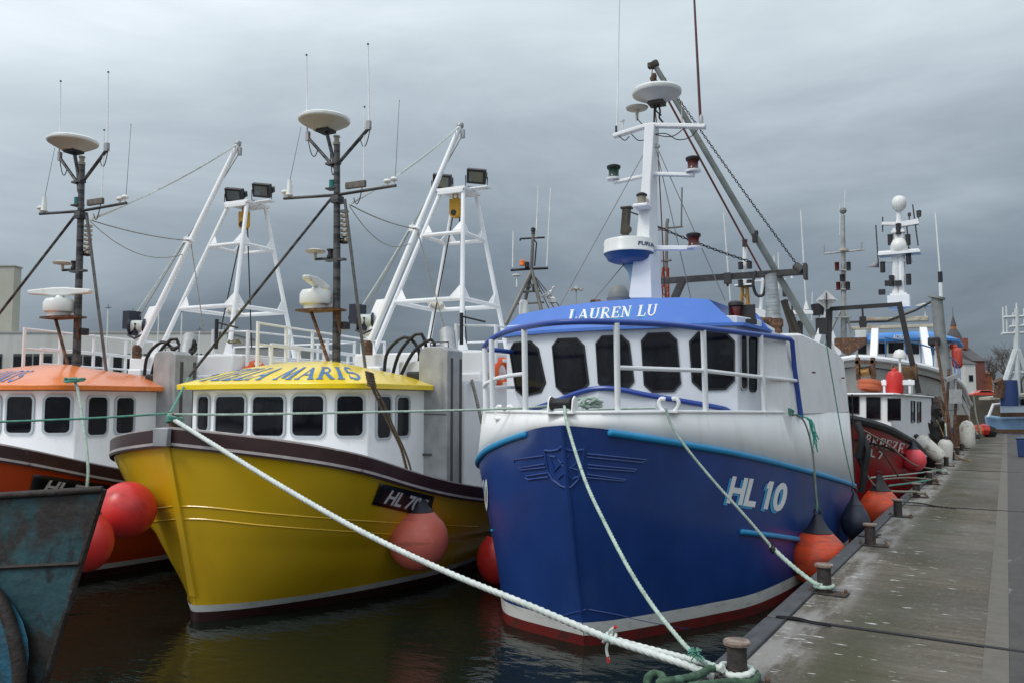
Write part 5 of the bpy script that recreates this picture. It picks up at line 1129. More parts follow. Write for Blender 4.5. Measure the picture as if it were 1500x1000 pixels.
tag(fr.build('frayed_rope_tail', mat('bright_teal_twine', (.03, .33, .24), .85, var=.2)), 'frayed bright teal rope tail hanging over the white bulwark of the blue boat', 'rope')
rope('rope_lashing', 'green splice on the line above the big orange fender', [(1192, 690), (1194, 712), (1196, 735), tuple(pix(f_big) + (0, 2))], dF + .05, dF, .018, ropet)
rope('fender_line', 'thin green line down the white shelter side to the navy fender', [(1210, 500), (1220, 560), (1234, 640), (1246, 695), tuple(pix(f_blue))], depth(atx(1210, 500, -2.12)) - .12, depth(f_blue), .008, ropet)
# brown rope from the yellow roof to the pink fender
dYr = depth(yF.wor(CAL.pv(546, 570, 1.80)))
rope('fender_line', 'brown tarred rope hanging from the yellow roof to the pink fender', [(540, 548), (546, 568), (556, 590), (570, 620), (587, 655), (600, 700), tuple(pix(f_pink))], dYr - .12, depth(f_pink), .017, ropeb)
rope('fender_line', 'second strand of brown rope beside the yellow wheelhouse side windows', [(545, 560), (562, 590), (576, 624), (592, 658), (602, 690), (603, 725)], dYr - .14, depth(f_pink) - .02, .013, ropeb)
kb = MB(); c = at(541, 553, dYr - .06)
for q in range(6): kb.torus(c + np.array((.008 * q, 0, .055 - .028 * q)), .042, .016, (.25, .2 - .1 * (q % 3), 1), 14, 6)
tag(kb.build('rope_knot', ropeb), 'thick brown knot round the stay foot on the yellow roof', 'knot')
kb = MB(); c = f_pink
for q in range(4): kb.torus(c + np.array((.012 * (q - 1.5), 0, .012 * (q % 2))), .045, .016, (1, .2 * q, .3), 14, 6)
tag(kb.build('rope_knot', ropeg2), 'grey rope knot on the cap of the pink fender', 'knot')
# green rope on the orange roof
dO = depth(oF.wor((1.12, 2.0, 2.4))) - .16
rope('mooring_line', 'pale green rope hanging from the orange roof over its windows to the number plate', [(108, 553), (115, 575), (122, 620), (127, 660), (129, 690), (127, 716)], dO - .06, dO - .75, .019, ropeg)
tangle(106, 556, dO - .12, .13, .05, .015, ropet, 16, 'green rope heaped on the front edge of the orange roof', 11)

# ================================================================== THE RUSTY TEAL BOW AT THE LEFT
tealm = mat('rusted_teal_paint', (.016, .060, .072), .55, var=.35, vs=4, bump=.35, bs=18, stain=[((.03, .10, .115), .56, (4, 4, 2.5), .6), ((.024, .015, .011), .455, (4.2, 4.2, 2.6), .92), ((.010, .008, .008), .56, (9, 9, 6), .9), ((.06, .026, .012), .66, (16, 16, 10), .9)])
BA = Frame(0, 0, 0); troot = thing('barge', 'rusty teal painted steel bow of a moored barge in the left foreground', 'boat', loc=tuple(at(152, 716, 4.1) * (1, 1, 0)))
to = np.array(troot.location); tl = lambda P: np.array(P) - to
s1 = at(152, 716, 4.1); s0 = at(62, 1010, 4.02); s0 = s1 + (s0 - s1) * ((s1[2] + .2) / (s1[2] - s0[2]))
# near side runs back to the left; far side runs away from us
e1 = at(-620, 768, 4.9); near_t = [s1 + (e1 - s1) * t_ for t_ in np.linspace(0, 1, 30)]
e1b = e1 * (1, 1, 0) + np.array((.25, .05, -.2)); near_b = [s0 + (e1b - s0) * t_ for t_ in np.linspace(0, 1, 30)]
nv = nrm(np.cross(e1 - s1, s0 - s1)); nv = nv if nv @ (EYE - s1) > 0 else -nv
G = []
for a, b_, t_ in zip(near_t, near_b, np.linspace(0, 1, 30)):
    G.append([tl(a + (b_ - a) * u + nv * (.16 * math.sin(math.pi * min(1, t_ * 1.6)) * (1 - .5 * u) + .01 * math.sin(9 * t_ + 5 * u))) for u in np.linspace(0, 1, 24)])
hb = MB().grid(G); far_t = [s1 + np.array((-2.8, .8, -.62)) * t_ for t_ in np.linspace(0, 1, 6)]
hb.grid([[tl(p) for p in far_t], [tl(p * (1, 1, 0) + (s0 - s1) * (1, 1, 0) + (0, 0, -.2)) for p in far_t]])
hb.add([tl(s1 - (0, 0, .6)), G[-1][0] - (0, 0, .6), tl(far_t[-1]) - (0, 0, .6)], [(0, 1, 2)])
ho = hb.build('hull', tealm, troot, smooth=40)
rm = MB().tube([G[i][0] + nv * .01 for i in range(30)], .018, 10); rm.tube([G[i][4] + nv * .004 for i in range(0, 30)], .012, 6); rm.build('rub_rail', mat('dark_rusted_rail', (.024, .016, .012), .7, var=.5, vs=12, bump=.4, stain=[((.03, .07, .08), .55, (6, 6, 6), .6)]), troot)
MB().tube([tl(s1 + (s0 - s1) * u + nv * .0) for u in np.linspace(0, 1, 12)], .016, 8).build('stem_bar', mat('dark_rusted_rail', (.03, .02, .017)), troot)
# hawse pocket: raised dark ring round a recess
def onside(px_, py_):
    n_ = np.cross(e1 - s1, s0 - s1); r_ = ray(px_, py_); t_ = ((s1 - EYE) @ n_) / (r_ @ n_); return EYE + r_ * t_ + nv * .10
rp_ = [tl(onside(x, y)) for x, y in ((-70, 850), (-20, 838), (5, 852), (28, 880), (44, 925), (52, 975), (50, 1040), (30, 1090))]
MB().tube(smoothpts(rp_, 30), .032, 10).build('hawse_ring', mat('dark_rusted_rail', (.03, .02, .017)), troot)
MB().lathe(tl(onside(-30, 960)) - nv * .03, [(.36, 0), (.30, .02), (.0, .035)], 26, axis=nv).build('hawse_pocket', mat('blue_lit_pocket_teal', (.012, .10, .16), .5, var=.4, vs=6, bump=.3, stain=[((.02, .04, .05), .52, (8, 8, 8), .8)]), troot)  # bluer, brighter teal: the blue light inside the pocket is put into the colour

# chains lying along the deck joints
for pts, lb in (([(1140, 903), (1165, 905), (1190, 911), (1215, 915)], 'short dark chain lying along the nearest deck joint beside the kerb'), ([(1318, 735), (1345, 736), (1372, 741), (1400, 744)], 'dark chain lying along the second deck joint')):
    P = smoothpts([atz(x, y, DZ + .022) for x, y in pts], 16); q = MB()
    for a_, b_ in zip(P[:-1], P[1:]): chain_mesh(q, a_, b_, .0, .034, .0042)
    tag(q.build('chain', black), lb, 'chain')
# ================================================================== BOATS FARTHER ALONG THE PONTOON
def simple_hull(root, F, L_, B, zs, m, rake=.7, mb_bottom=None, wl=.85, name='hull', flare=.1):
    V = np.r_[np.linspace(0, 1, 14) ** 2 * L_ * .35, np.linspace(L_ * .35, L_, 14)[1:]]; T = np.linspace(-.1, 1, 14)
    gb = lambda v: B * (1 - (1 - min(v / (L_ * .38), 1)) ** 2.2) ** .75 * (1 - .15 * max(0, (v / L_ - .7) / .3) ** 2)
    wb = lambda v: B * wl * (1 - (1 - min(v / (L_ * .5), 1)) ** 1.6) ** .85 * (1 - .2 * max(0, (v / L_ - .7) / .3) ** 2)
    gz = lambda v: float(np.interp(v / L_, [0, .15, .35, .6, .8, 1], zs)); gr = []
    for sd in (1, -1):
        g = np.zeros((len(V), len(T), 3))
        for i, v in enumerate(V):
            for j, t_ in enumerate(T):
                q = max(t_, 0); x = wb(v) + (gb(v) - wb(v)) * (q - flare * math.sin(math.pi * q))
                g[i, j] = F.wor((sd * max(.02, x), v + rake * (1 - q) * max(0, 1 - v / (L_ * .5)), .05 + (gz(v) - .05) * t_))
        gr.append(g)
    H = Hull(gr); mb_ = MB()
    for sd, g in zip((1, -1), gr): mb_.grid([[F.loc(p) for p in r] for r in g], flip=sd < 0)
    mb_.grid([[F.loc(p) for p in gr[0][-1]], [F.loc(p) for p in gr[1][-1]]]); mb_.grid([[F.loc(p) for p in gr[0][0]], [F.loc(p) for p in gr[1][0]]])
    mb_.build(name, m, root, smooth=50)
    MB().grid([[F.loc(g[i, -1]) - ZZ * .35 for i in range(2, len(V))] for g in gr]).build('deck', mat('worn_deck', (.12, .10, .08), .8, var=.3), root)
    return H, V, gz, gb
def capping(root, F, V, gz, gb, m, r=.07, name='rubbing_strake'):
    pts = [np.array((-gb(v), v, gz(v))) for v in V[::-1]] + [np.array((gb(v), v, gz(v))) for v in V[1:]]
    MB().tube(pts, r, 8).build(name, m, root)
def wbox(parent, F, a, b, c, m=glass, lift=.02, nm='window', fr=.025, frm=None):
    """plain window through survey corners on the upright plane a-b"""
    x0, y0, x1, y1 = c; p = [F.pp(x, y, a, b) for x, y in ((x0, y0), (x1, y0), (x1, y1), (x0, y1))]
    n = np.array([(b - a)[1], -(b - a)[0], 0]); n = nrm(n); c_ = sum(p) / 4
    wn_ = (F.ex * n[0] + F.ey * n[1]); 
    if wn_ @ (EYE - F.wor(c_)) < 0: n = -n
    o = [q + nrm(q - c_) * fr for q in p]
    w_ = MB().rings([[q + n * .002 for q in o], [q + n * (lift + .012) for q in o], [q + n * (lift + .012) for q in p], [q + n * lift * .5 for q in p]], True, False).build(nm, frm or rubber, parent, smooth=0)
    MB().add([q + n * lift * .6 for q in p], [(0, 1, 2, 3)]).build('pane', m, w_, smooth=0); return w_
def lightpair(mb_, c, r=.06, h=.2): mb_.lathe(c, [(r, -h / 2), (r, h / 2), (r * 1.2, h / 2 + .02), (r * .4, h / 2 + .05)], 10)

# ---- red boat
RF = Frame(-4.05, 14.3, .0)
redh = mat('dark_red_hull_paint', (.36, .012, .016), .35, var=.15, stain=[((.14, .01, .012), .56, (2, 2, .8), .6)])
rroot = thing('fishing_boat', 'dark red fishing boat with white wheelhouse and black gallows moored behind the blue boat', 'boat', RF)
rH, rV, rgz, rgb = simple_hull(rroot, RF, 12.5, 2.12, [2.2, 2.02, 1.66, 1.36, 1.02, .95], redh, wl=.92)
capping(rroot, RF, rV, rgz, rgb, rubber, .085)
ra, rb_, rc_ = RF.pv(1236, 590, 6.6)[:2], RF.pv(1329, 590, 6.6)[:2], None
rb_ = np.array((min(rb_[0], 1.75), 6.6)); rc_ = RF.pu(1368, 600, 1.9)[:2]; rl = np.array((-1.7, 6.6))
rw = [rl, ra, rb_, np.array((rb_[0] + .1, max(rc_[1], 9.5))), np.array((-1.7, max(rc_[1], 9.5)))]
ztop = RF.pp(1300, 578, ra, rb_)[2]
rwh = MB().prism([(p[0], p[1], .6) for p in (rl, rb_, rw[3], rw[4])], (0, 0, ztop - .6)).build('wheelhouse', whitec, rroot, bevel=.03)
MB().prism([(p[0] + sx, p[1] + sy, ztop) for (p, sx, sy) in ((rl, -.1, -.12), (rb_, .08, -.12), (rw[3], .08, .1), (rw[4], -.1, .1))], (0, 0, .05)).build('roof', whitec, rroot, bevel=.02)
for c in ((1243, 581, 1258, 604), (1270, 582, 1289, 612), (1301, 584, 1319, 614)): wbox(rwh, RF, rl, rb_, c)
for c in ((1334, 587, 1339, 617), (1343, 588, 1348, 617)): wbox(rwh, RF, rb_, rw[3], c)
q = MB(); rH.text(q, RF, serif('BREEZE', .0, .06), (1264, 648), (1321, 664), (1268, 634), (1325, 649), .02); q.build('name_lettering', letw, rroot, smooth=0)
q = MB(); rH.text(q, RF, glyphs('HL 7', 0, .03), (1262, 664), (1292, 673), (1264, 652), (1294, 661), .02); q.build('number_lettering', letw, rroot, smooth=0)
R_ = lambda px_, py_, v=9: RF.pv(px_, py_, v)
rfz = ztop + .05
MB().lathe(R_(1311, 570, 8), [(.19, -.1), (.2, .0), (.2, .32), (.16, .42), (.07, .46), (.06, .52), (.0, .53)], 20).build('gas_bottle', mat('red_gas_bottle_paint', (.55, .02, .015), .4, var=.1), rroot)
rk = MB(); 
for px_ in (1297, 1334): rk.box(R_(px_, 566, 8.2), (.06, .5, .35))
rk.box(R_(1315, 560, 7.95), (.75, .05, .12)).build('roof_rack', whitec, rroot, bevel=.01)
for k, y_ in enumerate((561, 567)): MB().torus(R_(1274, y_, 8), .22, .075, (.1, .2, 1), 20, 8).build('lifebuoy', mat('faded_orange_ring', (.42, .10, .04), .7, var=.3), rroot)
wn = MB().lathe(R_(1268, 543, 9), [(.2, -.22), (.2, -.18), (.11, -.17), (.11, .17), (.2, .18), (.2, .22)], 16, axis=(1, 0, .2)); wn.box(R_(1268, 530, 9), (.5, .3, .08)).box(R_(1257, 540, 9), (.08, .3, .6)).box(R_(1279, 540, 9), (.08, .3, .6)); wn.build('hauler', rustm, rroot)
MB().lathe(R_(1268, 545, 8.85), [(.12, -.1), (.09, 0), (.12, .1)], 14, axis=(1, 0, .2)).build('hauler_sheave', mat('brass_sheave', (.22, .12, .03), .4, .4, var=.3), rroot)
MB().lathe(R_(1325, 545, 10), [(.24, -.3), (.24, -.27), (.17, -.26), (.17, .26), (.24, .27), (.24, .3)], 16, axis=(1, 0, 0)).build('net_drum', mat('tan_net_drum', (.17, .09, .04), .8, var=.4, vs=9, bump=.4), rroot)
MB().lathe(R_(1318, 525, 9.5), [(.03, -.5), (.03, 0), (.15, .02), (.16, .12), (.1, .22), (.0, .25)], 14).build('satellite_dome', domew, rroot)
gl = MB(); gl.beam(R_(1214, 453, 10), R_(1319, 446, 10), .11, .11).beam(R_(1317, 443, 10), R_(1346, 575, 10), .13, .13).beam(R_(1216, 452, 10), R_(1212, 560, 10), .12, .12); gl.build('gallows', black, rroot)
hk = MB().tube([R_(1263, 450, 9.9), R_(1264, 464, 9.9)], .025, 6).box(R_(1264, 472, 9.9), (.16, .12, .3)).lathe(R_(1264, 474, 9.8), [(.1, -.05), (.1, .05)], 12, axis=(0, 1, 0)); hk.build('hanging_block', black, rroot)
MB().prism([R_(1222, 495, 9), R_(1268, 494, 9), R_(1268, 502, 9), R_(1248, 515, 9), R_(1240, 520, 9), R_(1222, 505, 9)], (0, .3, 0)).build('gallows_bracket', rustm, rroot)
dmd = R_(1211, 440, 9.6); s_ = .28; dd_ = MB()
for a in (0, 60, 120):
    u_ = np.array((math.cos(math.radians(a + 20)), math.sin(math.radians(a + 20)), 0)) * s_; dd_.prism([dmd + ZZ * s_, dmd + u_, dmd - ZZ * s_, dmd - u_], np.array((-u_[1], u_[0], 0)) * .02)
dd_.add([dmd + np.array((math.cos(a), math.sin(a), 0)) * s_ for a in np.linspace(0, 2 * math.pi, 6, endpoint=False)], [tuple(range(6))]); dd_.build('radar_reflector', mat('aluminium_reflector', (.62, .62, .62), .35, .3), rroot, smooth=0)
MB().tube([R_(1211, 430, 9.6), R_(1211, 520, 9.6)], .03, 6).build('reflector_pole', black, rroot)
mm = MB().tube([R_(1236, 500, 10.4), R_(1235, 315, 10.4)], .085, 10, r1=.05); rm_ = mm.build('mast', mat('pale_grey_mast_paint', (.33, .34, .33), .5, .2, var=.3, vs=6, stain=[((.06, .06, .06), .6, (5, 5, 9), .7)]), rroot)
q = MB().tube([R_(1235, 448, 10.4), R_(1205, 510, 10.2)], .035, 8).tube([R_(1237, 448, 10.4), R_(1258, 530, 10.2)], .035, 8).tube([R_(1207, 372, 10.4), R_(1236, 369, 10.4), R_(1266, 366, 10.4)], .03, 6).tube([R_(1207, 372, 10.4), R_(1207, 358, 10.4)], .02, 6).tube([R_(1262, 366, 10.4), R_(1262, 355, 10.4), R_(1267, 355, 10.4)], .02, 6)
for y_ in (396, 424, 465): q.tube([R_(1223, y_, 10.3), R_(1247, y_, 10.3)], .025, 6)
q.build_each('mast_stay', mat('pale_grey_mast_paint', (.3, .3, .3)), rm_)
MB().lathe(R_(1235, 309, 10.4), [(.0, -.1), (.07, -.07), (.1, 0), (.07, .07), (.0, .1)], 14).build('mast_ball', greyplast, rm_); MB().tube([R_(1237, 305, 10.4), R_(1238, 277, 10.4)], .008, 5).tube([R_(1230, 345, 10.4), R_(1230, 300, 10.4)], .007, 5).build_each('whip_antenna', domew, rm_)
MB().lathe(R_(1236, 366, 10.3), [(.0, -.06), (.12, -.03), (.12, .02), (.0, .05)], 14).build('mushroom_antenna', domeu, rm_)
q = MB(); 
for x, y in ((1226, 391), (1228, 420)): lightpair(q, R_(x, y, 10.3))
q.build_each('red_light', redlens, rm_); q = MB(); lightpair(q, R_(1243, 391, 10.3)); lightpair(q, R_(1242, 420, 10.3)); lightpair(q, R_(1234, 408, 10.2), .07, .16); q.build_each('dark_light', black, rm_)
bx_ = MB(); rg = random.Random(2)
for px_, py_, dx in ((1258, 640, .0), (1266, 660, .1), (1262, 690, .05)):
    bx_.tube(smoothpts([RF.loc(at(px_ - 3, py_ - 22, 13.9)), RF.loc(at(px_ + 4, py_, 13.8)), RF.loc(at(px_ - 1, py_ + 30, 13.8))], 10), .06, 8)
bx_.build_each('bow_fendering', rubber, rroot)
for c, R, nm in (((1338, 673), 17.5, 'pink ball fender against the dark red hull'),):
    d0 = 18.3; fender('fender', nm + ' beside the white wheelhouse', at(*c, d0), R / FPX * d0, mat('pink_red_fender_vinyl', (.72, .07, .09), .4, var=.1), navy, cone=.5)
for i_, (c, ax_, lb) in enumerate((((1362, 656), (-.7, 0, .7), 'white sausage fender tilted on the black gunwale of the red boat'), ((1384, 664), (.1, 0, 1), 'dirty white upright fender at the stern corner of the red boat'))):
    o = thing('fender', lb, 'fender', loc=tuple(at(*c, 22.5 + i_))); o.rotation_euler = Vector(ax_).to_track_quat('Z', 'Y').to_euler()
    MB().lathe((0, 0, 0), [(.0, -.42), (.14, -.38), (.2, -.28), (.2, .28), (.14, .38), (.06, .42), (.0, .45)], 18).build('body', fendw, o); MB().lathe((0, 0, 0), [(.08, .41), (.06, .5), (.0, .52)], 10).build('cap', navy, o)
o = thing('fender', 'tall white fender hanging by the blue hull side of the far trawler', 'fender', loc=tuple(at(1417, 636, 30)))
MB().lathe((0, 0, 0), [(.0, -.52), (.16, -.46), (.25, -.3), (.25, .3), (.16, .46), (.0, .53)], 18).build('body', fendw, o)

# mooring lines of the red boat to the bollards
for i_, (pts, bi, d0, r, m, lb) in enumerate((([(1264, 688), (1290, 716)], 4, 13.9, .020, ropeg2, 'grey slack rope from the red boat to the bollard at the second joint'), ([(1276, 699), (1330, 694)], 6, 15.2, .016, ropeg, 'upper green rope leading along the dark red hull'),
        ([(1284, 702), (1330, 699)], 5, 15.2, .015, ropeg2, 'brown rope leading low along the dark red hull'), ([(1302, 711), (1340, 706)], 5, 15.5, .018, ropet, 'teal rope end lying by the orange fender at the kerb'),
        ([(1262, 628), (1300, 650), (1340, 680)], 6, 14.2, .014, ropeg2, 'long thin rope crossing the name on the red bow'), ([(1280, 640), (1305, 680), (1325, 703)], 5, 15, .013, ropeb, 'dark brown rope hanging down the red bow'))):
    b_ = np.array((-1.42, BY[bi], DZ + .1)); rope('mooring_line', lb, pts + [tuple(pix(b_))], d0, depth(b_), r, m)
for i_, (bi, m) in enumerate(((4, ropeg2), (5, ropeb), (6, ropeg))): coil((-1.40, BY[bi], DZ + .05), .08, .018, m, 2, ['grey rope turns round the bollard past the second joint', 'brown rope turns round the sixth bollard', 'green rope turns round the bollard below the pink fender'][i_], 20 + i_, .028)

# ---- dark working boat heaped with nets
DF = Frame(-4.2, 27.5, .0); droot = thing('fishing_boat', 'dark working boat heaped with nets and poles between the red boat and the trawler', 'boat', DF)
darkh = mat('dark_navy_black_hull', (.014, .014, .02), .5, var=.3, stain=[((.08, .04, .025), .58, (2, 2, 1.5), .6)])
dH, dV, dgz, dgb = simple_hull(droot, DF, 10, 2.2, [2.2, 1.9, 1.4, 1.1, 1.1, 1.2], darkh)
netm = mat('heaped_brown_net', (.030, .025, .022), .9, var=.5, vs=5, bump=.9, bs=14, stain=[((.07, .10, .09), .6, (4, 4, 4), .6)])
nm_ = MB(); rg = random.Random(9)
for k in range(7):
    c = DF.loc(at(1382 + rg.uniform(-16, 14), 600 + rg.uniform(-18, 40), 29 + rg.uniform(-1.5, 3))); c[0] = min(c[0], 1.6); pr = []
    G = [[c + np.array((math.cos(a) * math.cos(e_), math.sin(a) * math.cos(e_), math.sin(e_))) * (.58 + .16 * math.sin(5 * a + k) * math.cos(3 * e_) + rg.uniform(-.07, .07)) * (1, 1.2, .8) for a in np.linspace(0, 2 * math.pi, 16, endpoint=False)] for e_ in np.linspace(-1.5, 1.5, 11)]
    nm_.rings(G)
nm_.build('net_heap', netm, droot)
pl_ = MB()
for a, b_ in (((1371, 500), (1396, 655)), ((1366, 600), (1385, 690)), ((1376, 580), (1400, 680)), ((1390, 540), (1384, 640)), ((1402, 560), (1394, 690))): pl_.tube([DF.loc(at(*a, 30)), DF.loc(at(*b_, 29))], .05, 7)
pl_.build_each('gear_pole', rustm, droot)
MB().tube([DF.loc(at(1372, 437, 31)), DF.loc(at(1378, 500, 31)), DF.loc(at(1396, 600, 30.5))], .20, 12).lathe(DF.loc(at(1372, 436, 31)), [(.3, -.04), (.3, .04)], 14, axis=(.3, 0, 1)).build('grey_davit', mat('grey_davit_paint', (.22, .235, .23), .5, var=.2), droot)
MB().box(DF.loc(at(1368, 500, 30.8)), (.4, .35, .3)).build('lamp_housing', black, droot, bevel=.05)
MB().beam(DF.loc(at(1385, 556, 29.5)), DF.loc(at(1404, 549, 29.5)), .18, .14).tube([DF.loc(at(1400, 552, 29.5)), DF.loc(at(1400, 570, 29.5))], .04, 6).box(DF.loc(at(1400, 580, 29.5)), (.4, .3, .5)).build('hauling_arm', steel, droot)
blk = MB().box(DF.loc(at(1409, 640, 31)), (.5, .3, 1.7)); blk.build('otter_board', rustm, droot, bevel=.03)
rope('mooring_line', 'pale rope hanging down the dark working boat to the kerb', [(1385, 620), (1388, 650), (1398, 690)], 29, 27, .03, ropeg)
rope('mooring_line', 'ochre rope drooping from the dark working boat across the kerb', [(1372, 615), (1386, 645), (1402, 668), (1425, 676)], 29, 24, .028, mat('ochre_rope', (.22, .14, .05), .9, var=.3))
rope('mooring_line', 'thin ochre line lying across the deck of the pontoon', [(1402, 668), (1440, 671), (1478, 673), (1530, 677)], 29.2, 28.6, .02, mat('ochre_rope', (.22, .14, .05), .9, var=.3))

# ---- white and blue trawler
AF = Frame(-5.05, 35.0, .0); aroot = thing('trawler', 'big white trawler with bright blue wheelhouse roof and domed mast farther along the pontoon', 'boat', AF)
palh = mat('weathered_white_hull', (.56, .55, .53), .45, var=.12, stain=[((.30, .25, .2), .6, (.8, .8, .25), .5)])
aH, aV, agz, agb = simple_hull(aroot, AF, 20, 3.4, [4.1, 3.7, 3.0, 2.4, 2.2, 2.3], palh, rake=2.2, wl=.97, flare=.06)
capping(aroot, AF, aV, agz, agb, whitec, .12)
bb = MB(); g = aH.G[0]; G = []
for i in range(3, len(aV)):
    row = []
    for t_ in (.02, .2, .38): j = t_ * 1.1 / 1.1; k = np.interp(t_, np.linspace(-.1, 1, 14), range(14)); a = int(k); p = g[i, a] * (1 - (k - a)) + g[i, a + 1] * (k - a); row.append(AF.loc(p + aH.N[0][i, a] * .02))
    G.append(row)
bb.grid(G).build('blue_hull_band', mat('mid_blue_hull_paint', (.03, .16, .40), .45, var=.15), aroot)
A_ = lambda px_, py_, v=9.: AF.pv(px_, py_, v)
wa, wb1 = A_(1252, 510, 8)[:2], A_(1371, 510, 8)[:2]; wc = A_(1394, 510, 9.6)[:2]; wz0, wz1 = 2.5, AF.pp(1310, 500, wa, wb1)[2]
awh = MB().prism([(p[0], p[1], wz0) for p in (wa, wb1, wc, np.array((wc[0], 14.)), np.array((wa[0], 14.)))], (0, 0, wz1 - wz0)).build('wheelhouse', whitec, aroot, bevel=.03)
for c in ((1258, 505, 1268, 517), (1277, 504, 1297, 517), (1303, 503, 1322, 516), (1328, 503, 1345, 517), (1354, 503, 1367, 518)): wbox(awh, AF, wa, wb1, c, fr=.06)
wbox(awh, AF, wb1, wc, (1376, 504, 1386, 518), fr=.06)
bluer = mat('bright_blue_roof_paint', (.05, .26, .68), .4, var=.08)
lo = [(wa[0] - .3, 7.6), (wb1[0] + .1, 7.6), (wc[0] + .35, 9.4), (wc[0] + .35, 14), (wa[0] - .3, 14)]; hi = [(wa[0] + .2, 8.4), (wb1[0] - .3, 8.4), (wc[0] - .5, 10), (wc[0] - .5, 13.8), (wa[0] + .2, 13.8)]
zr = AF.pv(1310, 487, 8.4)[2]; q = MB(); q.rings([[(x, y, wz1 - .02) for x, y in lo], [(x, y, wz1 + .1) for x, y in lo], [(x, y, zr) for x, y in hi]]); aro = q.build('roof', bluer, aroot, smooth=20)
q = MB(); rn_ = nrm(np.array((0, -(zr - wz1 - .1), .8))); rp0 = AF.wor((0, 7.6, wz1 + .1)); rnw = AF.ex * rn_[0] + AF.ey * rn_[1] + ZZ * rn_[2]; onr = lambda x, y: AF.loc(EYE + ray(x, y) * (((rp0 - EYE) @ rnw) / (ray(x, y) @ rnw))); cs = [onr(1307, 499), onr(1327, 498), onr(1307, 492), onr(1327, 491)]; letters(q, glyphs('ADRA', .2, .03), quadfn(*cs, rn_), .05); q.build('name_lettering', letw, aro, smooth=0)
MB().box(A_(1262, 488, 8), (.5, .5, .5)).build('deck_box', domew, aroot, bevel=.03)
ap = MB()
for a, b_ in (((1282, 484), (1279, 540)), ((1352, 482), (1366, 565))): ap.beam(A_(*a, 7), A_(*b_, 5), .32, .3)
ap.build_each('gallows_leg', whitec, aroot, bevel=.03)
ap = MB().beam(A_(1245, 481, 7), A_(1372, 477, 7), .2, .16).beam(A_(1268, 470, 7.2), A_(1360, 467, 7.2), .4, .22); ap.build('gallows_beam', mat('rust_streaked_cream_paint', (.45, .42, .34), .6, var=.2, stain=[((.25, .12, .04), .55, (.9, .9, 2), .8)]), aroot, bevel=.03)
q = MB().tube([A_(1240, 472, 6.9), A_(1300, 470, 6.9), A_(1340, 455, 6.9), A_(1372, 438, 6.9)], .06, 6); q.build('gilson_wire', black, aroot)
mst = MB(); 
for dx in (-5, 5): mst.tube([A_(1316 + dx, 455, 10), A_(1316 + dx * .8, 335, 10)], .16, 8)
for y_ in range(345, 452, 7): mst.tube([A_(1311, y_, 10), A_(1321, y_, 10)], .05, 5)
mst.tube([A_(1316, 340, 10), A_(1317, 305, 10)], .12, 8).beam(A_(1292, 328, 10), A_(1316, 328, 10), .25, .15).beam(A_(1316, 330, 10), A_(1346, 325, 10), .35, .25).box(A_(1318, 372, 10), (1.9, .9, .12)).beam(A_(1287, 371, 10), A_(1346, 367, 10), .3, .15).beam(A_(1297, 383, 10), A_(1340, 381, 10), .2, .12).box(A_(1316, 340, 10), (.6, .5, .12))
mst.box(A_(1317, 434, 10), (.75, .6, .25)).box(A_(1317, 442, 10), (1.0, .7, .6)); am = mst.build('mast', whitec, aroot)
for y_, r in ((297, .34), (361, .42)):
    MB().lathe(A_(1317, y_, 9.9), [(.0, -.45 * r / .34), (r * .5, -.42 * r / .34), (r * .9, -.25), (r, -.05), (r * .98, .1), (r * .75, r * .72), (r * .4, r * .95), (.0, r * 1.02)], 20).build('satellite_dome', domew, am)
q = MB()
for x, y in ((1304, 352), (1306, 412), (1331, 410), (1330, 352), (1316, 336), (1293, 392), (1331, 380)): lightpair(q, A_(x, y, 9.8), .12, .5)
for x, y in ((1292, 428), (1301, 415), (1316, 415)): q.box(A_(x, y, 9.8), (.3, .25, .25))
q.build_each('navigation_light', black, am)
q = MB()
for a, b_ in (((1345, 360), (1337, 300)), ((1333, 380), (1328, 328)), ((1287, 392), (1283, 330)), ((1293, 340), (1293, 318)), ((1345, 325), (1346, 310)), ((1332, 326), (1332, 313))): q.tube([A_(*a, 10), A_(*b_, 10)], .035, 5)
q.lathe(A_(1346, 312, 10), [(.1, -.2), (.12, .1), (.0, .15)], 10).lathe(A_(1332, 314, 10), [(.08, -.1), (.08, .05), (.0, .1)], 10).build_each('whip_antenna', mastg, am)
q = MB().add([A_(1287, 380, 10), A_(1286, 392, 10), A_(1268, 392, 9.8), A_(1278, 386, 9.9)], [(0, 1, 2, 3)]); q.build('pennant', mat('tattered_grey_flag', (.35, .35, .36), .8), am, solid=.01)
MB().lathe(A_(1355, 449, 8), [(.04, -.6), (.04, -.02), (.38, .0), (.4, .08), (.0, .16)], 18).build('mushroom_antenna', domew, aroot)
rl = MB()
for k in range(9): 
    p = np.array((agb(.8 + k * .8) - .1, .8 + k * .8, agz(.8 + k * .8))); rl.tube([p, p + ZZ * .9], .022, 5)
rl.tube([np.array((agb(.8 + k * .8) - .1, .8 + k * .8, agz(.8 + k * .8) + .9)) for k in range(9)], .03, 6).build_each('railing', mat('mid_blue_hull_paint', (.03, .16, .4)), aroot)
MB().box(A_(1402, 524, 9), (.42, .8, .95)).box(A_(1397, 508, 9.2), (.35, .5, .3)).build('liferaft_canister', mat('faded_red_canister', (.50, .06, .035), .5, var=.15), aroot, bevel=.15)
q = MB(); aH.text(q, AF, glyphs('ADRA', .25, .03), (1383, 549), (1391, 553), (1383, 544), (1391, 547), .03); q.build('bow_lettering', letn, aroot, smooth=0)
rope('mooring_line', 'pale rope from the trawler bow down to the far kerb', [(1405, 580), (1418, 610), (1432, 636)], 36, 35, .04, ropeg2)
rope('mooring_line', 'second pale rope from the trawler bow to the far bollards', [(1426, 580), (1430, 610), (1437, 636)], 40, 38, .045, ropeg2)
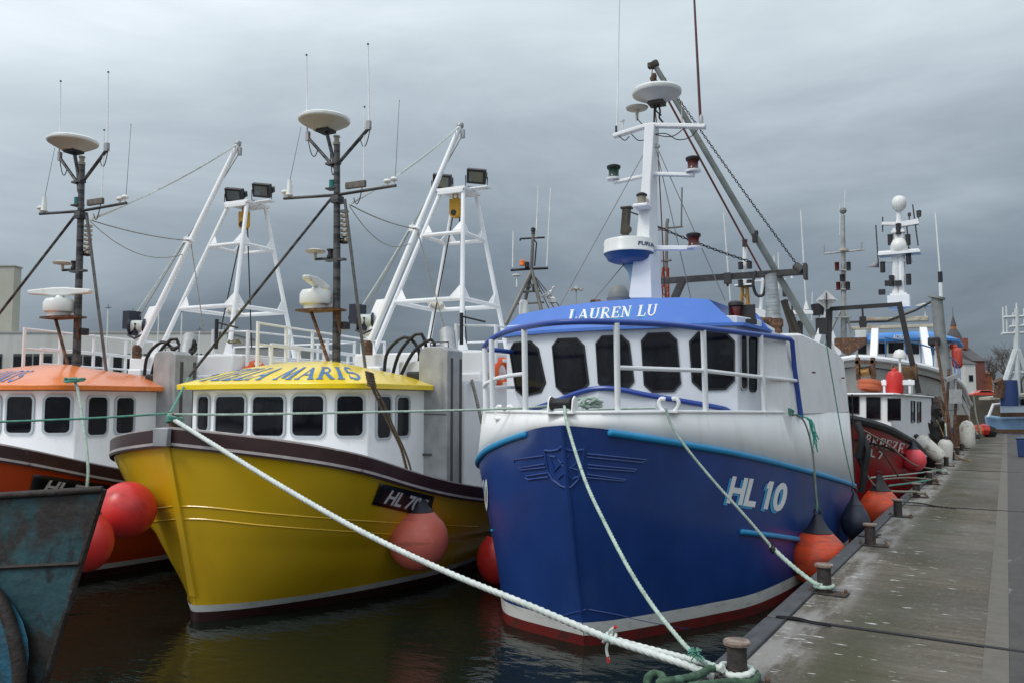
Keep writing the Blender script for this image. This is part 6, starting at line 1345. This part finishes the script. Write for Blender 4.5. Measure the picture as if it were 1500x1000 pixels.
o = thing('whip_mast', 'tall thin white whip aerial standing behind the trawler', 'aerial', loc=tuple(at(1381, 500, 46) * (1, 1, 0)))
MB().tube([at(1381, 560, 46) * (0, 0, 1), at(1379, 405, 46) * (0, 0, 1)], .10, 8).tube([at(1379, 405, 46) * (0, 0, 1), at(1376, 308, 46) * (0, 0, 1) + (-.12, 0, 0)], .045, 6).build('pole', domew, o); MB().lathe(at(1379, 405, 46) * (0, 0, 1), [(.12, -.3), (.12, .3)], 8).build('collar', black, o)

# far clutter at the pontoon end
for i_, (px_, py_, lb, m) in enumerate(((1432, 630, 'orange float lying on the far kerb by the trawler', lifeo), (1441, 629, 'red and white float beside the orange one on the far kerb', fendr), (1425, 640, 'dark tyre fender on the kerb by the white fender', rubber), (1450, 632, 'dark heap of net at the far end of the pontoon', netm))):
    p = at(px_, py_, 42 - 2 * (i_ == 2)); q = MB().lathe((0, 0, 0), [(.0, -.3), (.25, -.22), (.34, 0), (.25, .22), (.1, .3), (.0, .32)], 14); tag(q.build(['float', 'float', 'fender', 'net_heap'][i_], m), lb, ['float', 'float', 'fender', 'net'][i_]).location = tuple((p[0], p[1], max(p[2], .3)))
bn = at(1504, 660, 26.3); o = thing('bin', 'blue plastic bin at the right edge of the pontoon', 'bin', loc=(bn[0], bn[1], DZ)); bm_ = mat('blue_bin_plastic', (.015, .04, .14), .5)
MB().prism([(-.24, -.24, 0), (.24, -.24, 0), (.27, -.27, .56), (-.27, -.27, .56)], (0, .5, 0)).build('body', bm_, o, bevel=.03); MB().box((0, .0, .585), (.58, .58, .05)).build('lid', bm_, o, bevel=.02)

# ---- pale blue workboat across the end of the pontoon
EF = Frame(*(at(1438, 600, 48.5)[:2]), 1.25); eroot = thing('workboat', 'pale blue and white workboat with white lattice mast at the right edge', 'boat', EF)
pbl = mat('pale_blue_hull_paint', (.22, .38, .58), .5, var=.1, stain=[((.15, .12, .1), .62, (.7, .7, .3), .6)])
def E_(px_, py_, d=60): return EF.loc(at(px_, py_, 48.5 + (d - 60) * .8))
VD = nrm(ray(1470, 590) * (1, 1, 0))
q = MB().prism([E_(1442, 608), E_(1462, 611), E_(1540, 609), E_(1540, 645), E_(1448, 645)], EF.loc(EF.o + VD * 5)); q.build('hull', pbl, eroot, bevel=.1)
MB().beam(E_(1443, 631, 59.4), E_(1540, 632, 59.4), .2, .25).build('rubbing_strake', rustm, eroot)
q = MB().prism([E_(1464, 576, 62), E_(1540, 576, 62), E_(1540, 614, 62), E_(1466, 614, 62)], EF.loc(EF.o + VD * 3)); ew = q.build('deckhouse', whitec, eroot, bevel=.1)
q = MB()
for px_ in (1482, 1500): q.prism([E_(px_ - 5, 584, 61.8), E_(px_ + 4, 584, 61.8), E_(px_ + 4, 593, 61.8), E_(px_ - 5, 593, 61.8)], EF.loc(EF.o + VD * .05))
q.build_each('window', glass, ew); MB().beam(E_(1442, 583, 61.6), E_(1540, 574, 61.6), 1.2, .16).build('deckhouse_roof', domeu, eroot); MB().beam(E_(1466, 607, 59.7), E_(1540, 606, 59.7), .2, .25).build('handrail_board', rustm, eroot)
q = MB().tube([E_(1448, 610, 59.8), E_(1455, 592, 59.8), E_(1470, 591, 59.8)], .09, 8); q.build('bow_frame', whitec, eroot)
q = MB().lathe(E_(1478, 574, 59), [(.45, -.8), (.47, 0), (.45, .7), (.0, .72)], 14); q.build('barrel', mat('blue_bin_plastic', (.015, .04, .14)), eroot)
q = MB().tube([E_(1463, 582, 59), E_(1465, 562, 59), E_(1461, 556, 59)], .3, 8); q.build('exhaust_pipe', rustm, eroot)
q = MB().tube([E_(1489, 578), E_(1489, 452)], .22, 8, r1=.12).tube([E_(1488, 512), E_(1469, 568)], .18, 8).tube([E_(1490, 512), E_(1512, 568)], .18, 8).tube([E_(1489, 545), E_(1480, 568)], .1, 6).tube([E_(1475, 545), E_(1502, 545)], .1, 6)
for y_, a in ((464, 20), (478, 11), (488, 22)): q.tube([E_(1489 - a, y_ + 1), E_(1489 + a, y_ - 1)], .09, 6)
em = q.build('mast', mat('pale_grey_white_mast', (.58, .62, .62), .5), eroot)
q = MB()
for a, b_ in (((1470, 488), (1469, 450)), ((1475, 486), (1474, 448)), ((1484, 478), (1484, 458)), ((1500, 478), (1500, 452)), ((1489, 452), (1489, 444))): q.tube([E_(*a), E_(*b_)], .04, 5)
q.build_each('whip_antenna', domew, em)

# ---- boats whose masts rise behind the yellow and blue ones
def backboat(label, F, L_, B, hm, roofm):
    r_ = thing('fishing_boat', label, 'boat', F); H, V, gz, gb = simple_hull(r_, F, L_, B, [1.9, 1.6, 1.1, .8, .8, .9], hm); capping(r_, F, V, gz, gb, rubber, .06)
    wh_ = MB().box((0, L_ * .38, 1.55), (B * 1.1, L_ * .2, 1.7)).build('wheelhouse', whitec, r_, bevel=.03); MB().box((0, L_ * .38, 2.44), (B * 1.2, L_ * .23, .08)).build('roof', roofm, r_, bevel=.02)
    for k in (-.5, 0, .5):
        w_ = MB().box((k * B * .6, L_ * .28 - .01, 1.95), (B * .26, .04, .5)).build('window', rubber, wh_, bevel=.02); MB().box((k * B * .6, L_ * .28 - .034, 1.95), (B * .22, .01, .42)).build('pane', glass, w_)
    return r_
TF = Frame(-9.6, 18.2, .0); t1 = backboat('small boat with a dark tripod mast and amber beacon behind the yellow boat', TF, 9, 1.7, mat('grey_hull_paint', (.2, .22, .24), .5), greyplast)
def T(px_, py_, d=21.5): return TF.loc(at(px_, py_, d))
q = MB()
for b_, dd in (((741, 475), 21.2), ((762, 475), 22.2), ((797, 470), 21.3)): q.tube([T(779, 396), T(*b_, dd)], .05, 7)
q.tube([T(764, 428), T(792, 426)], .03, 6).tube([T(757, 445), T(797, 443)], .03, 6).tube([T(778, 400), T(781, 340)], .045, 7); tmo = q.build('tripod_mast', mat('weathered_alloy_mast', (.20, .19, .17), .5, .3, var=.3), t1)
q = MB().tube([T(748, 396), T(778, 394), T(803, 393)], .035, 6).tube([T(762, 350), T(798, 348)], .025, 6).tube([T(762, 350), T(762, 353)], .025, 6).tube([T(781, 350), T(786, 356), T(783, 390)], .02, 6).torus(T(774, 418), .09 * 1, .012, (0, 1, 0), 14, 5); q.build('yard', black, tmo)
MB().lathe(T(781, 339), [(.06, -.06), (.04, -.02), (.06, .0), (.06, .08), (.03, .1)], 10).lathe(T(772, 388), [(.06, -.08), (.06, .06), (.03, .08)], 10).box(T(784, 422), (.12, .1, .2)).build('lights', black, tmo)
q = MB().tube([T(751, 392), T(752, 338)], .022, 6).tube([T(801, 390), T(807, 275)], .022, 6).tube([T(786, 335), T(789, 272)], .02, 6); q.tube([T(785, 348), T(787, 322)], .03, 6); q.build_each('whip_antenna', domew, tmo)
MB().lathe(T(765, 388), [(.075, -.02), (.075, .0), (.07, .01), (.07, .1), (.05, .12), (.0, .125)], 14).build('beacon', amber, tmo)
MB().lathe(T(767, 458), [(.13, -.3), (.12, .25), (.08, .32), (.0, .34)], 14).lathe(T(757, 404), [(.02, -.3), (.02, -.02), (.11, .0), (.11, .03), (.0, .05)], 14).lathe(T(809, 440), [(.0, -.1), (.1, -.06), (.1, .05), (.0, .1)], 12).build_each('aerial_pod', domew, tmo)
q = MB()
for a, b_ in (((784, 406), (822, 452)), ((784, 408), (814, 455)), ((784, 410), (806, 456))): q.tube([T(*a), T(*b_)], .012, 5)
q.build_each('stay', black, tmo)
# herring gull perched on the stays
gp = at(804, 433, 21.3); gu = thing('gull', 'white gull with grey wings perched on the tripod mast stays', 'bird', loc=tuple(gp)); gw = mat('white_feathers', (.78, .78, .77), .8, var=.05)
def ell(c, pts):  # body of revolution along a bent spine
    rs = []
    for x, z, r, ry in pts: rs.append([np.array(c) + np.array((x, ry * math.cos(a), z + r * math.sin(a))) for a in np.linspace(0, 2 * math.pi, 14, endpoint=False)])
    return rs
MB().rings(ell((0, 0, 0), [(-.20, -.03, .008, .01), (-.15, -.01, .035, .04), (-.06, .02, .065, .065), (.03, .05, .072, .068), (.085, .09, .055, .052), (.105, .14, .038, .036), (.115, .18, .04, .036), (.135, .205, .032, .028), (.16, .205, .014, .013)])).build('body', gw, gu, smooth=80)
for sy in (-1, 1): MB().rings(ell((0, sy * .052, 0), [(-.24, -.03, .006, .004), (-.12, .015, .035, .012), (-.02, .05, .05, .018), (.05, .075, .03, .014), (.07, .08, .006, .005)])).build('wing', mat('grey_feathers', (.30, .32, .34), .8), gu, smooth=80)
MB().rings(ell((0, 0, 0), [(.158, .203, .010, .009), (.19, .198, .008, .006), (.205, .19, .003, .003)])).build('beak', mat('yellow_beak', (.6, .3, .03), .5), gu); MB().lathe((.145, -.028, .215), [(.0, -.006), (.006, 0), (.0, .006)], 8).lathe((.145, .028, .215), [(.0, -.006), (.006, 0), (.0, .006)], 8).build('eye', rubber, gu)
for sy in (-.025, .025): MB().tube([(.0, sy, -.0), (.01, sy, -.075), (.0, sy, -.12)], .006, 6).tube([(.0, sy, -.12), (.04, sy, -.125)], .006, 5).build('leg', mat('pink_gull_leg', (.5, .25, .2), .6), gu)
MF = Frame(-8.2, 22.5, .0); t2 = backboat('boat with a red lattice mast foot rising behind the blue wheelhouse', MF, 10, 1.9, redh, greyplast)
def M2(px_, py_, d=24): return MF.loc(at(px_, py_, d))
q = MB(); c4 = [(M2(970 + dx * 8, 500) + (0, dy, 0), M2(975 + dx * 3, 392) + (0, dy * .4, 0)) for dx, dy in ((-1, -.15), (1, -.15), (1, .15), (-1, .15))]
for a, b_ in c4: q.tube([a, b_], .025, 6)
for k in range(9):
    t0_, t1_ = k / 9, (k + 1) / 9
    for i_ in range(4):
        a, b_ = c4[i_], c4[(i_ + 1) % 4]; q.tube([a[0] + (a[1] - a[0]) * t0_, b_[0] + (b_[1] - b_[0]) * t1_], .012, 5)
rmo = q.build('lattice_mast', mat('red_oxide_lattice', (.30, .05, .02), .6, var=.25), t2)
q = MB().tube([M2(976, 395), M2(977, 325)], .05, 8).tube([M2(962, 336), M2(1000, 332)], .03, 6).tube([M2(998, 332), M2(999, 275)], .025, 6).box(M2(976, 382), (.28, .15, .04)).box(M2(966, 335), (.14, .1, .1)).lathe(M2(978, 326), [(.05, 0), (.05, .1), (.0, .12)], 10); q.build('mast', mat('weathered_alloy_mast', (.2, .19, .17)), t2)
YF2 = Frame(-7.8, 29, .0); t3 = backboat('boat with an ochre lattice mast and white A frame behind the blue boat stern', YF2, 13, 2.3, darkh, greyplast)
def M3(px_, py_, d=33): return YF2.loc(at(px_, py_, d))
och = mat('ochre_lattice_paint', (.42, .24, .06), .6, var=.2)
q = MB(); c4 = [(M3(1091 + dx * 10, 520) + (0, dy, 0), M3(1091 + dx * 3, 416) + (0, dy * .3, 0)) for dx, dy in ((-1, -.25), (1, -.25), (1, .25), (-1, .25))]
for a, b_ in c4: q.tube([a, b_], .05, 6)
for k in range(8):
    t0_, t1_ = k / 8, (k + 1) / 8
    for i_ in range(4): a, b_ = c4[i_], c4[(i_ + 1) % 4]; q.tube([a[0] + (a[1] - a[0]) * t0_, b_[0] + (b_[1] - b_[0]) * t1_], .022, 5)
q.build('lattice_mast', och, t3)
q = MB().tube([M3(1091, 418), M3(1091, 362)], .09, 8).box(M3(1091, 418), (.7, .5, .06)).tube([M3(1105, 412), M3(1150, 410)], .05, 6).tube([M3(1118, 400), M3(1113, 470)], .07, 6).tube([M3(1160, 408), M3(1160, 396)], .05, 6).beam(M3(1095, 455), M3(1125, 462), .3, .3); q.build('white_mast', whitec, t3)
q = MB()
for x, y in ((1085, 390), (1098, 389), (1085, 416), (1098, 416), (1091, 357), (1150, 430), (1151, 445)): lightpair(q, M3(x, y, 32.8), .1, .25)
q.build_each('navigation_light', black, t3)
q = MB().tube([M3(1060, 312), M3(1070, 440)], .03, 5).tube([M3(1173, 308), M3(1181, 450)], .03, 5).tube([M3(1134, 375), M3(1135, 425)], .025, 5).tube([M3(1140, 370), M3(1141, 425)], .025, 5).tube([M3(1190, 428), M3(1189, 470)], .02, 5).lathe(M3(1181, 447), [(.12, -.2), (.0, .3)], 8); q.build_each('whip_antenna', domew, t3)
q = MB().beam(M3(1208, 462, 31), M3(1190, 520, 31), .22, .2).beam(M3(1206, 462, 31), M3(1228, 520, 31), .22, .2).beam(M3(1200, 462, 31), M3(1215, 462, 31), .2, .25).beam(M3(1155, 458, 31), M3(1205, 458, 31), .12, .14); q.build('a_frame', whitec, t3, bevel=.02)
q = MB().tube([M3(1160, 470, 31), M3(1160, 520, 31)], .12, 8).tube([M3(1172, 470, 31), M3(1172, 520, 31)], .1, 8).lathe(M3(1160, 440, 31), [(.03, -.9), (.03, 0), (.1, .02), (.0, .15)], 10).lathe(M3(1198, 450, 31), [(.2, -.3), (.26, .1), (.0, .15)], 12).box(M3(1204, 478, 31), (.4, .3, .6)); q.build_each('deck_gear', black, t3)

# ================================================================== THE TOWN BEYOND THE QUAY
QZ = 2.9
def building(name, label, px0, px1, d, ytop, depthm, m, roofm, cat='building', ridge=0., base=QZ):
    a, b_ = at(px0, 590, d), at(px1, 590, d); z1 = at((px0 + px1) / 2, ytop, d)[2]
    x = nrm((b_ - a) * (1, 1, 0)); y = np.array((-x[1], x[0], 0)); y = y if y @ HD > 0 else -y; o = thing(name, label, cat, loc=(a[0], a[1], base)); o.rotation_euler = (0, 0, math.atan2(x[1], x[0])); w_ = np.linalg.norm((b_ - a)[:2]); hh = z1 - base
    MB().box((w_ / 2, depthm / 2, hh / 2), (w_, depthm, hh)).build('wall', m, o)
    if ridge: MB().prism([(-.3, -.3, hh), (-.3, depthm + .3, hh), (-.3, depthm / 2, hh + ridge)], (w_ + .6, 0, 0)).build('roof', roofm, o, smooth=0)
    else: MB().box((w_ / 2, depthm / 2, hh + .1), (w_ + .4, depthm + .4, .25)).build('roof', roofm, o)
    return o, w_, hh
concw = mat('pale_warehouse_cladding', (.55, .55, .52), .6, var=.08, vs=.3, stain=[((.4, .38, .33), .58, (.2, .2, .05), .5)])
slate = mat('slate_roof', (.075, .07, .072), .7, var=.25, vs=.8); brick = mat('red_brick', (.23, .075, .045), .85, var=.2, vs=1.5)
o, w_, hh = building('warehouse', 'long low white quay warehouse with dark bays at the left behind the boats', -60, 330, 150, 487, 18, concw, mat('pale_warehouse_roof', (.42, .42, .40), .6))
for k in range(26):
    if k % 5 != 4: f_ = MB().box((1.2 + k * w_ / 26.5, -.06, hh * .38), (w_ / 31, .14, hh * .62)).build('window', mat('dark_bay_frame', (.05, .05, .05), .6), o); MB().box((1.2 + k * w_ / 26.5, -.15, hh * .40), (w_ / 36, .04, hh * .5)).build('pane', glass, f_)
building('shed', 'small grey flat roofed shed behind the sister boats', 335, 440, 148, 508, 10, mat('grey_shed_cladding', (.30, .30, .29), .6, var=.1), slate)
o, w_, hh = building('tower_block', 'plain beige block rising at the left edge', -160, 12, 165, 388, 2.5, mat('beige_render', (.44, .43, .36), .8, var=.08, vs=.5), mat('beige_parapet', (.36, .35, .30), .8))
f_ = MB().box((w_ * .3, -.05, hh * .5), (w_ * .35, .1, hh * .3)).build('window', mat('dark_bay_frame', (.05, .05, .05)), o); MB().box((w_ * .3, -.12, hh * .5), (w_ * .31, .04, hh * .26)).build('pane', glass, f_)
# masts of small yachts on the left
for i_, (px_, yt, d) in enumerate(((97, 446, 60), (137, 452, 62), (180, 437, 66), (214, 452, 64), (246, 480, 70))):
    p = at(px_, 590, d); o = thing('sailing_boat', ['yacht with the thin mast just left of the orange boat mast', 'yacht with the thin mast right of the orange boat mast', 'yacht with the tallest thin white mast behind the orange boom', 'yacht with the thin mast near the orange gantry foot', 'yacht with a short mast behind the orange gantry'][i_], 'boat', loc=(p[0], p[1], 0))
    SFr = Frame(p[0], p[1], 0); simple_hull(o, SFr, 8, 1.3, [1.3, 1.2, 1.0, .9, .9, 1.0], whitec); zt = at(px_, yt, d)[2]
    m_ = MB().tube([(0, 3, .8), (0, 3, zt)], .07, 7, r1=.05).tube([(-.7, 3, zt * .62), (.7, 3, zt * .62)], .03, 5).build('mast', domew, o); MB().tube([(-.35, 3, zt + .12), (.35, 3, zt + .12)], .03, 5).tube([(0, 3, zt), (0, 3, zt + .35)], .02, 5).build('wind_vane', black, m_); MB().tube([(0, 3, 1.9), (0, 7, 1.9)], .09, 7).build('boom', ropeb, o)
# high floodlight mast
p = at(845, 590, 210); o = thing('floodlight_mast', 'distant tall floodlight mast showing above the blue roof', 'lamp', loc=(p[0], p[1], QZ)); zt = at(845, 421, 210)[2] - QZ
MB().tube([(0, 0, 0), (0, 0, zt)], .22, 8, r1=.14).build('pole', steel, o); hd_ = MB().lathe((0, 0, zt), [(.3, -.4), (1.0, -.2), (1.0, .0), (.3, .3), (.0, 1.0)], 12).build('head_frame', steel, o)
for a in np.linspace(0, 2 * math.pi, 6, endpoint=False): MB().box((1.5 * math.cos(a), 1.5 * math.sin(a), zt - .3), (.8, .6, .4), rz=a).build('lamp', domeu, hd_)
# church-like clock tower
d = 190; p = at(1401, 590, d); o = thing('clock_tower', 'red brick tower with dark pyramid roof and slender spire', 'tower', loc=(p[0], p[1], QZ)); s_ = d / FPX; zz = lambda y: (590 - y) * s_ + 2.3 - QZ
tw = MB().lathe((0, 0, 0), [(9.5 * s_, 0), (9.5 * s_, zz(500))], 8).build('wall', brick, o, smooth=0)
MB().lathe((0, 0, 0), [(12.5 * s_, zz(501)), (12.8 * s_, zz(499.5)), (8 * s_, zz(488)), (4.4 * s_, zz(482))], 8).build('roof', slate, o, smooth=0)
MB().lathe((0, 0, 0), [(3.6 * s_, zz(482)), (3.6 * s_, zz(477))], 8).build('belfry', mat('ochre_belfry', (.34, .14, .04), .8), o, smooth=0)
MB().lathe((0, 0, 0), [(4.3 * s_, zz(477)), (2.5 * s_, zz(470)), (.5 * s_, zz(462)), (.25 * s_, zz(450)), (.0, zz(449))], 8).build('spire', slate, o, smooth=0)
# terrace of houses
o, w_, hh = building('house', 'brick house with a grey slate roof beside the brick tower', 1404, 1437, 170, 530, 12, brick, slate, ridge=4.2)
for k in range(3): f_ = MB().box((1 + k * 1.5, -.05, hh * .6), (.7, .1, 1.3)).build('window', whitec, o); MB().box((1 + k * 1.5, -.12, hh * .6), (.55, .04, 1.1)).build('pane', glass, f_)
MB().box((w_ * .7, 6, hh + 4.4), (1.0, .8, 2.6)).build('chimney', brick, o)
o, w_, hh = building('house', 'white gabled house front with a small window right of the trawler', 1416, 1431, 150, 532, 9, concw, slate, ridge=1.2); f_ = MB().box((w_ * .5, -.05, hh * .6), (.8, .1, 1.2)).build('window', greyplast, o); MB().box((w_ * .5, -.12, hh * .6), (.62, .04, 1.0)).build('pane', glass, f_)
o, w_, hh = building('house', 'taller dark brick house with crow stepped gable and chimney', 1429, 1445, 165, 528, 12, mat('dark_brick', (.17, .06, .045), .85, var=.2), slate, ridge=3.); MB().box((w_ * .5, 5, hh + 3.8), (.9, .9, 2.2)).build('chimney', brick, o)
o, w_, hh = building('house', 'low bright orange brick building behind the parked cars', 1440, 1455, 170, 547, 3, mat('orange_brick', (.45, .13, .045), .85, var=.1), mat('orange_tile', (.38, .12, .05), .8), ridge=.6); MB().box((w_ * .5, -.05, 1.2), (.9, .1, 2.2)).build('door', greyplast, o)
# parked cars on the quay
def car(px_, d, label, col, rz):
    p = at(px_, 590, d); o = thing('parked_car', label, 'car', loc=(p[0], p[1], QZ), group='cars parked on the quay'); o.rotation_euler = (0, 0, rz); m = mat('car_paint_' + label.split()[0], col, .25, coat=.5, var=.03)
    pr = [(-2.1, .35), (-2.1, .8), (-1.9, .98), (-1.2, 1.05), (-.75, 1.42), (.6, 1.46), (1.3, 1.05), (1.95, .92), (2.1, .7), (2.1, .35)]
    MB().prism([(x, -.85, z) for x, z in pr], (0, 1.7, 0)).build('body', m, o, bevel=.08)
    for x in (-1.3, 1.35):
        for y in (-.78, .78): w_ = MB().lathe((x, y, .32), [(.32, -.1), (.32, .1)], 18, axis=(0, 1, 0)).build('wheel', rubber, o); MB().lathe((x, y + (.105 if y > 0 else -.105), .32), [(.2, -.01), (.2, .01), (.0, .012)], 14, axis=(0, 1, 0)).build('rim', steel, w_)
    for y in (-.856, .856): MB().prism([(x, y, z) for x, z in ((-1.1, 1.08), (-.7, 1.36), (.5, 1.38), (1.1, 1.08))], (0, .01, 0)).build('window', glass, o)
    MB().prism([(1.32, -.72, 1.07), (1.32, .72, 1.07), (.68, .66, 1.43), (.68, -.66, 1.43)], (.02, 0, .01)).build('windscreen', glass, o, smooth=0)
    for y in (-.6, .6): MB().box((2.08, y, .68), (.08, .3, .14)).build('headlight', clearlens, o, bevel=.02)
car(1436, 135, 'silver car parked nearest the trawler on the quay', (.55, .56, .57), .5); car(1449, 142, 'pale car parked in the middle of the quay row', (.6, .62, .64), .5); car(1463, 150, 'dark car parked behind the pale one', (.04, .045, .05), .5); car(1441, 128, 'red car parked in front of the silver one on the quay', (.5, .05, .02), .5)
# fence
fo = thing('fence', 'thin grey mesh fence along the quay behind the cars', 'fence', loc=tuple(at(1425, 590, 160) * (1, 1, 0) + (0, 0, QZ))); fb = at(1500, 590, 160) - at(1425, 590, 160); q = MB()
for t_ in np.linspace(0, 1, 24): q.tube([fb * t_, fb * t_ + ZZ * 1.9], .04, 5)
q.build_each('post', greyplast, fo); q = MB()
for z in np.linspace(.1, 1.85, 8): q.tube([ZZ * z, fb + ZZ * z], .015, 4)
q.build('mesh_wires', greyplast, fo)
# bare trees
bark = mat('bare_winter_twigs', (.085, .068, .055), .9, var=.2)
def baretree(px_, d, h_, label, seed):
    p = at(px_, 590, d); o = thing('bare_tree', label, 'tree', loc=(p[0], p[1], QZ), group='bare winter trees beyond the quay'); rg = random.Random(seed); tr_ = MB(); cr_ = MB()
    def br(a, dr, l, r, lv):
        b_ = a + dr * l; (tr_ if lv < 2 else cr_).tube([a, (a + b_) / 2 + np.array([rg.uniform(-.05, .05) * l for _ in range(3)]), b_], r, 5 if lv < 3 else 3, r1=r * .6)
        if lv < 6:
            for k in range(3 if lv < 5 else 2):
                n_ = nrm(dr + np.array((rg.uniform(-.75, .75), rg.uniform(-.75, .75), rg.uniform(-.05, .4)))); br(b_ if k < 2 else (a + b_) / 2, n_, l * rg.uniform(.62, .8), max(.02, r * .6), lv + 1)
    br(np.array((0, 0, 0.)), np.array((0, 0, 1.)), h_ * .26, .28, 0)
    tr_.build('trunk', bark, o); cr_.build('crown', bark, o)
baretree(1476, 150, 13, 'bare tree behind the white workboat mast', 1); baretree(1462, 165, 11, 'smaller bare tree left of the workboat mast', 2); baretree(1497, 145, 12, 'bare tree at the right edge of the picture', 5)
hd = MB(); rg = random.Random(4)
hills = MB().grid([[at(px_, 590, 420) * (1, 1, 0) + (0, 0, 2.5) for px_ in range(-200, 1760, 40)], [at(px_, 590, 420) * (1, 1, 0) + (0, 0, 2.5 + 7 + 3 * math.sin(px_ * .011) + 2 * math.sin(px_ * .037)) for px_ in range(-200, 1760, 40)], [at(px_, 590, 470) * (1, 1, 0) + (0, 0, 3) for px_ in range(-200, 1760, 40)]])
tag(hills.build('distant_scrub', mat('dull_scrub', (.055, .055, .045), .95, var=.4, vs=.06, bump=.5, bs=.4)), kind='structure')
